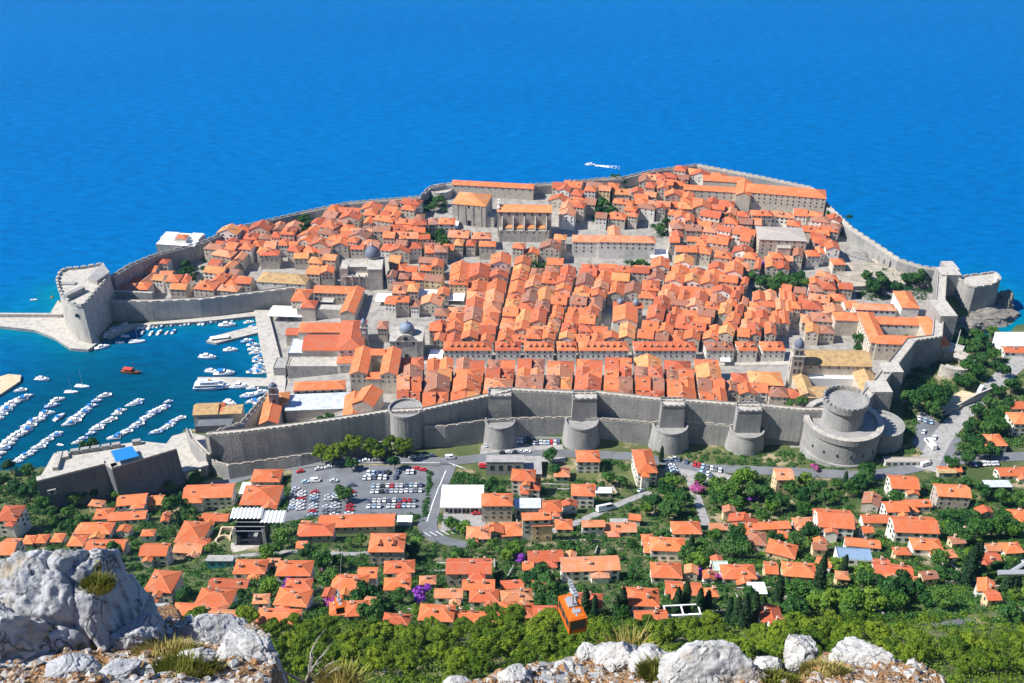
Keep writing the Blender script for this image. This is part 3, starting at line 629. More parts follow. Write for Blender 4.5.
def phouse(x0, x1, yt, ye, yb, kind='hx', rot=0, roof=0, wall=0, k=.42, win='a', floors=3, chim=2, dorm=0, roofmat='roof_tile', name='house', zone=None, label=None, cat='house', group=None, z=None, hmin=2.4):
    cx = (x0+x1)/2; b = W(cx, yb, z) if z is not None else G(cx, yb); s = mpp(b); w = (x1-x0)*s
    rot = R(rot); ze = zat(cx, ye, b[1]); h = max(hmin, ze-b[2]); ze = b[2]+h
    yfar = W(cx, yt, ze)[1]
    if kind == 'gy':
        d = yfar-b[1]; dep = math.atan2(CAMH-ze, b[1]); d -= k*w/2/math.tan(dep)
    elif kind in ('hx', 'hy', 'gx', 'flat'): d = yfar-b[1]
    ov = 0 if kind == 'flat' else .45; w = max(3.2, w-2*ov); d = max(4.5, min(d-2*ov, 45)); 
    if rot: w = w*(1-abs(math.sin(rot))*.3)
    cy = b[1]+.3+d/2; zg = min(hland(b[0], b[1]), hland(b[0], b[1]+d)) if z is None else b[2]-2
    rng = random.Random(int(x0*13+yt*7)); o = house(name, b[0]*cy/b[1] if False else b[0], cy, b[2], w, d, h, rot, kind, roof, wall, k, b[2]-zg+2.5, win, floors, chim, dorm, roofmat, rng=rng)
    FOOT.append((b[0], cy, math.hypot(w, d)/2*.86))
    if zone and w > 10 and kind != 'flat' and rng.random() < .6:      # a lower projecting wing with its own roof
        mw2, mr2 = MB(), MB(); mw2.tint = WALLT[wall][0]; mr2.tint = tuple(q*rng.uniform(.85, 1.12) for q in ROOFT[roof][0]); aw = w*rng.uniform(.3, .45)
        shell(mw2, mr2, rng.choice([-1, 1])*(w-aw)/2*rng.uniform(.3, 1), -d/2-.8, aw, 4.5, max(2.2, h-rng.uniform(.5, 1.6)), rng.choice(['gy', 'hy', 'hx']), k, 5, .35); mw2.build('wing_wall', 'house_wall', o); mr2.build('wing_roof', 'roof_tile', o)
    if label: tag(o, label, cat, group)
    elif zone:
        later(o, f'{ROOFT[roof][1] if roofmat=="roof_tile" else "grey-tiled"} {KN[kind]} house with {WALLT[wall][1]} walls', 'house', (b[0], cy, b[2]+h), cat, group); o['zone'] = zone
    return o
G_SUB = 'houses on the green slope below the city wall'
SUB = '''0 22 505 521 537 hx 0 2 ch2|0 17 538 555 566 gx 0 1 ch1|117 147 494 505 514 gx 8 1 2|93 112 508 519 523 hx 5 0 0|108 146 511 520 524 gx 5 0 0|75 112 522 534 541 hx 0 1 1|68 85 535 546 552 hx 0 1 1|85 125 539 551 556 gx 0 0 0
141 169 543 556 567 gx 0 0 1|184 234 484 498 510 gx 3 0 1|251 281 469 482 489 hx 0 0 0|240 279 485 505 511 hy 0 0 0|175 205 521 543 548 hx -4 0 1|173 203 543 553 558 gx -4 3 3|201 229 513 521 525 gx -3 0 0|147 177 570 592 606 hx -6 0 0|150 159 590 604 612 gy -6 0 0
233 266 559 574 579 hx 0 1 1|266 280 558 566 571 gx 0 3 1|276 312 560 576 584 hx 0 0 0|208 249 578 589 592 gx -3 2 3|195 233 588 606 611 hx -4 0 1|171 226 603 616 622 hx -3 0 0|209 238 611 620 628 gx -3 3 2|285 312 578 589 595 hx 0 2 1|274 310 588 606 612 hx -6 1 1|255 300 608 624 630 hx -3 0 1
318 395 514 527 534 gx 2 0 3|297 334 523 536 543 hx 2 2 3|296 307 543 550 552 gx 0 1 0|369 405 533 552 566 hx 0 0 3 d2|383 415 560 573 578 hx 4 0 0|383 411 577 590 594 hx 3 1 1|331 368 574 590 597 hx 0 0 1|358 378 567 578 590 gx 0 1 1|328 346 601 617 620 hy 8 1 1|345 368 600 616 623 hx 4 0 1
382 410 613 627 630 hx -5 2 0|446 492 558 574 588 gx 0 2 3|462 495 579 590 596 gx 0 1 0|434 463 588 598 604 gx 0 3 2|469 499 589 602 607 hx 0 2 0|418 455 604 621 627 hx -4 0 1|450 498 613 622 626 gx -3 0 0
481 513 493 506 522 hx 0 0 3|511 536 469 481 496 hx -4 0 1|520 541 477 490 498 hx -4 2 1|538 562 500 512 521 hx 4 0 1|521 551 512 520 541 gx 3 0 1|531 553 519 526 541 gx 3 0 4|483 504 522 534 541 gy 4 0 3|501 524 522 536 541 hx 4 0 3|466 491 526 539 544 hx 0 3 1|555 573 519 530 533 hx 0 0 1
581 605 520 527 536 gx 2 3 2|576 600 450 462 473 hx 0 0 1|554 570 467 477 482 hx 0 3 1|571 595 484 496 508 hx -3 0 1|604 637 522 533 536 gx 2 3 1|527 564 550 562 569 gx 3 2 2|560 620 556 571 582 gx 3 3 2|500 524 580 589 593 gx 5 2 0|500 533 589 601 607 hx 6 3 4|497 534 602 618 622 hx -3 0 1|533 557 605 619 622 gx 0 2 1
570 586 592 607 611 hy 4 2 1|586 603 593 607 618 hy -5 2 3|522 534 565 571 574 gx 0 0 0|635 656 449 473 487 hy 3 0 1|672 702 521 534 538 hx 0 0 0|650 686 537 551 560 hx -3 1 1|644 664 541 553 557 hx -3 0 1|651 683 562 578 584 hx -3 0 1|665 703 581 595 599 gx -6 0 1|622 660 587 606 617 hx -4 0 1|634 668 614 622 625 gx 3 0 2
722 757 564 579 584 hx 0 0 1|713 729 561 571 577 flat 0 4 4|709 728 524 530 535 gx 0 3 0|731 762 523 531 534 gx 3 0 0|760 791 521 529 533 gx 4 1 4|748 768 531 545 552 hx -10 5 1|727 760 511 525 530 gy -20 2 3|759 783 603 623 631 gy 2 2 2|769 798 622 630 634 gx 3 2 2
817 854 509 528 541 gx -6 0 2|767 800 541 556 561 hx -22 0 4|845 881 538 547 552 gx -8 0 2|838 873 548 560 566 flat -5 5 2|862 889 514 523 528 gx 0 0 0|774 792 468 480 495 gx 0 3 4|793 815 517 525 530 hx 4 3 1|863 883 490 506 513 gy -25 5 3
890 919 475 489 498 gx -4 1 1|935 969 484 497 510 gx -5 1 3|884 908 501 512 520 gx 3 0 2|905 931 499 507 513 gx 2 0 2|893 938 516 533 543 gx -3 0 1|912 943 538 550 556 hx -4 0 2|998 1030 467 476 480 gx 2 0 0|983 1006 434 446 453 hx 3 1 1|1010 1040 412 424 436 hx 0 1 1|1008 1030 401 409 414 hx 0 0 1|1010 1036 509 520 524 hx 0 0 1
765 779 561 574 578 gx -4 0 4|783 818 562 577 583 hx -6 1 4|815 834 560 566 573 gx -30 0 2|873 914 563 577 584 gx -10 2 2|886 920 574 585 588 gx -10 3 4|979 998 576 594 598 gy -22 1 2|974 1001 552 563 566 gx 0 2 0|1003 1024 542 554 557 hx 4 1 1|986 1004 546 552 555 gx 0 3 3|148 163 495 505 511 gx 4 4 4|160 169 511 522 525 gy 5 0 0|0 20 582 592 600 hx 0 0 1
938 962 466 472 476 gx 0 0 0|1003 1040 346 353 359 gx -3 0 2|885 930 457 462 466 flat 0 0 0'''
def build_suburb():
    for ln in SUB.split('\n'):
        for it in ln.split('|'):
            t = it.split(); a = [float(q) for q in t[:5]]; kd = t[5]; rot, rf, wl = float(t[6]), int(t[7]) , int(t[8]) if len(t) > 8 and t[8].isdigit() else 0
            wl = 1 if wl == 0 and int(a[0]+a[2]) % 3 else wl
            dm = 2 if 'd2' in t else 0
            big = a[1]-a[0] > 30
            phouse(*a, kind=kd, rot=rot, roof=rf, wall=wl, chim=2 if big else 1, dorm=dm, zone='sub', group=G_SUB, win='b' if wl in (1, 2) else 'a', roofmat='roof_tile' if kd != 'flat' else 'grey_roof')
for a in [('the dark fortress', 105, 495), ('the open-air stage', 250, 530), ('the car park', 350, 500), ('the white-roofed pavilion', 461, 495), ('the orange cable car', 572, 610), ('the round bastions', 640, 450), ('the round fortress', 843, 440), ('the stair lane', 697, 505), ('the white-walled gabled house', 838, 525), ('the tall cypress on the right', 969, 565), ('the big white-gabled house', 469, 572), ('the two square villas', 930, 490), ('the small pool', 752, 576), ('the boulder', 80, 590), ('the west car park', 930, 445)]: anchor('sub', *a)
build_suburb()
ar = random.Random(77); na = 0; GW = []
for _ in range(900):            # little annexes and garden walls squeezed between the villas
    if na >= 38: break
    qx, qy = ar.uniform(10, 1015), ar.uniform(486, 612)
    if (qx < 160 and qy > 540) or (275 < qx < 450 and qy < 522): continue
    g = G(qx, qy); r = 4.0
    if any(math.hypot(g[0]-fx, g[1]-fy) < fr+r+.5 for fx, fy, fr in FOOT) or not any(math.hypot(g[0]-fx, g[1]-fy) < fr+r+9 for fx, fy, fr in FOOT): continue
    if any(math.hypot(g[0]-a[0], g[1]-a[1]) < w+r+1 for path, w in ROADS for a in path[::2]) or any(inpoly(g[0], g[1], q) for q in LOTS): continue
    wpx = ar.uniform(11, 18); phouse(qx-wpx/2, qx+wpx/2, qy-ar.uniform(8, 11), qy-ar.uniform(0, 2)-2.5, qy+3, ar.choice(['gx', 'hx', 'gy', 'gx']), ar.uniform(-10, 8), ar.choice([0, 0, 2, 3, 5]), ar.choice([0, 1, 2, 4]), chim=ar.choice([0, 1]), floors=1, zone='sub', group=G_SUB); na += 1
nw = 0
for _ in range(900):
    if nw >= 44: break
    qx, qy = ar.uniform(170, 1015), ar.uniform(486, 618); g = G(qx, qy); L_ = ar.uniform(9, 20); rt = R(ar.choice([ar.uniform(-14, 6), ar.uniform(70, 100)]))
    if (275 < qx < 450 and qy < 522): continue
    e0 = [(g[0]+math.cos(rt)*L_*t, g[1]+math.sin(rt)*L_*t) for t in (-.5, -.25, 0, .25, .5)]
    if any(math.hypot(p[0]-fx, p[1]-fy) < fr+.8 for p in e0 for fx, fy, fr in FOOT) or any(math.hypot(p[0]-a[0], p[1]-a[1]) < w+1.5 for p in e0 for path, w in ROADS for a in path[::2]) or any(inpoly(p[0], p[1], q) for p in e0 for q in LOTS): continue
    o = empty('garden_wall', g); mb = MB()
    for a, b2 in zip(e0, e0[1:]):
        za, zb_ = hland(*a)-g[2], hland(*b2)-g[2]; nx_, ny_ = -math.sin(rt)*.25, math.cos(rt)*.25; P = lambda q, sg, z: (q[0]-g[0]+sg*nx_, q[1]-g[1]+sg*ny_, z)
        mb.face([P(a, -1, za-1), P(b2, -1, zb_-1), P(b2, -1, zb_+1.7), P(a, -1, za+1.7)]); mb.face([P(b2, 1, zb_-1), P(a, 1, za-1), P(a, 1, za+1.7), P(b2, 1, zb_+1.7)]); mb.face([P(a, -1, za+1.7), P(b2, -1, zb_+1.7), P(b2, 1, zb_+1.7), P(a, 1, za+1.7)])
    mb.build('masonry', 'pale_stone', o); later(o, 'low pale garden wall', 'garden wall', g, 'garden wall', 'garden walls between the houses'); o['zone'] = 'sub'; nw += 1
for i, (x, y) in enumerate([(28, 541), (41, 540), (57, 539)]):
    phouse(x-6, x+6, y-6, y+3, y+7, 'hx', 0, 1, 0, chim=0, floors=1, name='garden_pavilion', label=['leftmost', 'middle', 'rightmost'][i]+' of three small orange hip-roofed pavilions near the left edge', cat='pavilion', group='small orange pavilions in a row')
def part_box(root, name, m, *a, **k):
    mb = MB(); mb.box(*a, **k); return mb.build(name, m, root)
# white pavilion with flat roof and open front
b = G(462, 513); s = mpp(b); pv = empty('pavilion', (b[0], b[1]+8, b[2])); tag(pv, 'long white flat-roofed pavilion with a glazed front beside the road junction', 'pavilion'); FOOT.append((b[0], b[1]+8, 13))
part_box(pv, 'wall', 'house_wall', 0, 0, -4, 5, 41*s, 16); part_box(pv, 'roof', 'white_paint', 0, -.5, 5, 5.7, 43*s, 19)
for i in range(8): part_box(pv, 'window', 'glass_dark', (i-3.5)*2.3, -8.05, .8, 4.2, 1.7, .1)
for i in range(5): part_box(pv, 'post', 'white_paint', (i-2)*4.6, -9.5, -1, 5, .3, .3)
def flatb(x0, x1, yt, ye, yb, label, m='concrete', rm='concrete', cat='building', name='flat_roofed_building', wins=4, rot=0, z=None):
    cx = (x0+x1)/2; b = G(cx, yb) if z is None else W(cx, yb, z); s = mpp(b); w = (x1-x0)*s; ze = zat(cx, ye, b[1]); h = max(2.4, ze-b[2]); d = max(4, W(cx, yt, b[2]+h)[1]-b[1])
    o = empty(name, (b[0], b[1]+d/2, b[2]), R(rot)); tag(o, label, cat); FOOT.append((b[0], b[1]+d/2, math.hypot(w, d)/2*.85))
    part_box(o, 'wall', m, 0, 0, -5, h-.35, w-.4, d-.4); part_box(o, 'roof', rm, 0, 0, h-.35, h, w, d)
    for i in range(wins): part_box(o, 'window', 'glass_dark', ((i+.5)/wins-.5)*w*.9, -d/2+.15, h*.35, h*.72, w/wins*.4, .1)
    return o
flatb(486, 524, 455, 462, 475, 'long grey flat-roofed building with dark front beside the upper car park')
flatb(519, 542, 456, 474, 478, 'grey flat-roofed block right of the long grey flat-roofed building')
flatb(514, 541, 498, 508, 520, 'grey flat roof between two orange hip-roofed houses near the pavilion', rm='metal_roof')
flatb(239, 251, 482, 494, 497, 'small white flat-roofed box beside the L-shaped orange roof', 'white_paint', 'white_paint', wins=1)
flatb(207, 234, 557, 561, 568, 'low teal-walled flat building below the playground', 'teal_paint', 'concrete', wins=3)
flatb(749, 767, 582, 595, 598, 'small white flat roof below the little blue pool', 'white_paint', 'white_paint', wins=1)
flatb(1003, 1034, 332, 346, 356, 'white block with terrace at the right edge above the cove road', 'white_paint', 'white_paint', wins=3)
flatb(595, 612, 487, 493, 498, 'small white flat roof left of the diagonal lane', 'house_wall', 'white_paint', wins=1)
flatb(610, 628, 520, 524, 527, 'low concrete garden shed behind the long pinkish roof', 'concrete', 'concrete', wins=1)
flatb(984, 1010, 480, 487, 496, 'dark low shelter with a curved grey roof at the right edge', 'black_paint', 'metal_roof', wins=0)
flatb(340, 360, 516, 520, 524, 'white awning roof at the right end of the long orange roof', 'white_paint', 'white_cloth', wins=0) if False else None
flatb(397, 412, 515, 522, 526, 'white flat awning at the right end of the long orange roof', 'white_paint', 'white_cloth', wins=0)
flatb(938, 956, 470, 473, 478, 'pale low wall-sided store beside the road below the west car park', 'pale_stone', 'tan_roof', wins=1)
# little pool
b = G(752, 577); mb = MB(); mb.box(0, 0, -.3, .5, 6, 4.5, 0, 0); p = empty('pool', b); tag(p, 'little bright blue swimming pool beside an ochre terrace', 'pool'); mb.build('basin', 'pale_stone', p); part_box(p, 'pool_water', 'pool_blue', 0, 0, .5, .56, 5, 3.5); FOOT.append((b[0], b[1], 5))
# white pergola frame
b = G(683, 622); p = empty('pergola', b, R(4)); tag(p, 'white square-framed pergola at the edge of the pine wood', 'pergola'); FOOT.append((b[0], b[1]+2, 9))
part_box(p, 'wall', 'white_paint', 0, 3, -1, 1, 14, .3)
for i in range(3): part_box(p, 'post', 'white_paint', (i-1)*6.5, 0, -1, 3, .5, .5); part_box(p, 'beam', 'white_paint', (i-1)*6.5, 2.5, 3, 3.4, .5, 5.6)
part_box(p, 'beam', 'white_paint', 0, 0, 3.41, 3.8, 14, .5); part_box(p, 'beam', 'white_paint', 0, 5, 3.41, 3.8, 14, .5)
# open-air stage with ribbed white canopies
b = G(250, 548); st = empty('open_air_stage', b); tag(st, 'open-air stage with ribbed white canopies over dark steel scaffolding', 'stage'); s = mpp(b); FOOT.append((b[0], b[1]+12, 17)); FOOT.append((b[0]+10, b[1]+14, 10)); FOOT.append((b[0], b[1]+2, 12))
part_box(st, 'stage_floor', 'black_paint', 0, 7, -2, 1.2, 15, 12); part_box(st, 'backdrop', 'black_paint', 0, 13.5, 0, 10.5, 15, 1); part_box(st, 'side_curtain', 'black_paint', -7.1, 9, 0, 10, .3, 8); part_box(st, 'side_curtain', 'black_paint', 7.1, 9, 0, 10, .3, 8); part_box(st, 'speaker_stack', 'black_paint', -5.6, 2.5, 1.2, 5, 1.6, 1.4); part_box(st, 'speaker_stack', 'black_paint', 5.6, 2.5, 1.2, 5, 1.6, 1.4); part_box(st, 'drum_riser', 'metal_grey', 0, 8, 1.2, 1.9, 5, 3)
mb = MB(); mb.lathe(0, 3, [(10, -2), (10, .7), (8, .9), (.1, .9)], 24, R(180), R(360)); mb.build('apron', 'pale_stone', st)
for sx in (-7.5, 7.5):
    for yy in (1.5, 12.5):
        mb = MB()
        for a, c in ((-.5, -.5), (.5, -.5), (.5, .5), (-.5, .5)): mb.tube((sx+a, yy+c, -2), (sx+a, yy+c, 11.5), .12)
        for i in range(8): mb.tube((sx-.5, yy-.5, i*1.4), (sx+.5, yy-.5, i*1.4+1.4), .07); mb.tube((sx-.5, yy+.5, i*1.4+1.4), (sx-.5, yy-.5, i*1.4), .07)
        mb.build('truss', 'metal_grey', st)
for x0, n, zz, dd, yc in ((-10.5, 8, 11.6, 7, 12), (5, 6, 10.2, 8, 11)):
    mb = MB()
    for i in range(n):
        xa = x0+i*2.0; V = [(xa, yc-dd/2, zz), (xa+1, yc-dd/2, zz+.75), (xa+2, yc-dd/2, zz)]
        for p0, p1 in ((0, 1), (1, 2)):
            a, c = V[p0], V[p1]; mb.face([a, c, (c[0], yc+dd/2, c[2]+1), (a[0], yc+dd/2, a[2]+1)])
            mb.face([(a[0], a[1], a[2]-.12), (a[0], yc+dd/2, a[2]+.88), (c[0], yc+dd/2, c[2]+.88), (c[0], c[1], c[2]-.12)])
    mb.build('canopy', 'metal_roof' if False else 'white_paint', st)
for i in range(4): part_box(st, 'light_bar', 'metal_grey', 0, 2+i*3, 9.2+i*.3, 9.5+i*.3, 15.5, .3)
b = G(223, 541); pl = empty('ruin', b); tag(pl, 'sandy ring of low foundation walls left of the open-air stage', 'ruin'); mb = MB(); FOOT.append((b[0], b[1]+2, 7))
mb.lathe(0, 0, [(4.2, -1), (4.2, .9), (3.3, .9), (3.3, -1)], 12); mb.box(-3, 6, -1, .8, .8, 8); mb.box(3, 6, -1, .8, .8, 8); mb.box(0, 10, -1, .9, 7, .8); mb.build('foundation', 'sand', pl)

# ------------------------------------------------------------------ landmark buildings inside the walls
BLOCK = []     # px polygons kept free of ordinary houses
def blk(x0, y0, x1, y1): BLOCK.append((x0, y0, x1, y1))
def zT(px, py): 
    g = G(px, py); return g
def landmark(name, label, cat, px, py, rot=0, z=None):
    g = G(px, py) if z is None else W(px, py, z); o = empty(name, g, R(rot)); tag(o, label, cat); return o, mpp(g)
def wing(root, x, y, w, d, h, kind, roof=0, wall=0, k=.45, rot=0, below=6, rm='roof_tile', wm='house_wall', win=None, floors=2, step=3.4, sides=True, zb=0):
    mw, mr = MB(), MB(); mw.tint = WALLT[wall][0]; mr.tint = ROOFT[roof][0] if rm in ('roof_tile',) else (1, 1, 1)
    shell(mw, mr, x, y, w, d, h, kind, k, below, .4, R(rot), zb); mw.build('wall', [wm], root); r = mr.build('roof', [rm], root)
    if win:
        c, n = math.cos(R(rot)), math.sin(R(rot))
        for f in range(floors):
            zz = zb+h-1.6-f*3.4
            N = max(1, int(w/step))
            for i in range(N):
                a, b = (i+.5)/N*w-w/2, -d/2-.04; link('window', WIN[win], root, (x+a*c-b*n, y+a*n+b*c, zz), R(rot))
            if sides:
                N = max(1, int(d/step/1.2))
                for i in range(N):
                    for sg in (-1, 1):
                        a, b = sg*(w/2+.04), (i+.5)/N*d-d/2; link('window', WIN[win], root, (x+a*c-b*n, y+a*n+b*c, zz), R(rot)+sg*R(90))
    return r
def dome(root, x, y, z, r, hd, drum, name='dome', m='lead_dome', n=28, lantern=True):
    mb = MB(); mb.lathe(x, y, [(r*1.04, z), (r*1.04, z+drum*.15), (r, z+drum*.16), (r, z+drum*.9), (r*1.1, z+drum*.92), (r*1.1, z+drum)], n); mb.build('drum', 'pale_stone', root)
    for i in range(8):
        a = 2*math.pi*(i+.5)/8; link('window', WIN['a'], root, (x+math.cos(a)*(r+.02), y+math.sin(a)*(r+.02), z+drum*.52), a+R(90))
    mb = MB(); mb.lathe(x, y, [(r*1.05*math.cos(t), z+drum+hd*math.sin(t)) for t in np.linspace(0, math.pi/2*.95, 9)], n); d = mb.build(name, m, root)
    if lantern: mb = MB(); mb.lathe(x, y, [(r*.16, z+drum+hd*.97), (r*.16, z+drum+hd*1.25), (r*.2, z+drum+hd*1.27), (.03, z+drum+hd*1.5)], 10); mb.build('lantern', 'pale_stone', d)
# cathedral
c, s = landmark('cathedral', 'pale stone cathedral with a dark grey dome and a flat balustraded nave roof', 'church', 366, 292)
u = s
wing(c, -6*u, 10, 34*u, 13, 12, 'flat', wm='pale_stone', rm='walkway', win='a', floors=1); wing(c, -3*u, 16, 40*u, 9, 17, 'gx', wm='pale_stone', rm='walkway', k=.3, below=6); wing(c, 10*u, 12, 14*u, 22, 20, 'gx', wm='pale_stone', rm='walkway', k=.25); wing(c, -22*u, 14, 8*u, 16, 18, 'flat', wm='pale_stone', rm='walkway')
for i in range(5): part_box(c, 'buttress', 'pale_stone', (-20+i*7)*u, 3.5, -2, 14, 1, 1.4)
dome(c, 6*u, 18, 19, 6.2, 7, 6, m='dark_dome'); blk(334, 262, 388, 302); anchor('town', 'the cathedral dome', 370, 250)
# domed church on the main square
c, s = landmark('domed_church', 'square pale church with a blue dome and curved front gable', 'church', 407, 362); u = s
wing(c, 0, 11, 32*u, 20, 17, 'flat', wm='pale_stone', rm='tan_roof', win='d', floors=1, step=8); dome(c, 0, 12, 16.5, 5, 5.2, 4)
mb = MB(); pts = [(-8, 17), (8, 17)]+[(8*math.cos(t)*.85, 17+5.2*math.sin(t)) for t in np.linspace(.15, math.pi-.15, 9)]
mb.face([(x, .6, z) for x, z in pts]); mb.face([(x, 2.0, z) for x, z in pts][::-1])
for i in range(len(pts)): a, b = pts[i], pts[(i+1) % len(pts)]; mb.face([(a[0], .6, a[1]), (b[0], .6, b[1]), (b[0], 2, b[1]), (a[0], 2, a[1])])
g = mb.build('gable', 'pale_stone', c); mb = MB(); mb.lathe(0, 0, [(.1, 0), (1.7, 0), (1.7, .1), (.1, .1)], 16); w = mb.build('window', 'glass_dark', c, (0, .5, 19)); w.rotation_euler = (R(90), 0, 0)
part_box(c, 'door', 'black_paint', 0, .85, 0, 6, 2.6, .3)
for sx in (-7, 7): part_box(c, 'pilaster', 'pale_stone', sx, .8, -1, 17, 1.2, .5)
part_box(c, 'cornice', 'pale_stone', 0, 11, 16.4, 17.1, 33.5*u, 21.2); blk(386, 318, 432, 366); anchor('town', 'the blue-domed church', 407, 335)
# tall church with hipped roof at the far side, long range behind it
c, s = landmark('tall_church', 'tall bare-walled pale church with a ribbed orange hip roof near the far wall', 'church', 469, 226, -12); u = s
wing(c, 0, 14, 34*u, 27, 20, 'hy', roof=4, wm='pale_stone', k=.4, win='d', floors=1, step=8); wing(c, 20*u, 8, 10*u, 12, 9, 'flat', wm='pale_stone', rm='walkway'); part_box(c, 'door', 'black_paint', 0, .4, 0, 5, 3, .3)
for i in range(4): part_box(c, 'pilaster', 'pale_stone', (-12+i*8)*u, .35, -1, 19.5, 1.2, .5)
blk(448, 196, 492, 228); anchor('town', 'the tall bare-walled church', 466, 205)
c, s = landmark('long_range', 'long low building with an orange roof along the far wall behind two churches', 'building', 492, 199, -8); wing(c, 0, 8, 82*s, 10, 11, 'gx', roof=1, wall=0, win='a', floors=1, step=6); blk(452, 180, 532, 200)
# buttressed church
c, s = landmark('buttressed_church', 'long church with an orange roof, stone buttresses and a white bell gable', 'church', 524, 243, -2); u = s
wing(c, 0, 17, 54*u, 16, 25, 'gx', roof=4, wm='pale_stone', k=.35, win='d', floors=1, step=6, sides=False); wing(c, 0, 6, 50*u, 9, 11, 'flat', wm='pale_stone', rm='pale_stone', win='a', floors=1, step=5)
for i in range(5):
    mb = MB(); x = (-22+i*11)*u; mb.prism([(x-.5, 1.5), (x+.5, 1.5), (x+.5, 10.4), (x-.5, 10.4)], 9, [11.5, 11.5, 23, 23]); mb.build('buttress', 'pale_stone', c)
    if i < 4: wing(c, (-16.5+i*11)*u, 7.5, 8*u, 6, 12, 'gx', roof=4, k=.4, below=2)
mb = MB(); mb.prism([(-27*u, 11), (-25*u, 11), (-25*u, 23), (-27*u, 23)], 0, 28); mb.box(-26*u, 17, 27.9, 31, 1.6, 5); mb.box(-26*u, 17, 31, 33, 1.5, 2); mb.build('bell_gable', 'white_paint', c)
blk(498, 208, 556, 246); anchor('town', 'the buttressed church', 525, 218)
# long schoolhouse
c, s = landmark('long_schoolhouse', 'very long pale building with a pinkish orange roof and a taller cross wing', 'building', 612, 260, -3); u = s
wing(c, -21*u, 9, 38*u, 13, 15, 'hx', roof=3, wall=1, win='a', floors=3, step=6); wing(c, 14*u, 8, 56*u, 13, 16, 'hx', roof=3, wall=1, win='a', floors=2, step=5); wing(c, 2*u, 22, 12*u, 20, 15.5, 'gy', roof=3, wall=0); blk(566, 230, 657, 264); anchor('town', 'the very long pale schoolhouse', 612, 240)
# barracks along the far right wall
c, s = landmark('long_barracks', 'long barracks with a plain orange roof at the far right corner of the wall', 'building', 778, 213, -13); wing(c, 4, 9, 78*s, 20, 18, 'hx', roof=1, wall=0, win='a', floors=3, step=5, k=.4); wing(c, -36*s, 12, 14*s, 34, 16, 'gy', roof=1); blk(740, 180, 818, 219); anchor('town', 'the long far barracks', 780, 195)
c, s = landmark('long_barracks', 'lower long orange-roofed range left of the far barracks', 'building', 712, 203, -9); wing(c, 0, 7, 58*s, 11, 11, 'gx', roof=1, wall=0, win='a', floors=2, step=6); wing(c, 10*s, 30, 40*s, 12, 12, 'gx', roof=1, wall=0); blk(690, 190, 744, 206)
c, s = landmark('stone_seminary', 'big square stone building with a flat brownish-grey roof on the right hillside', 'building', 780, 261, -5); wing(c, 0, 13, 46*s, 26, 19, 'hx', rm='grey_roof', wall=0, k=.12, win='a', floors=4, step=6); wing(c, 1, -1, 13*s, 6, 14, 'gx', rm='grey_roof', wall=0, k=.2); blk(757, 236, 806, 265); anchor('town', 'the grey-roofed seminary', 780, 245)
# convent round a court at the right
c, s = landmark('convent', 'bright orange-roofed convent built round a long planted courtyard by the west wall', 'convent', 905, 361, -4); u = s
wing(c, 2*u, 7, 66*u, 12, 13, 'hx', roof=1, wall=0, win='a', floors=2, step=5); wing(c, 4*u, 38, 62*u, 11, 11, 'hx', roof=1, wall=1, win='a', floors=1, step=5); wing(c, -28*u, 24, 16*u, 44, 13, 'hy', roof=1, wall=0, win='a', floors=2); wing(c, 32*u, 22, 18*u, 40, 13, 'hy', roof=1)
wing(c, -47*u, 44, 26*u, 12, 10, 'hx', roof=1); wing(c, -12*u, 62, 42*u, 10, 9, 'hx', roof=3, wall=1, win='c', floors=1, step=4); wing(c, 23*u, 70, 18*u, 26, 12, 'hy', roof=1, wall=1)
blk(842, 278, 948, 374); anchor('town', 'the courtyard convent', 895, 330)
# monastery with tan roofs and bell tower
c, s = landmark('monastery', 'monastery with long tan-tiled roofs and a white cloister beside the bell tower', 'monastery', 838, 404, -2); u = s
wing(c, 1*u, 33, 76*u, 20, 15, 'gx', rm='tan_roof', wall=0, win='a', floors=1, step=6); wing(c, -33*u, 14, 15*u, 34, 8, 'gy', rm='tan_roof'); wing(c, -2*u, 3, 74*u, 13, 7, 'gx', rm='tan_roof', k=.35); wing(c, 31*u, 16, 20*u, 36, 10, 'gy', rm='tan_roof'); wing(c, -1*u, 21, 48*u, 4, 7.5, 'flat', wm='white_paint', rm='white_paint')
blk(782, 350, 885, 408); anchor('town', 'the tan-roofed monastery', 835, 370)
c, s = landmark('bell_tower', 'tall square stone bell tower with a small dark cap beside the tan-roofed monastery', 'tower', 792, 388, -4); q = 11.5*s
part_box(c, 'shaft', 'pale_stone', 0, 0, -3, 27, q, q); part_box(c, 'cornice', 'pale_stone', 0, 0, 27, 27.6, q+1, q+1); part_box(c, 'belfry', 'pale_stone', 0, 0, 27.6, 33, q-1.2, q-1.2)
mb = MB(); mb.lathe(0, 0, [(3.3, 33), (3.3, 34.5), (3.0, 36), (2.1, 37.6), (.6, 38.6), (.1, 40)], 16); mb.build('cap', 'dark_dome', c)
for f in (16, 22, 30):
    for sx in (-1.4, 1.4): link('window', WIN['d'], c, (sx, -q/2-.05+(.6 if f == 30 else 0), f))
    for sx in (-1, 1): link('window', WIN['d'], c, (sx*(q/2+.03-(.6 if f == 30 else 0)), 0, f), sx*R(90))
blk(782, 340, 804, 392); anchor('town', 'the stone bell tower', 793, 340)
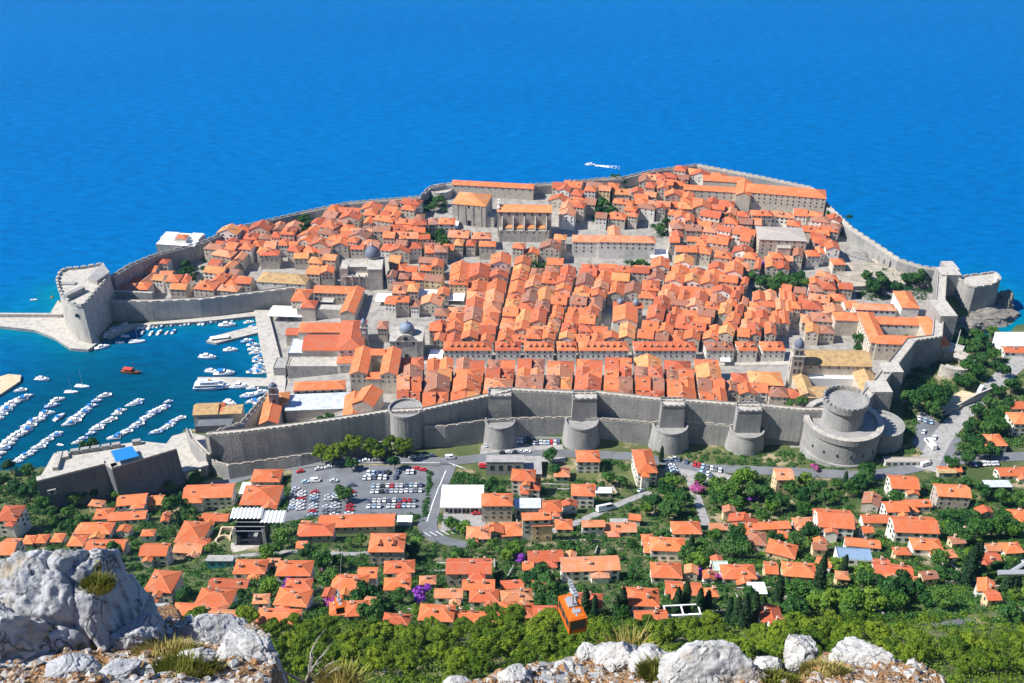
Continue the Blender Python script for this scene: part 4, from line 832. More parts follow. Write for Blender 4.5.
# small gabled church in the middle, two cupolas behind it
c, s = landmark('small_church', 'small church with a bright orange gable roof and white pediment, two cupolas behind', 'church', 624, 338, -6); u = s
wing(c, 0, 12, 24*u, 22, 13, 'gy', roof=1, wall=1, k=.4, win='a', floors=1, step=6); dome(c, -4, 27, 13, 2.2, 2.4, 3, 'cupola', n=14); dome(c, 8, 27, 13, 2.2, 2.4, 3, 'cupola', n=14); wing(c, 2, 28, 30*u, 8, 13, 'gx', roof=2, wall=1, win='a', floors=2)
blk(606, 296, 642, 336); anchor('town', 'the small white-pedimented church', 624, 312)
# rector-like palace, town hall cluster, dominican cluster
c, s = landmark('arsenal_hall', 'broad hall with two parallel orange roofs behind the market quay', 'hall', 321, 376, 0); u = s
wing(c, -2*u, 7, 62*u, 13, 8, 'flat', wm='concrete', rm='pale_stone'); wing(c, 2*u, 26, 46*u, 22, 12, 'gx', roof=2, k=.3, wall=0); wing(c, -3*u, 46, 56*u, 14, 13, 'hx', roof=0, wall=0); wing(c, -30*u, 30, 15*u, 20, 7, 'flat', wm='concrete', rm='metal_roof'); wing(c, -42*u, 10, 12*u, 14, 5, 'flat', wm='concrete', rm='concrete'); wing(c, -40*u, 52, 14*u, 10, 6, 'gx', roof=2, k=.3); blk(276, 318, 348, 380)
c, s = landmark('town_hall', 'long hall with an orange hip roof and front gable facing the main street', 'hall', 352, 366, 3); u = s
wing(c, 0, 20, 25*u, 42, 14, 'hy', roof=2, wall=1, win='c', floors=2, step=5); wing(c, -1, -4, 23*u, 9, 8, 'hx', roof=0, wall=1); blk(338, 298, 370, 366); anchor('town', 'the long hip-roofed town hall', 352, 330)
c, s = landmark('palace', 'palace of orange roofs round a small courtyard behind the market awnings', 'palace', 322, 318, -4); u = s
wing(c, -2*u, 2, 44*u, 8, 9, 'flat', wm='pale_stone', rm='walkway'); wing(c, 8*u, 25, 42*u, 12, 12, 'gx', roof=1, wall=0, win='a'); wing(c, 30*u, 8, 14*u, 40, 12, 'gy', roof=1, wall=0); wing(c, -24*u, 16, 16*u, 20, 11, 'hx', roof=0, wall=0, win='a'); wing(c, -12*u, 2, 14*u, 12, 11, 'hx', roof=2); wing(c, 3*u, 13, 13*u, 8, 9.2, 'flat', wm='glass_dark', rm='walkway'); blk(278, 286, 362, 318); anchor('town', 'the courtyard palace', 325, 300)
c, s = landmark('granary', 'big pale granary with a long tan roof near the harbour wall', 'building', 282, 297, -7); wing(c, 0, 10, 50*s, 17, 12, 'hx', rm='tan_roof', wall=1, k=.42, win='a', floors=1, step=9); blk(254, 270, 310, 296); anchor('town', 'the tan-roofed granary', 282, 270)
c, s = landmark('courtyard_block', 'block of bright orange gabled wings round a small dark courtyard by the wall', 'building', 375, 393, 0); u = s
wing(c, -15*u, 16, 17*u, 32, 15, 'gy', roof=1, wall=0, win='a'); wing(c, 15*u, 15, 17*u, 32, 15, 'gy', roof=1, wall=0, win='a'); wing(c, 0, 3, 14*u, 8, 12, 'gx', roof=1); wing(c, 0, 28, 14*u, 8, 15, 'gx', roof=1); blk(350, 350, 400, 390); anchor('town', 'the bright courtyard block', 375, 370)
c, s = landmark('chapel', 'plain chapel with a steep orange gable roof just behind the city wall', 'chapel', 364, 416, -14, z=24); wing(c, 0, 8, 22*s, 18, 9, 'gy', roof=1, wall=3, k=.55); blk(350, 385, 384, 412)
c, s = landmark('friary', 'friary with an orange range, a pale metal roof and red-roofed side wings', 'friary', 322, 428, 4, z=16); u = s
wing(c, -6*u, 36, 52*u, 10, 9, 'hx', roof=1, wall=0, win='c', floors=1, step=5); wing(c, -2*u, 20, 70*u, 18, 7, 'gx', rm='metal_roof', k=.12, wall=0); wing(c, 32*u, 8, 20*u, 30, 9, 'gy', roof=1, wall=0, k=.5); wing(c, -50*u, 6, 18*u, 24, 9, 'gy', roof=1, k=.5); wing(c, -46*u, 22, 22*u, 12, 10, 'hx', roof=4); blk(262, 375, 392, 436); anchor('town', 'the friary', 320, 405)
c, s = landmark('bell_tower', 'narrow brown stone bell tower beside the harbour quay and pale metal roof', 'tower', 277, 418, 4, z=14); part_box(c, 'shaft', 'rampart_stone', 0, 0, -3, 20, 5.6, 5.6); part_box(c, 'belfry', 'rampart_stone', 0, 0, 20.4, 25, 5, 5); part_box(c, 'cornice', 'rampart_stone', 0, 0, 20, 20.4, 6.4, 6.4); mb = MB(); mb.lathe(0, 0, [(2.4, 25), (1.8, 26.5), (.1, 28)], 12); mb.build('cap', 'dark_dome', c)
for f in (9, 15, 22.8): link('window', WIN['d'], c, (0, -2.85+(.3 if f > 20 else 0), f)); link('window', WIN['d'], c, (-2.85+(.3 if f > 20 else 0), 0, f), R(-90))
c, s = landmark('clock_tower', 'slim pale clock tower beside the town hall at the head of the main street', 'tower', 366, 352, 0); part_box(c, 'shaft', 'pale_stone', 0, 0, -2, 21, 4.4, 4.4); part_box(c, 'cornice', 'pale_stone', 0, 0, 21, 21.6, 5.3, 5.3); part_box(c, 'belfry', 'pale_stone', 0, 0, 21.6, 25, 3.6, 3.6); mb = MB(); mb.lathe(0, 0, [(2.0, 25), (1.7, 26.4), (.8, 27.6), (.05, 29)], 12); mb.build('cap', 'lead_dome', c)
mb = MB(); mb.lathe(0, 0, [(.05, 0), (1.5, 0), (1.5, .15), (.05, .15)], 18); o = mb.build('clock_face', 'white_paint', c, (0, -2.2, 18)); o.rotation_euler = (R(90), 0, 0)
# arsenal shed roofs in the harbour corner
c, s = landmark('arsenal_shed', 'brown-roofed arsenal sheds with a curved wall at the harbour corner', 'building', 214, 421, 4, z=6); u = s
wing(c, -8*u, 8, 24*u, 13, 4.5, 'gx', rm='tan_roof', k=.45, wall=3); wing(c, 15*u, 7, 24*u, 10, 4, 'gx', rm='tan_roof', k=.3, wall=3); wing(c, 5*u, 9, 8*u, 9, 5, 'hx', roof=0); wing(c, 2*u, -5, 36*u, 8, 2.6, 'flat', wm='shade_toned_stone', rm='shade_toned_stone')
c, s = landmark('round_bastion_house', 'white-terraced bastion with one small orange roof jutting into the sea', 'bastion', 178, 262, -8, z=6); u = s
wing(c, 0, 12, 40*u, 24, 16, 'flat', wm='rampart_stone', rm='white_paint'); wing(c, 4*u, 9, 10*u, 8, 20, 'hx', roof=0, wall=1); wing(c, -12*u, 14, 14*u, 12, 18.5, 'flat', wm='white_paint', rm='white_paint'); wing(c, 14*u, 16, 12*u, 12, 18, 'flat', wm='white_paint', rm='white_paint'); blk(152, 232, 198, 268)
c, s = landmark('sea_bastion', 'pale round bastion on the sea wall left of the tall church', 'bastion', 440, 200, 0); mb = MB(); mb.lathe(0, 10, [(12, -20), (11, 6), (11, 7.4), (10, 7.4), (10, 6), (.1, 6)], 24); mb.build('bastion', 'pale_stone', c); blk(424, 184, 452, 202)
# walled terraces along the right-hand sea wall
flat_slab('stone_terrace', [(834,264),(845,240),(855,234),(902,266),(906,284),(842,287)], 16, zb=5, m=('rampart_stone', 'dry_earth')); blk(838, 228, 905, 282)
for i, (a, b, z) in enumerate([((838,266),(886,270),17), ((845,252),(872,258),20), ((856,240),(892,262),22)]):
    p, q = W(*a, z), W(*b, z); o = empty('terrace_wall', p); tag(o, ['lowest', 'middle', 'topmost'][i]+' ruined stone terrace wall on the bare ground by the right-hand sea wall', 'wall', 'ruined terrace walls'); mb = MB(); k = 7
    for j in range(k):
        t = (j+.5)/k; mb.box((q[0]-p[0])*t, (q[1]-p[1])*t, -8, random.uniform(-2.5, 0), abs(q[0]-p[0])/k*1.02, 1.2, math.atan2(q[1]-p[1], q[0]-p[0]))
    mb.build('curtain', 'rampart_stone', o)
# awnings and white parasols in the squares
AW = [(268,322,306,300,'broad scalloped white market awning on the quay', 4), (375,306,390,297,'white square awning on the street left of the hip-roofed corner house', 1), (418,302,437,293,'white awning behind the blue-domed church', 1), (448,305,464,292,'white awning in the lane right of the wide white awning', 1), (428,366,442,354,'small white awning at the left end of the main street facades', 1), (720,366,730,357,'small white awning left of the monastery quarter', 1), (441,232,458,222,'white tent on the square beside the tall bare-walled church', 1), (650,262,668,250,'large white canvas roofs on the open square right of the long schoolhouse', 2)]
for x0, yb, x1, yt, lb, n in AW:
    g = G((x0+x1)/2, yb); s = mpp(g); o = empty('awning', g, R(-4)); tag(o, lb, 'awning'); w = (x1-x0)*s; d = min(16, max(5, (yb-yt)*s/.55)); hh = 5 if n == 4 else 4
    for i in range(n):
        wi = w/n; mr, mw = MB(), MB(); shell(MB(), mr, -w/2+wi*(i+.5), d/2, wi-.9, d, hh, 'gx', .16, 0, .4); mr.build('cloth', 'white_cloth', o)
        for sx in (-1, 1):
            for yy in (.3, d-.3): mb = MB(); mb.tube((-w/2+wi*(i+.5)+sx*(wi/2-.6), yy, -1), (-w/2+wi*(i+.5)+sx*(wi/2-.6), yy, hh), .1); mb.build('post', 'metal_grey', o)
    blk(x0, yt, x1, yb)
# ------------------------------------------------------------------ town houses between the lanes
TH = []   # specs: x, y, z, w, d, h, rot, kind, roof, wall, dorm, chim, desc zone
rg = random.Random(11)
def pick(pr): 
    r = rg.random(); a = 0
    for i, p in enumerate(pr):
        a += p
        if r < a: return i
    return 0
ROOFP = [.30, .14, .21, .12, .08, .15]; WALLP = [.5, .25, .06, .13, .06]
def spec(x, y, w, d, h, rot, kind, dorm=0, roof=None, wall=None, z=None, hint=''):
    TH.append(dict(x=x, y=y, z=hland(x, y) if z is None else z, w=w, d=d, h=h, rot=rot, kind=kind, dorm=dorm, roof=pick(ROOFP) if roof is None else roof, wall=pick(WALLP) if wall is None else wall, chim=rg.choice([1, 1, 2, 2, 3]), hint=hint))
LT = [398,427,456,487,517,546,575,603,631,661,690,716]; LB = [396,421,449,480,512,543,571,601,634,666,698,729]
NB = []
for i in range(len(LT)-1):
    ya, yb = 602.0, 533.0
    def xl(px_t, px_b, t):
        return W(px_t, 362, 18)[0]*(1-t)+W(px_b, 397, 36)[0]*t
    rows = rg.choice([4, 4, 5]); 
    for r in range(rows):
        t0, t1 = r/rows, (r+1)/rows; t = (t0+t1)/2; y = ya+(yb-ya)*t; x0, x1 = xl(LT[i], LB[i], t)+1.2, xl(LT[i+1], LB[i+1], t)-1.2; d = (ya-yb)/rows-.2; w = x1-x0; cx = (x0+x1)/2
        lean = math.atan2(xl(LT[i], LB[i], 1)-xl(LT[i], LB[i], 0), ya-yb); h = rg.uniform(10.5, 13) if r < rows-1 else rg.uniform(8.5, 10)
        if rg.random() < .3: spec(cx, y, w-.4, d, h, lean, 'gy' if rg.random() < .75 else 'hx')
        else:
            for sx in (-1, 1): spec(cx+sx*w/4, y, w/2-.15, d, h+rg.uniform(-1.2, 1.2), lean, rg.choice(['gx', 'gx', 'gy', 'hx', 'gx']))
for x0, x1, yb, h, kd in [(732,748,388,9,'hx'),(749,781,391,11,'hx'),(750,766,402,9,'gx'),(768,786,407,8,'hx'),(738,754,405,9,'gy'),(722,737,402,9,'gy'),(786,802,408,7,'hx')]:
    b = W((x0+x1)/2, yb-10, 20+h*.6); spec(b[0], b[1], (x1-x0)*mpp(b), 11 if x1-x0 < 25 else 16, h, R(-4), kd, hint='')
# uniform row along the main street
for x0, x1, dm in [(443,492,6),(495,521,3),(524,554,4),(557,577,3),(579,629,6),(634,697,7),(706,735,2),(738,758,2),(762,786,2)]:
    a = W(x0, 351, 21); b = W(x1, 351, 21); spec((a[0]+b[0])/2, a[1]+6, b[0]-a[0]-.8, 12, 13, 0, 'hx', dm, roof=5 if x0 == 706 else (2 if x0 in (495, 634) else 0), wall=1, z=8.5)
BLOCK_S = list(BLOCK)
def blocked(px, py, m=0):
    return any(a-m < px < c+m and b-m < py < d+m for a, b, c, d in BLOCK_S)
# green squares left open
for q in [(806,268,846,282),(856,270,900,300),(752,276,806,294),(594,208,618,222),(432,238,448,250),(298,222,310,238),(652,226,668,238),(538,264,548,272),(652,254,668,264),(455,232,496,240),(178,256,208,284)]: BLOCK_S.append(q)
SL = [(443,448),(494,512),(555,580),(632,672),(697,750),(733,765),(760,793),(787,808)]
def lane_x(i, py): a, b = SL[i]; return a+(b-a)*(345-py)/80
for i in range(len(SL)-1):
    n = max(1, round((lane_x(i+1, 340)-lane_x(i, 340))/17))
    for j in range(n):
        py = 341.0-rg.uniform(0, 2)
        while py > 262:
            dp = rg.choice([9, 11, 12.5, 14, 17, 20]); hgt = rg.uniform(8.5, 13)
            yb = W(600, py, 20)[1]; npy = PX(0, yb+dp, 20)[1]; pm = (py+npy)/2; x0, x1 = lane_x(i, pm)+2.1, lane_x(i+1, pm)-2.1; pa, pb = x0+(x1-x0)*j/n, x0+(x1-x0)*(j+1)/n; c = (pa+pb)/2
            if not blocked(c, py+1, 3) and rg.random() > .03:
                g = W(c, py, 20+max(0, (330-py)*.06)); w = (pb-pa)*mpp(g)-.15; z0 = hland(g[0], g[1]+dp/2)
                spec(g[0], g[1]+dp/2, w, dp-.2, hgt, math.atan2((SL[i][1]-SL[i][0]), 160)*-.9, rg.choice(['gy', 'gy', 'gy', 'gx', 'hx', 'gx'] if dp < 15 else ['gy', 'gy', 'hy', 'gy']), dorm=1 if rg.random() < .4 else 0)
            py = npy
# loose quarters: left of the lanes, far side and right side
ZONES = [([(372,352),(443,352),(448,262),(500,256),(498,232),(390,232),(318,250),(300,290),(392,312)], -6), ([(205,302),(252,300),(256,268),(334,262),(334,290),(388,262),(420,236),(420,211),(350,215),(300,224),(236,240),(198,250),(196,282)], -14), ([(112,300),(150,300),(196,296),(190,268),(140,266)], -8),
         ([(500,262),(556,250),(556,193),(640,187),(672,176),(720,178),(740,188),(812,220),(842,250),(842,340),(806,340),(780,290),(690,262)], -8), ([(800,346),(846,352),(850,352),(850,300),(842,300),(842,340),(800,340)], -6), ([(812,222),(842,250),(840,232),(818,205)], -20)]
for zi, (poly, rot) in enumerate(ZONES):
    xs_ = [p[0] for p in poly]; ys_ = [p[1] for p in poly]; py = max(ys_)-2; row = 0
    while py > min(ys_):
        px = min(xs_)+(row % 3)*5; dep = math.atan2(CAMH-15, W(512, py, 15)[1]); pitch = 14.0*math.sin(dep)/mpp(W(512, py, 15))
        while px < max(xs_):
            sz = rg.choice([9.5, 11.5, 13, 14.5, 18, 22]); qx, qy = px+sz/2, py+rg.uniform(-2, 2)
            if inpoly(qx, qy, poly) and not blocked(qx, qy+1, 2.5) and rg.random() > .06:
                g = G(qx, qy+4); s = mpp(g); lean = R(rot+rg.uniform(-6, 6)+(qx-500)*-.02+16*noise.noise(Vector((qx*.02, qy*.03, 1))))
                w = sz*s*rg.uniform(.84, 1.0); d = rg.uniform(9.5, 14.5); spec(g[0], g[1]+d/2, w, d, rg.uniform(7.5, 13), lean, rg.choice(['gy', 'gx', 'gx', 'hx', 'hx', 'hy']), dorm=1 if rg.random() < .4 else 0)
            px += sz+rg.choice([0, .3, .5, 2.5])
        py -= pitch; row += 1
for qx, yb, wp, h, kd in [(315,290,13,14,'gx'),(328,290,12,15,'gy'),(317,277,14,12,'hx'),(331,274,13,12,'gx'),(302,270,14,10,'gx'),(245,296,15,11,'gx'),(232,298,12,10,'hx'),(830,292,14,9,'hx'),(845,300,13,9,'gx'),(838,312,14,10,'hx'),(850,318,12,9,'gx'),(812,268,13,10,'hx'),(826,258,13,10,'gx'),(838,274,12,8,'hx'),(822,246,12,9,'gx'),(858,322,12,9,'gy'),(846,332,13,9,'gx'),(392,318,11,12,'gx'),(442,330,13,12,'hx'),(436,345,12,12,'gx')]:
    g = G(qx, yb); spec(g[0], g[1]+6, wp*mpp(g), 11, h, R(rg.uniform(-14, 4)), kd)
# the ones that show largest become things of their own, the rest one stuff object
for t in TH: t['pp'] = PX(t['x'], t['y'], t['z']+t['h']); t['size'] = t['w']*t['d']/mpp((t['x'], t['y'], t['z']))**2
order = sorted(TH, key=lambda t: -t['size']); IND = order[:300]; REST = order[300:]
G_TOWN = 'orange-roofed stone houses packed inside the city wall'
for t in IND:
    o = house('town_house', t['x'], t['y'], t['z'], t['w'], t['d'], t['h'], t['rot'], t['kind'], t['roof'], t['wall'], .45, 4, 'b' if t['wall'] == 1 and t['dorm'] < 2 else 'a', 2, t['chim'], t['dorm'], rng=rg)
    ex = ' with a dormer' if t['dorm'] == 1 else (' with roof dormers' if t['dorm'] > 1 else '')
    later(o, f"{ROOFT[t['roof']][1]} {KN[t['kind']]} {WALLT[t['wall']][1]} house{ex}", 'house', (t['x'], t['y'], t['z']+t['h']), 'town house', G_TOWN); o['zone'] = 'town'
mb = MB(); nr = 0
ms = MB()
class Fwd:      # wall / roof / window faces of the distant rest go into one mesh
    def __init__(s, mi, tint): s.mi, s.tint = mi, tint

    def face(s, pts, mi=None): ms.tint = s.tint; ms.face(pts, s.mi)
for t in REST:
    j = rg.uniform(.88, 1.1); shell(Fwd(0, WALLT[t['wall']][0]), Fwd(1, tuple(c*j for c in ROOFT[t['roof']][0])), t['x'], t['y'], t['w'], t['d'], t['h'], t['kind'], .45, 4, .45, t['rot'], t['z'])
    ms.tint = (1, 1, 1); c, n = math.cos(t['rot']), math.sin(t['rot'])
    for f in range(2):
        for a in np.linspace(-.33, .33, 3):
            lx, ly = a*t['w'], -t['d']/2-.03; ms.box(t['x']+lx*c-ly*n, t['y']+lx*n+ly*c, t['z']+t['h']-2.3-f*3.1, t['z']+t['h']-.8-f*3.1, .95, .12, t['rot'], 2)
if REST: tag(ms.build('town_houses', ['house_wall', 'roof_tile', 'glass_dark']), 'mass of small orange-roofed stone houses filling the farther quarters inside the wall', 'town houses', None, 'stuff')
print('TOWN HOUSES', len(TH), 'stuff', len(REST), 'smallest', order[min(299, len(order)-1)]['size'])
# ------------------------------------------------------------------ trees and shrubs
def leaf_mesh(name, pts, nrm, size, material, rs, aspect=1.0):
    n = len(pts); nrm = nrm/np.linalg.norm(nrm, axis=1, keepdims=True)
    r = rs.normal(size=(n, 3)); t = np.cross(nrm, r); t /= np.linalg.norm(t, axis=1, keepdims=True)+1e-9; b = np.cross(nrm, t)
    s = (size*rs.uniform(.55, 1.25, n))[:, None]; a = t*s*.5*aspect; c = b*s*.5
    v = np.stack([pts-a-c*.6, pts+a*.3-c, pts+a+c*.5, pts-a*.4+c], 1).reshape(-1, 3); f = np.arange(4*n).reshape(n, 4)
    return np_mesh(name, v, f, [material])
def blob_leaves(rs, blobs, n, up=.35):
    w = np.array([b[3]**2 for b in blobs]); k = rs.choice(len(blobs), n, p=w/w.sum()); B = np.array(blobs)[k]
    d = rs.normal(size=(n, 3)); d[:, 2] += up; d /= np.linalg.norm(d, axis=1, keepdims=True)
    rr = B[:, 3]*rs.uniform(.55, 1.08, n)
    p = B[:, :3]+d*rr[:, None]*np.array([1, 1, .8]); return p, d+rs.normal(size=(n, 3))*.45
def trunk_mesh(rs, h, r, limbs, spread):
    mb = MB(); top = (rs.uniform(-.3, .3), rs.uniform(-.3, .3), h); mb.tube((0, 0, -1.5), (top[0]*.5, top[1]*.5, h*.55), r*1.25, 7, r*.8); mb.tube((top[0]*.5, top[1]*.5, h*.53), top, r*.8, 6, r*.35)
    for i in range(limbs):
        a = 2*math.pi*i/limbs+rs.uniform(-.4, .4); z0 = h*rs.uniform(.45, .7); mb.tube((top[0]*.4, top[1]*.4, z0), (spread*math.cos(a), spread*math.sin(a), z0+h*.35), r*.5, 5, r*.15)
    return mb.mesh('trunk', ['bark'])
PROTO = {}
def proto(kind, seed):
    key = (kind, seed)
    if key in PROTO: return PROTO[key]
    rs = np.random.default_rng(seed*17+len(kind))
    if kind == 'broad':
        Rr = 4.2; bl = []
        for i in range(17):
            a = rs.uniform(0, 6.28); q = Rr*.68*math.sqrt(rs.uniform(0, 1)); z = 5.6+rs.uniform(-1.6, 2.1)*(1-.4*q/Rr); bl.append((q*math.cos(a), q*math.sin(a), z, rs.uniform(1.1, 2.0)))
        p, n = blob_leaves(rs, bl, 1500); me = [leaf_mesh('crown', p, n, .75, MATS_N[seed % 3], rs)]; tr = trunk_mesh(rs, 6, .28, 4, 2.2)
    elif kind == 'pine':
        Rr = 5.0; bl = []
        for i in range(24):
            a = rs.uniform(0, 6.28); q = Rr*.8*math.sqrt(rs.uniform(0, 1)); z = 8.6-q*q*.075+rs.uniform(-1.3, .9); bl.append((q*math.cos(a), q*math.sin(a), z, rs.uniform(.95, 1.7)))
        p, n = blob_leaves(rs, bl, 4200, .6); me = [leaf_mesh('crown', p, n, .42, 'leaf_pine', rs, 1.5)]; tr = trunk_mesh(rs, 8.6, .3, 6, 3.2)
    elif kind == 'cypress':
        H = 13; n0 = 1500; z = rs.uniform(.3, H, n0); prof = 1.55*np.clip((z+.8)/2.2, 0, 1)*np.sqrt(np.clip(1-(z/H)**2.2, 0, 1)); a = rs.uniform(0, 6.28, n0); q = prof*rs.uniform(.6, 1.1, n0)*(1+.14*np.sin(3*a+z))
        p = np.stack([q*np.cos(a), q*np.sin(a), z], 1); n = np.stack([np.cos(a), np.sin(a), np.full(n0, .35)], 1)+rs.normal(size=(n0, 3))*.35; me = [leaf_mesh('crown', p, n, .6, 'leaf_cypress', rs, 1.3)]; tr = trunk_mesh(rs, 3, .2, 0, 0)
    elif kind == 'palm':
        mb = MB()
        for i in range(20):
            a = 6.283*i/20+rs.uniform(-.1, .1); el = rs.uniform(-.1, 1.0); pr = (0, 0, 6.2); r_ = 0; z = 6.2
            for k in range(5):
                r2 = r_+.68*math.cos(el); z2 = z+.68*math.sin(el); el -= .42; w1, w2 = .5*(1-k/5.5), .5*(1-(k+1)/5.5); ca, sa = math.cos(a), math.sin(a)
                for sg in (-1, 1): mb.face([(r_*ca, r_*sa, z), (r2*ca, r2*sa, z2), (r2*ca-sg*w2*sa, r2*sa+sg*w2*ca, z2-.25), (r_*ca-sg*w1*sa, r_*sa+sg*w1*ca, z-.25)])
                r_, z = r2, z2
        me = [mb.mesh('crown', ['leaf_mid'])]; tr = trunk_mesh(rs, 6.3, .28, 0, 0)
    elif kind in ('purple', 'pink'):
        bl = [(rs.uniform(-2, 2), rs.uniform(-1.4, 1.4), rs.uniform(1.2, 3.0), rs.uniform(.9, 1.5)) for _ in range(9)]; p, n = blob_leaves(rs, bl, 900); sp = rs.uniform(size=900) < .78
        me = [leaf_mesh('blossom', p[sp], n[sp], .6, 'petal_'+kind, rs), leaf_mesh('leaves', p[~sp]-np.array([0, 0, .3]), n[~sp], .6, 'leaf_mid', rs)]; tr = trunk_mesh(rs, 2.2, .15, 3, 1)
    PROTO[key] = (me, tr); return PROTO[key]
MATS_N = ['leaf_dark', 'leaf_mid', 'leaf_light']
tr_rng = random.Random(5)
def plant(kind, x, y, sc, seed, noun='tree', desc='', zone='sub', label=None, name=None, cat=None, group=None, zs=None, z=None):
    me, tr = proto(kind, seed); nm = name or {'broad': 'broadleaf_tree', 'pine': 'pine_tree', 'cypress': 'cypress_tree', 'palm': 'palm_tree', 'purple': 'flowering_shrub', 'pink': 'flowering_shrub'}[kind]
    zg = hland(x, y) if z is None else z
    o = empty(nm, (x, y, zg), tr_rng.uniform(0, 6.28)); o.scale = (sc, sc, sc*(zs or 1))
    link('trunk', tr, o)
    for m in me: link(m.name.split('.')[0], m, o)
    c = cat or {'purple': 'shrub', 'pink': 'shrub'}.get(kind, 'tree')
    if label: tag(o, label, c, group)
    else: later(o, desc, noun, (x, y, zg+5*sc), c, group); o['zone'] = zone
    return o
def ppos(px, py): return G(px, py)
def clear(x, y, r):
    for fx, fy, fr in FOOT:
        dx, dy = x-fx, y-fy
        if dx*dx+dy*dy < (fr+r)**2: return False
        if -fr-9 < dy < 0 and abs(dx) < fr*.75+r*.5: return False
    for path, w in ROADS:
        for a in path[::2]:
            if (x-a[0])**2+(y-a[1])**2 < (w+r*.8)**2: return False
    return not any(inpoly(x, y, q) for q in LOTS)
GT = 'leafy trees among the hillside houses'
DT = [('dark green', 0), ('mid green', 1), ('light green', 2)]
TREES = []
def try_tree(px, py, sc, seed, mind=4.6, force=False, zs=None):
    x, y, z = ppos(px, py)
    if not force and (not clear(x, y, 2.6*sc) or any((x-a)**2+(y-b)**2 < (mind*(sc+c)/2)**2 for a, b, c in TREES)): return False
    TREES.append((x, y, sc)); cd = DT[seed % 3][0]
    plant('broad', x, y, sc, seed, 'tree', f'{cd} bushy round tree', group=GT, zs=zs); return True
# trees one can pick out
for px, py, sc, sd in [(668,520,1.5,0),(655,512,1.3,3),(680,508,1.35,6),(665,497,1.2,0),(550,463,1.15,0),(556,476,1.0,3),(345,502,1.2,0),(340,497,.9,3),(352,470,1.0,0),(395,470,1.1,3),(730,500,1.6,2),(742,490,1.7,5),(722,505,1.5,1),(752,500,1.4,0),(765,505,1.4,3),(715,492,1.3,4),(735,512,1.3,7),(780,510,1.3,0),(800,505,1.3,3),(812,498,1.2,6),(790,498,1.2,1),(825,505,1.2,0),(770,515,1.1,2),(850,497,1.3,4),(865,480,1.3,1),(858,490,1.2,0),(190,522,1.2,0),(196,530,1.1,3),(188,512,1.0,6),(735,552,1.4,0),(728,558,1.3,3),(742,560,1.2,6),(775,548,1.1,0),(960,545,1.4,0),(975,540,1.4,1),(990,538,1.5,4),(1005,535,1.4,0),(950,540,1.2,3),(965,530,1.1,6),(1000,528,1.2,1),(905,600,1.5,0),(885,605,1.5,3),(870,612,1.3,2),(850,612,1.3,5),(830,610,1.2,8),(815,615,1.2,2),(940,610,1.1,1),(30,500,1.4,0),(18,495,1.3,3),(40,490,1.2,6),(5,488,1.3,0),(30,478,1.1,1),(12,474,1.2,3),(45,512,1.2,1),(60,528,1.0,4),(52,520,1.1,0),(70,520,1.0,1),(15,515,.9,3),
    (950,470,1.1,0),(965,465,1.2,3),(978,460,1.3,1),(990,458,1.2,0),(975,448,1.2,3),(985,438,1.3,6),(995,430,1.2,0),(1000,420,1.2,1),(988,425,1.1,4),(965,455,1.0,0),(1004,410,1.1,3),(996,398,1.2,0),(975,380,1.4,1),(968,372,1.4,0),(980,366,1.3,3),(992,362,1.2,1),(985,352,1.1,0),(960,340,1.1,3),(973,345,1.0,0),(1002,378,1.2,6),(995,372,1.1,0),(540,585,1.2,0),(548,592,1.2,3),(530,590,1.0,6),(545,603,1.3,0),(555,612,1.0,3)]:
    try_tree(px, py, sc, sd, force=True)
n = 0; tries = 0
while n < 172 and tries < 6000:
    tries += 1; px, py = tr_rng.uniform(-5, 1030), tr_rng.uniform(480, 624)
    if py < 560 and px < 60: continue
    if 275 < px < 450 and py < 520: continue
    if try_tree(px, py, tr_rng.choice([.65, .8, .95, 1.1, 1.25]), tr_rng.choice([0, 0, 3, 6, 1, 1, 4, 2, 5]), 5.2): n += 1
n = 0
for _ in range(500):
    if n >= 20: break
    if try_tree(tr_rng.uniform(956, 1012), tr_rng.uniform(338, 446), tr_rng.choice([1.0, 1.2, 1.4]), tr_rng.choice([0, 3, 6, 1]), 4.0): n += 1
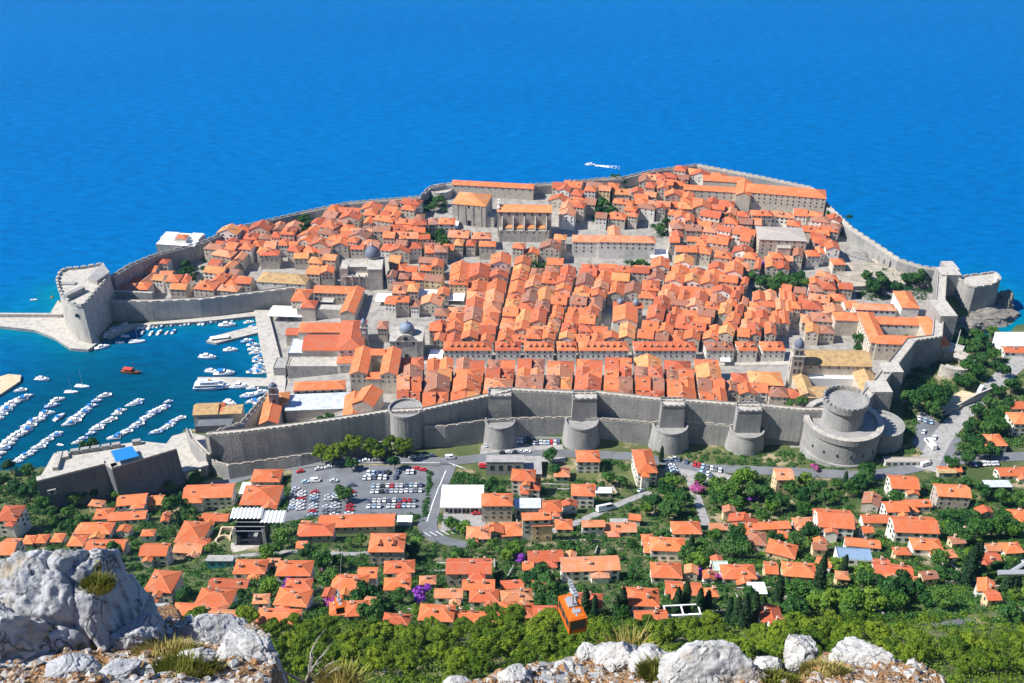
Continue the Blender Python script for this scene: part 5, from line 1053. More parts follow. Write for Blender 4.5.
# trees inside the walls
for px, py, sc, sd in [(304,226,1.3,0),(309,233,1.3,3),(300,235,1.2,6),(438,207,1.3,0),(434,212,1.2,3),(616,185,1.3,0),(622,187,1.1,3),(600,216,1.2,0),(606,220,1.2,3),(612,213,1.1,1),(597,222,1.0,6),(440,240,1.2,0),(447,246,1.2,3),(436,247,1.1,6),(415,236,1.0,0),(422,222,1.0,1),(730,225,1.3,0),(735,229,1.2,3),(660,235,1.2,0),(666,228,1.1,3),(770,290,1.2,1),(778,284,1.2,4),(786,288,1.3,1),(795,284,1.2,7),(803,290,1.2,1),(764,285,1.1,0),(752,282,1.1,3),(870,290,1.3,0),(878,286,1.4,3),(866,282,1.2,6),(886,290,1.1,0),(905,286,1.2,1),(912,282,1.1,0),(920,280,1.1,3),(858,345,1.2,0),(862,338,1.1,3),(300,240,1.1,0),(184,295,1.0,0),(188,270,1.1,3),(192,275,1.0,0),(830,220,1.0,0),(836,226,1.0,3),(845,231,.9,1),(548,270,.9,1),(540,272,.9,4),(640,268,.9,1),(655,275,1.0,4),(645,285,1.0,0),(508,386,.8,1),(800,408,1.0,0),(790,410,.9,3),(890,345,.9,1),(905,344,.9,4),(330,424,1.0,0),(322,426,.9,3),(235,298,.9,0),(412,242,1.5,0),(428,246,1.5,3),(443,250,1.4,0),(425,240,1.4,6),(302,238,1.5,3),(305,244,1.4,0),(602,212,1.6,0),(612,220,1.5,3),(760,290,1.5,0),(772,294,1.5,3),(790,292,1.6,0),(800,285,1.5,3),(636,272,1.3,0),(660,272,1.3,3),(186,280,1.4,0),(192,286,1.3,3),(872,296,1.6,0),(882,292,1.6,3),(895,296,1.4,6),(918,288,1.5,3)]:
    x, y, z = G(px, py); plant('broad', x, y, sc, sd, 'tree', f'{DT[sd % 3][0]} tree inside the walls', zone='town', group='trees in the town gardens')
# spreading pines in front of the wall beside the car park
for i, (px, py, sc, sd) in enumerate([(322,463,1.25,1),(340,461,1.3,2),(355,456,1.4,3),(372,458,1.3,1),(392,455,1.3,2),(405,458,1.35,3),(332,466,1.1,2),(380,462,1.0,3)]):
    x, y, z = G(px, py); plant('pine', x, y, sc, sd, label=['leftmost', 'second from the left', 'third from the left', 'fourth from the left', 'second from the right', 'rightmost', 'lowest left', 'lowest middle'][i]+' spreading pine in front of the wall above the car park', group='pines in front of the city wall')
for px, py, sc in [(915,412,1.5),(925,408,1.6),(935,412,1.5),(905,408,1.2),(942,404,1.3),(930,420,1.2)]:
    x, y, z = G(px, py); plant('broad', x, y, sc*1.1, 0, desc='tall dark green tree', noun='tree', group='trees by the west wall', zs=1.25)
x, y, z = W(88, 447, 36); plant('broad', x, y+3, 1.35, 0, label='round dark tree just behind the parapet left of the blue canopy', z=28)
# cypresses, palms, flowering shrubs
CY = [(622,616,1.0),(585,617,1.0),(594,618,.8),(616,618,.8),(652,612,.75),(676,616,1.0),(684,614,1.15),(698,617,1.0),(706,616,.9),(742,630,1.15),(751,628,1.2),(735,626,1.0),(728,624,.9),(760,622,.9),(776,610,1.2),(818,590,1.3),(842,578,.9),(965,585,1.55),(971,578,1.4),(1004,594,1.2),(1012,588,1.3),(690,556,.9),(568,616,.6),(604,478,.7),(661,462,.8),(186,520,1.0),(181,530,.9),(843,490,.9),(385,625,.7),(393,620,.6)]
for px, py, sc in CY:
    x, y, z = G(px, py); plant('cypress', x, y, sc*1.15, 1+int(px) % 3, 'cypress', 'slim dark cypress', group='cypresses on the slope')
for px, py, sc in [(418,552,1.3),(472,555,1.35),(465,505,1.0),(470,500,1.2),(465,535,1.1),(455,563,.9),(350,548,.9),(497,556,.8)]:
    x, y, z = G(px, py); plant('palm', x, y, sc, 1+int(px) % 2, 'palm', 'palm with a spiky round crown', group='palms around the junction')
for px, py, sc, kd in [(422,600,1.6,'purple'),(519,562,1.2,'purple'),(695,576,1.3,'purple'),(753,501,1.3,'purple'),(326,582,1.3,'pink'),(697,494,1.6,'pink'),(284,544,.9,'purple'),(332,606,1.0,'pink'),(288,588,1.1,'purple'),(712,575,1.0,'pink'),(814,470,1.1,'pink'),(718,580,.9,'pink')]:
    x, y, z = G(px, py); plant(kd, x, y, sc, 1, 'shrub', f'{kd} flowering shrub', group='bougainvillea in the gardens')
x, y, z = G(765, 268); plant('purple', x, y, 1.5, 1, label='purple flowering shrub inside the walls above the green garden')
# pine wood on the steep slope below the camera
GP = 'pines of the wood at the foot of the rocks'; npn = 0
WOOD = []
yy = 186.0
while yy < 292:
    xx = -128+tr_rng.uniform(0, 8)
    while xx < 215:
        x, y = xx+tr_rng.uniform(-2.5, 2.5), yy+tr_rng.uniform(-2.5, 2.5); px, py = PX(x, y, hland(x, y)+8)
        lim = 616+6*math.sin(px*.021)+(6 if px > 600 else 0)-(9 if 640 < px < 720 else 0)+(8 if px > 930 else 0)
        if px > 150 and px < 1040 and py > lim and py < 700 and clear(x, y, 1.0) and npn < 255:
            sc = tr_rng.uniform(.6, 1.02) if py < 655 else tr_rng.uniform(.42, .75)
            plant('pine', x, y, sc, 1+tr_rng.randrange(5), 'pine', 'yellow-green pine in the wood', zone='wood', group=GP); npn += 1
        xx += 9.6
    yy += 9.4
print('pines', npn, 'trees', len(TREES))
ANCH['wood'] = [('the cable car', 572, 628), ('the pergola', 683, 632), ('the central white rocks', 600, 660), ('the right white rocks', 830, 650), ('the hill road', 950, 628), ('the dead branches', 300, 655), ('the long orange roof', 475, 625)]
# undergrowth: one mass of low leaves over the gardens and under the pines
rs = np.random.default_rng(3)
def undergrowth(name, label, npt, region, mtl, leaves, rad, size, avoid=True):
    P, Nn = [], []; k = 0
    while k < npt:
        px, py = region(rs); x, y, z = G(px, py)
        if avoid:
            bad = any((x-fx)**2+(y-fy)**2 < (fr*.95+.5)**2 for fx, fy, fr in FOOT) or any(inpoly(x, y, q) for q in LOTS)
            if not bad:
                for path, w in ROADS:
                    if any((x-a[0])**2+(y-a[1])**2 < (w+1.2)**2 for a in path[::2]): bad = True; break
            if bad: k += .25; continue
        r = rad*rs.uniform(.5, 1.3); d = rs.normal(size=(leaves, 3)); d[:, 2] = abs(d[:, 2]); d /= np.linalg.norm(d, axis=1, keepdims=True)
        P.append(np.array([x, y, z])+d*r*rs.uniform(.5, 1.05, (leaves, 1))*np.array([1.2, 1.2, .9])); Nn.append(d+rs.normal(size=d.shape)*.4); k += 1
    me = leaf_mesh(name, np.concatenate(P), np.concatenate(Nn), size, mtl, rs); tag(link(name, me), label, 'undergrowth', None, 'stuff')
def reg(x0, x1, y0, y1): return lambda r: (r.uniform(x0, x1), r.uniform(y0, y1))
undergrowth('garden_shrubs', 'dark low garden shrubs filling the gaps between the hillside houses', 3800, reg(-15, 1040, 478, 626), 'leaf_dark', 42, 2.2, .8)
undergrowth('garden_hedges', 'lighter green hedges and low bushes between the hillside houses', 2700, reg(-15, 1040, 480, 630), 'leaf_mid', 40, 1.7, .75)
undergrowth('light_bushes', 'bright green low bushes on the open slope at the right', 700, reg(760, 1040, 535, 628), 'leaf_light', 40, 1.8, .75)
undergrowth('wood_undergrowth', 'yellow-green low growth under and between the pines', 2300, reg(150, 1040, 618, 700), 'leaf_pine', 60, 2.6, .6, avoid=False)
undergrowth('slope_bushes', 'low bushes on the bank under the city wall and round fortress', 330, lambda r: (lambda a: (a, 462+r.uniform(-10, 8)))(r.uniform(600, 905)), 'leaf_dark', 40, 1.7, .75)
undergrowth('west_bushes', 'dense bushes around the west wall and cove', 700, reg(905, 1030, 335, 462), 'leaf_dark', 42, 2.2, .85)
undergrowth('shore_bushes', 'dense bushes left of the dark fortress', 150, reg(-10, 62, 470, 545), 'leaf_dark', 42, 2.2, .8)
undergrowth('bright_hedges', 'bright green garden bushes and lawns among the hillside houses', 800, reg(130, 1040, 480, 626), 'leaf_light', 36, 1.6, .7)
TG = [(404,450,238,252),(296,312,220,242),(594,622,206,223),(652,672,224,238),(752,806,276,296),(856,930,272,300),(850,935,276,300),(860,940,270,284),(808,836,300,312),(626,668,262,276),(530,552,262,276),(180,210,256,290),(856,868,332,350),(826,850,216,234),(424,446,196,212),(726,740,220,232),(886,925,342,350),(610,626,180,192),(450,470,238,246)]
undergrowth('town_garden_shrubs', 'dark green shrubs in the walled gardens of the old town', 800, lambda r: (lambda b: (r.uniform(b[0], b[1]), r.uniform(b[2], b[3])))(TG[r.integers(len(TG))]), 'leaf_dark', 44, 2.6, .95, avoid=False)
undergrowth('junction_hedge', 'dark hedge along the right edge of the car park beside the road', 60, lambda r: (lambda t: (431-7*t+r.uniform(-1.5, 1.5), 472+50*t))(r.uniform(0, 1)), 'leaf_dark', 40, 1.6, .7, avoid=False)
undergrowth('bank_bushes', 'bushes on the bank above the white-roofed pavilion', 90, reg(446, 478, 474, 492), 'leaf_dark', 42, 2.0, .75)
undergrowth('slope_undergrowth', 'yellow-green scrub on the slope hidden behind the left boulder', 900, reg(-260, 160, 612, 700), 'leaf_pine', 60, 2.8, .6, avoid=False)
# ------------------------------------------------------------------ cars
def car_meshes(L, Wd, H, kind):
    b = MB(); w = Wd/2
    if kind == 'van': prof = [(-L/2, .35), (-L/2, H), (L*.30, H), (L*.42, H*.62), (L/2, H*.52), (L/2, .35)]
    else: prof = [(-L/2, .35), (-L/2+.05, .85), (-L*.33, .95), (-L*.22, H), (L*.10, H), (L*.24, .95), (L/2-.1, .78), (L/2, .35)]
    def ww(z): return w*(1 if z < 1.0 else 1-.16*(z-1.0)/max(H-1, .1))
    n = len(prof)
    for i in range(n):
        a, c = prof[i], prof[(i+1) % n]; b.face([(a[0], -ww(a[1]), a[1]), (c[0], -ww(c[1]), c[1]), (c[0], ww(c[1]), c[1]), (a[0], ww(a[1]), a[1])][::-1])
    for s in (-1, 1):
        pts = [(x, s*ww(z), z) for x, z in prof]; b.face(pts if s < 0 else pts[::-1])
    body = b.mesh('body', ['car_paint']); g = MB(); e = .03
    if kind == 'van': g.face([(L*.305, -w*.8, H-.08), (L*.418, -w*.86, H*.64), (L*.418, w*.86, H*.64), (L*.305, w*.8, H-.08)]); q = [(-L*.05, H*.62), (-L*.05, H-.12), (L*.27, H-.12), (L*.36, H*.62)]
    else:
        g.face([(L*.115, -w*.78, H+.0), (L*.24+.02, -w*.9, .98), (L*.24+.02, w*.9, .98), (L*.115, w*.78, H+.0)]); g.face([(-L*.225, w*.78, H+.0), (-L*.33-.02, w*.9, .98), (-L*.33-.02, -w*.9, .98), (-L*.225, -w*.78, H+.0)]); q = [(-L*.29, .98), (-L*.2, H-.07), (L*.09, H-.07), (L*.2, .98)]
    for s in (-1, 1):
        p = [(x, s*(ww(z)+e), z) for x, z in q]; g.face(p if s > 0 else p[::-1])
    wh = MB()
    for sx in (-.31, .31):
        for s in (-1, 1): wh.tube((L*sx, s*(w-.1), .33), (L*sx, s*(w+.03), .33), .33, 9)
    return body, g.mesh('window', ['glass_dark']), L, Wd
CARS = {'car': car_meshes(4.3, 1.8, 1.48, 'car'), 'van': car_meshes(5.3, 2.0, 2.2, 'van'), 'bus': car_meshes(10.5, 2.5, 3.1, 'van')}
WHEEL = None
wh = MB(); wh.tube((0, -.11, 0), (0, .11, 0), .33, 10); WHEEL = wh.mesh('wheel', ['rubber'])
CC_ = [((.78, .79, .80), 'white'), ((.62, .66, .72), 'silver'), ((.10, .13, .20), 'dark blue'), ((.03, .035, .04), 'black'), ((.55, .03, .04), 'red'), ((.20, .22, .25), 'grey'), ((.40, .55, .70), 'pale blue')]
crg = random.Random(21)
def car(x, y, rot, ci=None, kind='car', label=None, group=None, lift=.5):
    body, g, L, Wd = CARS[kind]; z = hland(x, y)+lift; dz = .8
    zx = (hland(x+math.cos(rot), y+math.sin(rot))-hland(x-math.cos(rot), y-math.sin(rot)))/2
    o = empty('parked_car' if kind == 'car' else kind, (x, y, z)); zy = (hland(x-math.sin(rot), y+math.cos(rot))-hland(x+math.sin(rot), y-math.cos(rot)))/2
    o.rotation_euler = (math.atan(zy), -math.atan(zx), rot)
    ci = crg.choices(range(7), [24, 22, 16, 10, 9, 9, 10])[0] if ci is None else ci
    b = link('body', body, o); b.color = (*CC_[ci][0], 1); link('window', g, o)
    for sx in (-.31, .31):
        for s in (-1, 1): link('wheel', WHEEL, o, (L*sx, s*(Wd/2-.08), .33))
    o.scale = (1.12,)*3; tag(o, None, kind, group); o['ci'] = ci; return o
def row_cars(name, a, b, n, rot, group, words=('left', 'right'), skip=.06, ci=None, kinds=None):
    A, B = G(*a), G(*b); lst = []
    for i in range(n):
        t = (i+.5)/n
        if crg.random() < skip: continue
        lst.append(car(A[0]+(B[0]-A[0])*t+crg.uniform(-.15, .15), A[1]+(B[1]-A[1])*t+crg.uniform(-.25, .25), rot+crg.choice([0, math.pi])+crg.uniform(-.04, .04), group=group, ci=ci))
    m = len(lst)
    for i, o in enumerate(lst):
        pos = f'{OR1[i]} from the {words[0]}' if i <= m//2 else f'{OR1[m-1-i]} from the {words[1]}'
        if i == 0: pos = words[0]+'most' if words[0] in ('left', 'top') else 'nearest the '+words[0]
        if i == m-1 and m > 1: pos = words[1]+'most' if words[1] in ('right', 'bottom') else 'nearest the '+words[1]
        o['label'] = f"{CC_[o['ci']][1]} car, {pos} in {name}"; del o['ci']
OR1 = ['first', 'second', 'third', 'fourth', 'fifth', 'sixth', 'seventh', 'eighth', 'ninth', 'tenth', 'eleventh', 'twelfth', 'thirteenth']
GP1 = 'cars parked in the main car park'; up = R(88)
row_cars('the upper middle car-park row', (371,487.5), (423,486.5), 11, up, GP1)
row_cars('the lower middle car-park row', (370,493), (423,492), 11, up, GP1)
row_cars('the upper front car-park row', (367,502.5), (417,501.5), 10, up, GP1)
row_cars('the lowest front car-park row', (366.5,508), (416.5,507), 10, up, GP1)
row_cars('the back car-park row', (366,474), (415,473), 10, up, GP1, skip=.12)
row_cars('the second car-park row from the back', (362,479), (398,478), 7, up, GP1, skip=.2)
row_cars('the left edge column of cars', (296,488), (293,511), 7, R(2), GP1, ('top', 'bottom'), 0)
row_cars('the second column of cars', (315,492), (312,518), 8, R(2), GP1, ('top', 'bottom'), 0)
row_cars('the third column of cars', (337,494), (334,518), 7, R(2), GP1, ('top', 'bottom'), .1)
row_cars('the fourth column of cars', (352,484), (349,517), 9, R(2), GP1, ('top', 'bottom'), .1)
row_cars('the inner left column of cars', (303,489), (300,512), 7, R(2), GP1, ('top', 'bottom'), .1)
row_cars('the column left of the big car-park tree', (329,496), (325,518), 6, R(2), GP1, ('top', 'bottom'), .15)
row_cars('the line along the main road', (296,473.5), (352,466.5), 6, R(8), 'cars parked along the main road', skip=.1)
row_cars('the line under the spreading pines', (352,463), (436,456.5), 9, R(6), 'cars parked along the main road', skip=.15)
row_cars('the curb line beside the road junction', (414,469), (426,471.5), 2, R(-14), 'red cars by the junction', skip=0, ci=4)
row_cars('the first row of the upper car park', (484,447), (501,439), 5, up, 'cars in the upper car park', skip=.1)
row_cars('the second row of the upper car park', (502,443), (530,441), 8, up, 'cars in the upper car park', skip=.1)
row_cars('the third row of the upper car park', (532,444), (560,443), 8, up, 'cars in the upper car park', skip=.2)
row_cars('the lowest row of the upper car park', (494,454), (530,453), 6, R(3), 'cars in the upper car park', skip=.2)
row_cars('the left row of the small car park', (669,463), (676,476), 5, R(10), 'cars in the small car park by the bastions', ('top', 'bottom'), 0)
row_cars('the top row of the small car park', (672,459), (722,472), 12, R(75), 'cars in the small car park by the bastions', skip=.15)
row_cars('the right row of the small car park', (700,470), (712,478), 4, R(70), 'cars in the small car park by the bastions', skip=.2)
row_cars('the upper row of the west car park', (917,419), (932,424), 5, R(80), 'cars in the west car park', skip=0)
row_cars('the lower row of the west car park', (922,432), (936,440), 4, R(60), 'cars in the west car park', skip=.2)
row_cars('the line beside the right-hand road', (968,466), (998,464), 7, R(85), 'cars beside the right-hand road', skip=.1)
row_cars('the line along the far right road', (955,455), (1015,448), 8, R(12), 'cars beside the right-hand road', skip=.3)
for px, py, ci, kd, rot, lb in [(450,459,0,'van',R(5),'white van driving along the main road above the junction'), (316,482,0,'van',R(-5),'white van at the left of the car park aisle'), (306,483,6,'car',R(-5),'pale blue car left of the white van in the car park aisle'), (334,482,1,'car',R(0),'silver car alone in the car park aisle below the two trees'), (930,446,0,'bus',R(95),'white bus standing in the west car park lane'), (925,466,0,'van',R(20),'white van on the road below the west car park'), (463,510,4,'van',R(85),'red van in front of the white-roofed pavilion'), (476,515,4,'car',R(10),'red car right of the red van in front of the pavilion'), (641,492,1,'car',R(40),'silver car at the top of the diagonal lane'), (606,511,0,'bus',R(28),'white bus on the diagonal lane between the houses'), (980,392,0,'bus',R(55),'white bus on the road outside the west wall'), (1004,372,2,'car',R(55),'dark blue car on the far road outside the west wall'), (484,468,4,'van',R(-5),'red van beside the grey flat-roofed building'), (390,552,0,'car',R(8),'white car on the garden lane below the long orange roof')]:
    g = G(px, py); o = car(g[0], g[1], rot, ci, kd); del o['ci']; tag(o, lb)
# ------------------------------------------------------------------ boats
def hull(L, B, H, m=10, top=0, mat_='boat_white', name='hull'):
    mb = MB(); rows = []
    for i in range(m+1):
        t = i/m; x = -L/2+L*t; w = B/2*(1-max(0, (t-.45)/.55)**2.2)*(.9+.1*min(1, t*3)); z = H*(1+.35*max(0, t-.4)); rows.append([(x-L*.02*t, 0, -.4), (x, -w*.8, .0), (x, -w, z), (x, -w*.88, z), (x, -w*.88, z-.35), (x, w*.88, z-.35), (x, w*.88, z), (x, w, z), (x, w*.8, 0)])
    for a, b in zip(rows, rows[1:]):
        for k in range(8): mb.face([a[k], b[k], b[k+1], a[k+1]][::-1])
        mb.face([a[8], b[8], b[0], a[0]][::-1])
    mb.face(rows[0]); return mb.mesh(name, [mat_])
HUL = {'motor': hull(8, 2.8, 1.0), 'small': hull(5.4, 2.0, .7), 'sail': hull(10.5, 3.2, 1.1)}
def cab(L, B, z0, h):
    mb = MB(); mb.prism([(-L*.25, -B*.36), (L*.12, -B*.36), (L*.30, -B*.2), (L*.30, B*.2), (L*.12, B*.36), (-L*.25, B*.36)], z0, z0+h*.6, .1); mb.prism([(-L*.2, -B*.3), (L*.05, -B*.3), (L*.05, B*.3), (-L*.2, B*.3)], z0+h*.6, z0+h*.62, .0); mb.box(-L*.08, 0, z0+h*.62, z0+h, L*.24, B*.56); return mb.mesh('cabin', ['boat_white'])
CAB = {'motor': cab(8, 2.8, .65, 1.5), 'sail': cab(10.5, 2.4, .75, .9)}
mb = MB(); mb.face([(.55, -.75, 1.9), (1.35, -.85, 1.15), (1.35, .85, 1.15), (.55, .75, 1.9)]); mb.box(-.7, 0, 1.62, 1.95, 1.95, 1.6); WS = mb.mesh('windscreen', ['glass_dark'])
mb = MB(); mb.box(-1.3, 0, 2.2, 2.26, 2.2, 2.2); AWN = mb.mesh('sunshade', ['pool_blue']); mb = MB(); mb.box(.3, 0, .45, .55, .35, 1.5); mb.box(-1.3, 0, .45, .55, .4, 1.6); BEN = mb.mesh('bench', ['boat_wood'])
mb = MB(); mb.tube((.6, 0, .8), (.6, 0, 13), .11, 6, .06); MAST = mb.mesh('mast', ['metal_grey']); mb = MB(); mb.tube((.6, 0, 2.2), (-4, 0, 2.1), .1, 6); mb.tube((.5, 0, 2.35), (-3.8, 0, 2.25), .2, 6); BOOM = mb.mesh('boom', ['white_cloth'])
brg = random.Random(9)
def boat(px, py, kind='motor', rot=0, label=None, group=None, sc=1.0, col=None, name=None):
    p = W(px, py, .05); o = empty(name or {'motor': 'motorboat', 'small': 'rowing_boat', 'sail': 'sailboat'}[kind], p, rot); sc *= 1.06; px += brg.uniform(-.8, .8); py += brg.uniform(-.5, .5); p = W(px, py, .05); o.location = p; o.scale = (sc, sc, sc)
    h = link('hull', HUL[kind], o); c = col or brg.choice([(1, 1, 1), (1, 1, 1), (1, 1, 1), (.85, .95, 1), (1, .98, .9), (.35, .5, .8)]); h.color = (*c, 1)
    if kind in CAB: link('cabin', CAB[kind], o).color = (1, 1, 1, 1)
    if kind == 'motor':
        link('windscreen', WS, o)
        if brg.random() < .25: link('sunshade', AWN, o)
    if kind == 'small': link('bench', BEN, o)
    if kind == 'sail': link('mast', MAST, o); link('boom', BOOM, o)
    return tag(o, label, 'boat', group)
def moor(rowname, pts, rot, group='small boats moored in the harbour', kind='motor', sc=1.0, words=('right', 'left')):
    n = len(pts)
    for i, (x, y) in enumerate(pts):
        pos = f'{OR2(i)} from the {words[0]} end' if i <= n//2 else f'{OR2(n-1-i)} from the {words[1]} end'
        k = kind if kind != 'mix' else brg.choice(['motor', 'small'])
        nm = {'motor': 'white motorboat', 'small': 'small open boat', 'sail': 'sailboat'}[k]
        boat(x, y, k, rot+brg.uniform(-.15, .15)+brg.choice([0, math.pi]), f'{nm}, {pos} of {rowname}', group, sc*brg.uniform(.8, 1.15))
def OR2(i): return OR1[i] if i < 13 else f'{i+1}th'
r1 = R(18)
moor('the mooring row beside the left pier', [(21,391),(27,397),(20,401),(13,404),(9,408),(5,411),(2,415),(-3,420)], r1, sc=1.15)
moor('the long left-edge mooring row', [(58,401),(53,406),(47,414),(42,418),(38,421),(34,423),(29,427),(25,431),(20,435),(15,438),(11,442),(7,446),(3,450),(-1,455),(-5,459)], r1, sc=1.15)
moor('the short lower-left mooring row', [(58,434),(55,437),(47,441),(43,445),(38,448),(31,453),(27,456),(22,459),(17,463)], r1)
moor('the third mooring row from the left', [(105,397),(98,402),(92,407),(87,410),(83,413),(80,416),(76,419),(73,422),(69,425)], r1, sc=1.1)
moor('the fourth mooring row from the left', [(139,401),(135,404),(130,406),(122,411),(117,415),(111,420),(106,423),(100,427),(96,430),(92,434),(83,439),(77,443)], r1)
moor('the fifth mooring row from the left', [(168,403),(164,408),(159,411),(154,413),(150,416),(146,419),(141,422),(137,425),(133,428),(127,432),(121,435),(114,439)], r1)
moor('the rightmost mooring row', [(180,419),(175,422),(171,425),(167,427),(162,430),(156,433)], r1)
moor('the long harbour-wall boat row', [(140+i*4.6, 327.6-i*.33) for i in range(16)], R(80), sc=.85, kind='mix', words=('left', 'right'))
moor('the short harbour-wall boat row', [(143,333.5),(151,334),(160,333.5),(167,333),(173,332.5)], R(80), sc=.85, kind='mix', words=('left', 'right'))
moor('the right-end harbour-wall boat row', [(212,322),(218,321),(226,320),(233,319),(240,317.5),(246,317)], R(75), sc=.95, words=('left', 'right'))
moor('the market quay boat row', [(249,323),(252,327.5),(256,331),(247,342),(253,346),(254,350),(256,354),(258,358),(258,362),(259,366),(258,370),(252,373),(261,374)], R(12), sc=1.1, words=('top', 'bottom'))
moor('the cluster below the ferry pier', [(252,389),(247,396),(253,396),(262,393),(253,402),(264,399),(259,404)], R(10), sc=1.2, words=('top', 'bottom'))
moor('the line below the harbour fort', [(125,325.5),(113,330),(113,334),(108,337.5),(103,348)], R(20), sc=1.15, words=('top', 'bottom'))
for a in [(230,351,'motor',.1,1.3,'white motorboat lying alone between the two harbour piers'),(208,358,'motor',-.1,1.6,'broad white motorboat in the middle of the harbour right side'),(231,404,'motor',-.5,1.3,'white motorboat alone right of the rightmost mooring row'),(59,418,'motor',1.1,1.1,'white motorboat lying crosswise between two mooring rows'),(43,380,'motor',-.1,1.3,'white motorboat alone right of the left pier'),(125,336.5,'small',-.1,1.2,'pale open boat below the harbour fort foot'),(120,343,'small',.05,1.2,'white open boat nearest the harbour mouth below the fort'),(60,445,'small',-.3,.9,'blue open boat between two mooring rows'),(225,375,'motor',.1,1.8,'white excursion boat lying behind the ferry pier'),(213,372,'motor',-.2,1.3,'white boat behind the ferry at the pier head'),(34,300,'small',.1,1.0,'tiny boat on the open sea left of the harbour fort'),(222,407,'small',.3,.9,'small open boat left of the lone motorboat by the arsenal'),(240,387,'motor',.05,1.7,'long low boat at the lower side of the ferry pier'),(228,326.5,'motor',.1,1.6,'white trip boat above the upper pier')]:
    boat(a[0], a[1], a[2], a[3], a[5], 'small boats moored in the harbour', a[4], (1, 1, 1))
boat(82, 387, 'sail', -.1, 'larger white sailboat with a tall mast in the outer harbour', 'sailboats'); boat(72, 393, 'sail', .02, 'smaller white sailboat nearest the mooring rows', 'sailboats', .9); boat(137, 343, 'sail', .2, 'white sailing yacht below the left end of the harbour wall', 'sailboats', 1.1)
# red wooden boat, ferry, trip boats
p = W(131, 373, .05); o = empty('wooden_boat', p, R(-12)); tag(o, 'dark wooden boat with a red canopy in the middle of the harbour', 'boat'); o.scale = (1.35,)*3
link('hull', hull(11, 3.2, 1.3, mat_='boat_wood'), o); part_box(o, 'cabin', 'boat_wood', -.8, 0, 1, 2.2, 4, 2); part_box(o, 'canopy', 'red_cloth', -1.5, 0, 2.5, 2.75, 5, 2.6); mb = MB(); mb.tube((2.5, 0, 1), (2.5, 0, 7.5), .1); mb.tube((4.5, 0, 1.6), (7, 0, 2.4), .1); mb.build('mast', 'boat_wood', o)
p = W(212, 388, .05); o = empty('ferry', p, R(4)); tag(o, 'white and blue double-decked excursion ferry moored at the pier', 'ferry'); link('hull', hull(25, 7, 2.2, 14), o)
part_box(o, 'hull_band', 'boat_blue', -1.5, 0, 1.5, 1.9, 21, 6.9); part_box(o, 'lower_deck', 'boat_white', -1.5, 0, 1.9, 4.0, 19, 6); part_box(o, 'window', 'glass_dark', -1.5, 0, 2.5, 3.4, 18.2, 6.06); part_box(o, 'upper_deck', 'boat_white', -1.5, 0, 4.0, 4.25, 20, 6.4); part_box(o, 'canopy', 'metal_roof', -3, 0, 6.2, 6.4, 13, 5.8); part_box(o, 'wheelhouse', 'boat_white', 4.5, 0, 4.25, 6.6, 3.2, 4); part_box(o, 'funnel', 'yellow_paint', -1, 0, 6.4, 7.8, 1.5, 1.3)
for i in range(5):
    for s in (-1, 1): mb = MB(); mb.tube((-9+i*3, s*2.8, 4.2), (-9+i*3, s*2.8, 6.2), .06); mb.build('post', 'boat_white', o)
p = W(222, 340.5, .05); o = empty('trip_boat', p, R(12)); tag(o, 'long flat white trip boat with red seats along the upper pier', 'boat'); link('hull', hull(20, 4.6, 1.4, 12), o); part_box(o, 'canopy', 'white_cloth', -1.5, 0, 3.2, 3.4, 14, 4); part_box(o, 'bench', 'red_cloth', -1, 0, 1.1, 1.6, 11, 2.6)
for i in range(5):
    for s in (-1, 1): mb = MB(); mb.tube((-8+i*3.2, s*1.9, 1), (-8+i*3.2, s*1.9, 3.2), .06); mb.build('post', 'boat_white', o)
for q in o.children:
    if q.name.startswith('hull'): q.color = (1, 1, 1, 1)
p = W(590, 165.2, .05); o = empty('speedboat', p, R(172)); tag(o, 'white speedboat trailing a wake on the open sea beyond the town', 'boat'); o.scale = (1.3,)*3; link('hull', HUL['motor'], o); link('cabin', CAB['motor'], o); link('windscreen', WS, o)
mb = MB(); wr = random.Random(4)
for i in range(220):
    t = wr.random()**1.4; x = p[0]+3+t*28; sp = .8+t*4.5; y = p[1]-t*7+wr.uniform(-1, 1)*sp; s = wr.uniform(.3, 1.1)*(1-.75*t); mb.prism([(x+s*math.cos(a)*1.6, y+s*math.sin(a)*.8) for a in (0, 1.2, 2.4, 3.6, 4.9)], -.1, .12+wr.uniform(0, .1))
tag(mb.build('wake_foam', 'white_paint'), 'white foam of the wake behind the speedboat', 'wake', None, 'stuff')
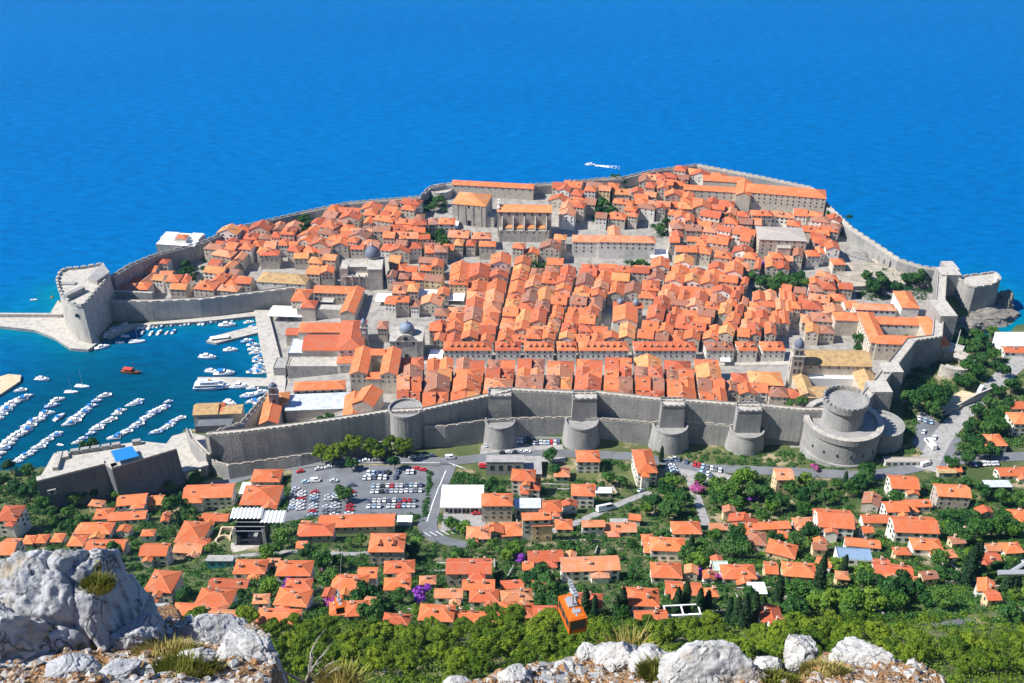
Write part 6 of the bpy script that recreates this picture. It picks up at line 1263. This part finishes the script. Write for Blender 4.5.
# ------------------------------------------------------------------ cable cars
def gondola(p, rot, sc, label, name='cable_car'):
    o = empty(name, p, rot); tag(o, label, 'cable car', 'cable cars'); o.scale = (sc,)*3
    L, B, H = 5.2, 2.7, 2.7; mb = MB()
    # frame: orange floor skirt, corner posts, roof; glass set back between them
    mb.box(0, 0, 0, .75, B, L); mb.box(0, 0, H-.35, H, B, L)
    mb.box(0, 0, H, H+.12, B-.5, L-.5)
    for sx in (-1, 1):
        for y in (-L/2+.13, -L/6, L/6, L/2-.13): mb.box(sx*(B/2-.12), y, .74, H-.34, .22, .24)
        for y in (-L/2+.1, L/2-.1): mb.box(sx*.0, y, .74, H-.34, .1, .16)
    mb.build('cabin', 'gondola_orange', o)
    for sx in (-1, 1): mb = MB(); mb.box(sx*(B/2-.06), 0, .75, H-.35, .04, L-.3); mb.build('window', 'glass_dark', o)
    for sy in (-1, 1): mb = MB(); mb.box(0, sy*(L/2-.06), .75, H-.35, B-.3, .04); mb.build('window', 'glass_dark', o)
    mb = MB(); mb.box(0, .6, H+.1, H+.5, 1.4, 1.8); mb.box(.2, -1.2, H+.1, H+.3, 1.2, .7); mb.box(0, 0, H+.08, H+.2, .3, 4.2); mb.build('roof_gear', 'metal_grey', o)
    hg = MB(); hg.tube((0, 0, H+.1), (0, 0, H+3.2), .16, 8); hg.tube((-.35, 0, H+.1), (0, 0, H+1.2), .08); hg.tube((.35, 0, H+.1), (0, 0, H+1.2), .08); hg.build('hanger', 'metal_grey', o)
    mb = MB(); mb.box(0, 0, H+3.1, H+3.5, .5, 3.4)
    for i in range(6): mb.tube((-.25, -1.5+i*.6, H+3.65), (.25, -1.5+i*.6, H+3.65), .22, 10)
    mb.box(0, 0, H+3.0, H+3.2, .9, 1.2); mb.build('carriage', 'metal_grey', o); return o
def at_range(px, py, rng): d = Vector(ray(px, py)).normalized()*rng; return Vector((d.x, d.y, CAMH+d.z))
p1 = at_range(572, 620, 150); p2 = at_range(340, 608, 345)
gondola(p1, R(16), .96, 'large orange cable car hanging above the pine wood'); gondola(p2, R(14), 1.0, 'small distant orange cable car above the houses')
def wire(name, a, b, r, label, sag=2.0):
    mb = MB(); A, B = Vector(a), Vector(b); n = 24; P = [A+(B-A)*(i/n)-Vector((0, 0, sag*4*(i/n)*(1-i/n))) for i in range(n+1)]
    for u, v in zip(P, P[1:]): mb.tube(u, v, r, 5)
    tag(mb.build(name, 'metal_grey'), label, 'cable')
t1 = p1+Vector((0, 0, 6.6)); t2 = p2+Vector((0, 0, 6.6))
wire('suspension_cable', t1, G(560, 560), .05, 'thin steel cable of the large cable car running down to the houses', 1)
wire('suspension_cable', t2, G(342, 545), .06, 'thin steel cable of the small distant cable car', 1)
# tip of a steel pylon arm at the right edge
a = at_range(998, 573, 110); o = empty('pylon', a); tag(o, 'grey steel pylon arm reaching in at the right edge', 'pylon'); b = at_range(1130, 571, 114)-a; c = at_range(1070, 535, 113)-a; mb = MB(); mb.tube((0, 0, 0), b, .28, 6); mb.build('arm', 'metal_grey', o); mb = MB(); mb.tube((at_range(1010, 572.5, 110.4)-a), c, .2, 6); mb.tube(at_range(1022, 560, 111)-a, at_range(1030, 571, 111)-a, .15, 6); mb.build('brace', 'metal_grey', o)
base = Vector((b.x, b.y, hland(a.x+b.x, a.y+b.y)-a.z-1)); mb = MB(); mb.tube(base, (b.x, b.y, b.z+.5), .8, 8, .5); mb.build('mast', 'metal_grey', o)
# ------------------------------------------------------------------ the rocky ledge the picture is taken from
def rockmat(name, base, dark, lich, sc):
    m = bpy.data.materials.new(name); m.use_nodes = True; N, L = nodes_of(m); b = N['Principled BSDF']; b.inputs['Roughness'].default_value = .92; b.inputs['Specular IOR Level'].default_value = .15
    tc = N.new('ShaderNodeTexCoord'); geo = N.new('ShaderNodeNewGeometry')
    def nz(s, d=8, r=.6, vec=None):
        n = N.new('ShaderNodeTexNoise'); n.inputs['Scale'].default_value = s; n.inputs['Detail'].default_value = d; n.inputs['Roughness'].default_value = r; L.new(vec or tc.outputs['Object'], n.inputs['Vector']); return n.outputs[0]
    def rmp(v, lo, hi):
        r = N.new('ShaderNodeMapRange'); r.inputs['From Min'].default_value = lo; r.inputs['From Max'].default_value = hi; L.new(v, r.inputs['Value']); return r.outputs[0]
    def mx(a, c2, f):
        n = N.new('ShaderNodeMix'); n.data_type = 'RGBA'; L.new(f, n.inputs['Factor']); L.new(a, n.inputs['A']); r = N.new('ShaderNodeRGB'); r.outputs[0].default_value = (*c2, 1); L.new(r.outputs[0], n.inputs['B']); return n.outputs['Result']
    r0 = N.new('ShaderNodeRGB'); r0.outputs[0].default_value = (*base, 1)
    c = mx(r0.outputs[0], tuple(q*.72 for q in base), rmp(nz(sc*1.2), .45, .62)); c = mx(c, dark, rmp(nz(sc*4, 12, .8), .53, .72)); c = mx(c, lich, rmp(nz(sc*.9+.3), .55, .66))
    mp = N.new('ShaderNodeMapping'); mp.inputs['Scale'].default_value = (1, 1, .45); mp.inputs['Rotation'].default_value = (.5, .3, 0); L.new(tc.outputs['Object'], mp.inputs[0])
    vo = N.new('ShaderNodeTexVoronoi'); vo.feature = 'DISTANCE_TO_EDGE'; vo.inputs['Scale'].default_value = sc*.75
    wn = N.new('ShaderNodeTexNoise'); wn.inputs['Scale'].default_value = sc*2.2; wn.inputs['Detail'].default_value = 6; L.new(mp.outputs[0], wn.inputs['Vector'])
    va = N.new('ShaderNodeVectorMath'); va.operation = 'MULTIPLY_ADD'; L.new(wn.outputs['Color'], va.inputs[0]); va.inputs[1].default_value = (.9/sc, .9/sc, .9/sc); L.new(mp.outputs[0], va.inputs[2]); L.new(va.outputs[0], vo.inputs['Vector'])
    cr0 = rmp(vo.outputs['Distance'], .022, .0); mk = rmp(nz(sc*.8+.17, 3), .42, .52)
    mm = N.new('ShaderNodeMath'); mm.operation = 'MULTIPLY'; L.new(cr0, mm.inputs[0]); L.new(mk, mm.inputs[1]); crack = mm.outputs[0]; c = mx(c, tuple(q*.6 for q in dark), crack)
    L.new(c, b.inputs['Base Color'])
    ad = N.new('ShaderNodeMath'); ad.operation = 'MULTIPLY_ADD'; L.new(crack, ad.inputs[0]); ad.inputs[1].default_value = -.35; L.new(nz(sc*5, 12, .68), ad.inputs[2])
    bn = N.new('ShaderNodeBump'); bn.inputs['Strength'].default_value = .9; bn.inputs['Distance'].default_value = .12/sc; L.new(ad.outputs[0], bn.inputs['Height']); L.new(bn.outputs[0], b.inputs['Normal'])
    MATS[name] = m
rockmat('limestone', (.45, .46, .475), (.13, .135, .14), (.36, .31, .23), 1.6)
rockmat('limestone_white', (.50, .495, .48), (.16, .16, .16), (.44, .36, .26), 2.0)
mat('red_earth', (.42, .235, .11), .95, alt=(.30, .16, .075), altscale=3, alt2=(.52, .44, .34), alt2scale=6, alt2pos=(.52, .66), bump=.8, bumpscale=14)
mat('dry_grass', (.38, .31, .10), .9, alt=(.26, .26, .06), altscale=3, transl=.2)
mat('bush_green', (.16, .18, .03), .8, alt=(.28, .25, .05), altscale=2.5, transl=.25)
mat('dead_wood', (.36, .33, .30), .9, alt=(.22, .2, .18), altscale=8)
Z0, SLP = 395.0, .70
EDGE = [(-700,17),(-6,16.5),(110,15.9),(157,14.6),(190,14.7),(215,14.8),(240,14.2),(270,13.2),(300,11.6),(315,10.5),(335,9.9),(420,9.8),(440,10.5),(505,11.1),(560,11.8),(600,12.0),(640,11.9),(690,11.4),(735,10.9),(752,10.5),(772,11.3),(800,12.0),(850,11.9),(880,11.0),(897,9.8),(912,9.2),(1100,9.2),(1700,9.2)]
EX = [(p-512)/1024*18.6 for p, _ in EDGE]; EY = [e for _, e in EDGE]
def ledge(x, y):
    e = float(np.interp(x, EX, EY)); z = Z0-SLP*y; v = Vector((x*.55, y*.55, 3.3)); z += .24*noise.fractal(v, 1, 2.1, 6)+.12*abs(noise.noise(Vector((x*1.7, y*1.7, 7))))+.04*noise.noise(Vector((x*5, y*5, 1)))
    z += 1.0*math.exp(-((x+8.7)/1.35)**2-((y-12.4)/.95)**2)       # earth banked up against the big boulder
    d = y-e+.25*noise.noise(Vector((x*1.3, y*1.3, 9)))
    if d > 0: z -= d*2.3+d*d*.5
    return z
def lr(px, py):         # range to the ledge along a line of sight
    d = Vector(ray(px, py)).normalized(); t = 11.0
    while t < 26 and CAMH+d.z*t > ledge(d.x*t, d.y*t): t += .05
    return t
nx, ny = 330, 190; gx = np.linspace(-11.5, 11.5, nx); gy = np.linspace(7.5, 19, ny)
V = np.array([(x, y, ledge(x, y)) for y in gy for x in gx]); i = (np.arange(ny-1)[:, None]*nx+np.arange(nx-1)[None, :]).reshape(-1); F = np.stack([i, i+1, i+nx+1, i+nx], -1)
def earth(x, y): return noise.fractal(Vector((x*.62+4, y*.62, 5.5)), 1, 2, 4)
cen = V[F].mean(1); mi = np.array([1 if earth(q[0], q[1]) > -.12 else 0 for q in cen])
tag(link('rocky_ledge', np_mesh('rocky_ledge', V, F, ['limestone_white', 'red_earth'], mi, smooth=True)), kind='structure')
import bmesh as bmm
def boulder(name, label, px, py, rng, rx, ry, rz, seed, rot=0, m='limestone', sub=6, flat=.0, sink=.3, group=None, shear=0.0):
    p = at_range(px, py, rng); bm = bmm.new(); bmm.ops.create_icosphere(bm, subdivisions=sub, radius=1); sd = Vector((seed*5.3, seed*2.7, seed*1.9))
    pr = random.Random(seed*3+1); planes = []
    for _ in range(10):
        n = Vector((pr.gauss(0, 1), pr.gauss(0, 1), pr.gauss(.2, .7))).normalized(); planes.append((n, pr.uniform(.52, .85)))
    for v in bm.verts:
        n = v.co.copy(); w = n*(1+.20*noise.fractal(n*1.1+sd, 1, 2.1, 3))
        jit = .07*noise.fractal(n*3.1+sd, 1, 2, 3)
        for pn, pd in planes:                                  # broken faces
            q = w.dot(pn)-(pd+jit)
            if q > 0: w -= pn*q*.9
        k = 1
        for cf, ca, cw in ((1.5, .09, 15), (3.0, .05, 11), (6.5, .022, 8)):     # fissures, wider to finer, running downhill
            cc = noise.noise(Vector((n.x*cf, n.y*cf, n.z*cf*.55))+sd*cf); k -= ca*max(0, 1-abs(cc)*cw)
        k += .035*(noise.ridged_multi_fractal(Vector((n.x*3.2, n.y*3.2, n.z*1.6))+sd, 1, 2.1, 6, 1, 2)-1)*.6+.02*noise.fractal(n*14+sd, 1, 2, 4)
        w *= k; v.co = Vector((w.x*rx, w.y*ry, w.z*rz)); v.co.x -= shear*v.co.z
    me = bpy.data.meshes.new(name); bm.to_mesh(me); bm.free(); me.materials.append(MATS[m]); me.polygons.foreach_set('use_smooth', [True]*len(me.polygons))
    o = link(name, me, None, p, rot); return tag(o, label, 'rock', group)
boulder('boulder', 'big pale grey cracked boulder at the lower left, the largest rock', 92, 632, 20.4, 1.5, 1.5, 2.15, 3, .2, sub=7, shear=.15)
boulder('boulder', 'darker grey rock at the left edge beside the big boulder', 2, 640, 19.2, .95, .85, .9, 8, .5, shear=.1)
for lb, px, py, rx, ry, rz, sd, rt, mm in [
    ('low grey rock at the left edge below the darker rock', 2, 644, .5, .42, .40, 12, 1.2, 'limestone'), ('dark-sided grey rock below the big boulder on its right', 140, 646, .55, .5, .62, 5, .8, 'limestone'),
    ('long flat grey rock right of the big boulder with dry moss on top', 212, 640, .85, .5, .5, 9, -.2, 'limestone'), ('low pale rock shelf right of the flat mossy rock', 248, 656, .75, .5, .36, 14, -.3, 'limestone_white'),
    ('low pale rock shelf in front of the big boulder', 70, 672, .5, .35, .22, 16, .3, 'limestone'), ('small upright rock at the foot of the big boulder', 80, 628, .2, .2, .34, 17, .3, 'limestone'),
    ('pale low rock at the bottom edge below the dark-sided rock', 118, 676, .5, .35, .22, 19, .4, 'limestone'), ('pale rock rim beside the orange earth right of the boulder', 190, 664, .45, .3, .25, 20, .4, 'limestone_white'),
    ('dark-spotted white rock, large, right of centre at the bottom edge', 712, 674, .95, .6, .62, 21, .1, 'limestone_white'), ('round white rock at the left of the central white rocks', 591, 657, .26, .3, .34, 22, .1, 'limestone_white'),
    ('broad white rock in the middle of the central white rocks', 617, 660, .5, .42, .42, 23, .6, 'limestone_white'), ('flat white rock between the central rocks and the spotted rock', 658, 668, .5, .4, .3, 24, .2, 'limestone_white'),
    ('white rock at the bottom edge left of the central rocks', 514, 680, .3, .28, .26, 25, 0, 'limestone_white'), ('tall white rock on the left of the right-hand outcrop', 799, 654, .55, .5, .62, 27, .5, 'limestone_white'),
    ('white rock at the left foot of the right-hand outcrop', 773, 668, .42, .38, .42, 28, .2, 'limestone_white'), ('sloping white rock on the right of the right-hand outcrop', 862, 664, .62, .5, .60, 29, -.6, 'limestone_white'),
    ('small white rock low between the two parts of the central outcrop', 563, 670, .22, .2, .18, 30, -.6, 'limestone_white'), ('leftmost low white rock on the bottom edge', 458, 684, .4, .3, .22, 26, 0, 'limestone_white')]:
    boulder('boulder', lb, px, py, lr(px, py), rx, ry, rz, sd, rt, mm)
# loose stones: too many to count
mb = MB(); sr = random.Random(31); ico = bmm.new(); bmm.ops.create_icosphere(ico, subdivisions=1, radius=1); IV = [v.co.copy() for v in ico.verts]; IF = [[v.index for v in f.verts] for f in ico.faces]; ico.free()
k = 0
while k < 2000:
    x, y = sr.uniform(-10.5, 9), sr.uniform(9.6, 14.5)
    if y > np.interp(x, EX, EY)-.1: continue
    z = ledge(x, y); s = .016*math.exp(sr.uniform(0, 2.0)); j = [Vector((v.x*s*sr.uniform(.7, 1.4), v.y*s*sr.uniform(.7, 1.3), v.z*s*sr.uniform(.5, 1))) for v in IV]; b0 = len(mb.v); mb.v += [(x+v.x, y+v.y, z+v.z+s*.25) for v in j]
    for f in IF: mb.f.append(tuple(b0+q for q in f)); mb.m.append(0 if sr.random() < .55 else 1); mb.t.append((1, 1, 1))
    k += 1
tag(mb.build('loose_stones', ['limestone_white', 'red_earth']), 'loose pale stones and gravel scattered over the ledge', 'stones', None, 'stuff')
# tufts, bushes, dead branches on the ledge
def tuft(name, label, px, py, rng, rad, h, n, m, cat, seed, group=None):
    p = at_range(px, py, rng if seed > 90 else lr(px, py)); rs = np.random.default_rng(seed); mb = MB()
    for _ in range(n):
        a = rs.uniform(0, 6.28); r = rad*math.sqrt(rs.uniform(0, 1)); x, y = r*math.cos(a), r*math.sin(a)*.8; z = ledge(p.x+x, p.y+y)-p.z if seed < 90 else -.05; hh = h*rs.uniform(.4, 1)*(1-.45*(r/rad)**2); lx, ly = rs.normal()*.35*hh+x/rad*hh*.5, rs.normal()*.35*hh+y/rad*hh*.3; w = .010*rs.uniform(.8, 1.8)
        ca, sa = math.cos(a+1.2)*w, math.sin(a+1.2)*w; mb.face([(x-ca, y-sa, z-.03), (x+ca, y+sa, z-.03), (x+lx*.5+ca*.8, y+ly*.5+sa*.8, z+hh*.6), (x+lx*.5-ca*.8, y+ly*.5-sa*.8, z+hh*.6)]); mb.face([(x+lx*.5-ca*.8, y+ly*.5-sa*.8, z+hh*.6), (x+lx*.5+ca*.8, y+ly*.5+sa*.8, z+hh*.6), (x+lx, y+ly, z+hh)])
    return tag(mb.build(name, m, None, p), label, cat, group)
GS = 'tufts growing on the rocky ledge'
tuft('shrub', 'yellow-green low bush in front of the big boulder', 74, 633, 17.3, .6, .26, 2600, 'bush_green', 'shrub', 1, GS)
tuft('shrub', 'yellow-green tuft right of the low bush, under the boulder foot', 106, 640, 17.2, .34, .2, 1000, 'bush_green', 'shrub', 2, GS)
tuft('shrub', 'olive green tuft on top of the big boulder', 98, 584, 18.75, .26, .22, 700, 'bush_green', 'shrub', 91, GS)
tuft('shrub', 'small brownish tuft higher on the big boulder', 92, 566, 19.1, .14, .16, 350, 'dry_grass', 'shrub', 92, GS)
tuft('grass_tuft', 'dry grass at the left edge below the dark rock', 24, 630, 17.2, .4, .22, 900, 'dry_grass', 'grass', 4, GS)
tuft('grass_tuft', 'olive grass right of the boulder in its shadow', 170, 655, 17.8, .5, .3, 1300, 'dry_grass', 'grass', 5, GS)
tuft('grass_tuft', 'greenish grass at the bottom right of the left outcrop', 188, 668, 17.0, .5, .3, 1500, 'bush_green', 'grass', 6, GS)
tuft('grass_tuft', 'tall yellow straw behind the central white rocks', 628, 660, 18.8, .35, .75, 420, 'dry_grass', 'grass', 93, GS)
tuft('grass_tuft', 'yellowish bush between the flat rock and the spotted rock', 664, 676, 17.0, .36, .34, 1600, 'bush_green', 'shrub', 8, GS)
tuft('grass_tuft', 'dry tuft in the hollow of the right-hand outcrop', 822, 672, 17.4, .4, .22, 1000, 'dry_grass', 'grass', 9, GS)
tuft('grass_tuft', 'olive tuft at the left foot of the right-hand outcrop', 778, 680, 17.0, .3, .2, 800, 'bush_green', 'grass', 10, GS)
tuft('grass_tuft', 'thin dry grass at the bottom below the dead branches', 340, 688, 17.2, .35, .5, 500, 'dry_grass', 'grass', 94, GS)
p = at_range(306, 680, 17.6); o = empty('dead_branches', p); tag(o, 'bare grey dead branches sticking up right of the left outcrop', 'branches'); br = random.Random(8)
for i in range(7):
    a = R(br.uniform(20, 160)); q = Vector((0, 0, -.1)); d = Vector((math.cos(a), br.uniform(-.3, .3), abs(math.sin(a)))).normalized(); r = .03; mb = MB()
    for j in range(5):
        e = q+d*br.uniform(.1, .2); mb.tube(q, e, r, 6, r*.75); 
        if j > 1: f2 = (d+Vector((br.uniform(-.8, .8), br.uniform(-.5, .5), br.uniform(-.2, .5)))).normalized(); mb.tube(e, e+f2*br.uniform(.1, .25), r*.5, 5, r*.2)
        q = e; d = (d+Vector((br.uniform(-.4, .4), br.uniform(-.3, .3), br.uniform(-.25, .3)))).normalized(); r *= .75
    mb.build('branch', 'dead_wood', o)

# ------------------------------------------------------------------ thin summer haze over the water and the town
hz = bpy.data.materials.new('haze'); hz.use_nodes = True; N, L = nodes_of(hz); N.remove(N['Principled BSDF'])
pv_ = N.new('ShaderNodeVolumePrincipled'); pv_.inputs['Color'].default_value = (.25, .58, 1.0, 1); pv_.inputs['Density'].default_value = .00005; pv_.inputs['Anisotropy'].default_value = .35
L.new(pv_.outputs[0], N['Material Output'].inputs['Volume']); MATS['haze'] = hz
mb = MB(); mb.box(0, 2300, -9, 420, 7200, 4700); tag(mb.build('haze', 'haze'), 'thin bluish summer haze over the whole bay', 'haze', None, 'stuff')
# ------------------------------------------------------------------ labels: nearest landmark, side, rank
ORD = ['nearest', 'second nearest', 'third nearest', 'fourth nearest', 'fifth nearest', 'sixth nearest', 'seventh nearest', 'eighth nearest', 'ninth nearest', 'tenth nearest']
def ordn(i):
    if i < 10: return ORD[i]
    n = i+1; return f"{n}{'th' if 10 <= n % 100 <= 20 else {1: 'st', 2: 'nd', 3: 'rd'}.get(n % 10, 'th')} nearest"
def short(s):
    for a, b in ((f' with a dormer', ''), (' with roof dormers', ''), ('orange ', 'orange '), (' house with ', ' house, '), ('weathered brown', 'brown'), ('yellowish orange', 'yellowish'), ('the very long pale schoolhouse', 'the long schoolhouse'), ('the white-walled gabled house', 'the white gabled house'), ('the small white-pedimented church', 'the white-pedimented church'), (' house, ', ' house '), (' nearest house ', ' nearest '), ('orange ', '')):
        if len(s.split()) <= 16: return s
        s = s.replace(a, b)
    return s
buck = {}
for o, desc, noun, px, py in PENDING:
    zn = o.get('zone', 'sub')
    ph, ax, ay = min(ANCH[zn], key=lambda a: math.hypot(a[1]-px, (a[2]-py)*1.5)); dx, dy = px-ax, (py-ay)*1.5
    side = ('left of' if dx < 0 else 'right of') if abs(dx) > abs(dy) else ('above' if dy < 0 else 'below')
    buck.setdefault((noun, ph, side), []).append((math.hypot(dx, dy), id(o), o, desc))
    if 'zone' in o: del o['zone']
for (noun, ph, side), lst in buck.items():
    lst.sort()
    for i, (_, _, o, desc) in enumerate(lst): o['label'] = short(f'{desc}, {ordn(i)} {noun} {side} {ph}')
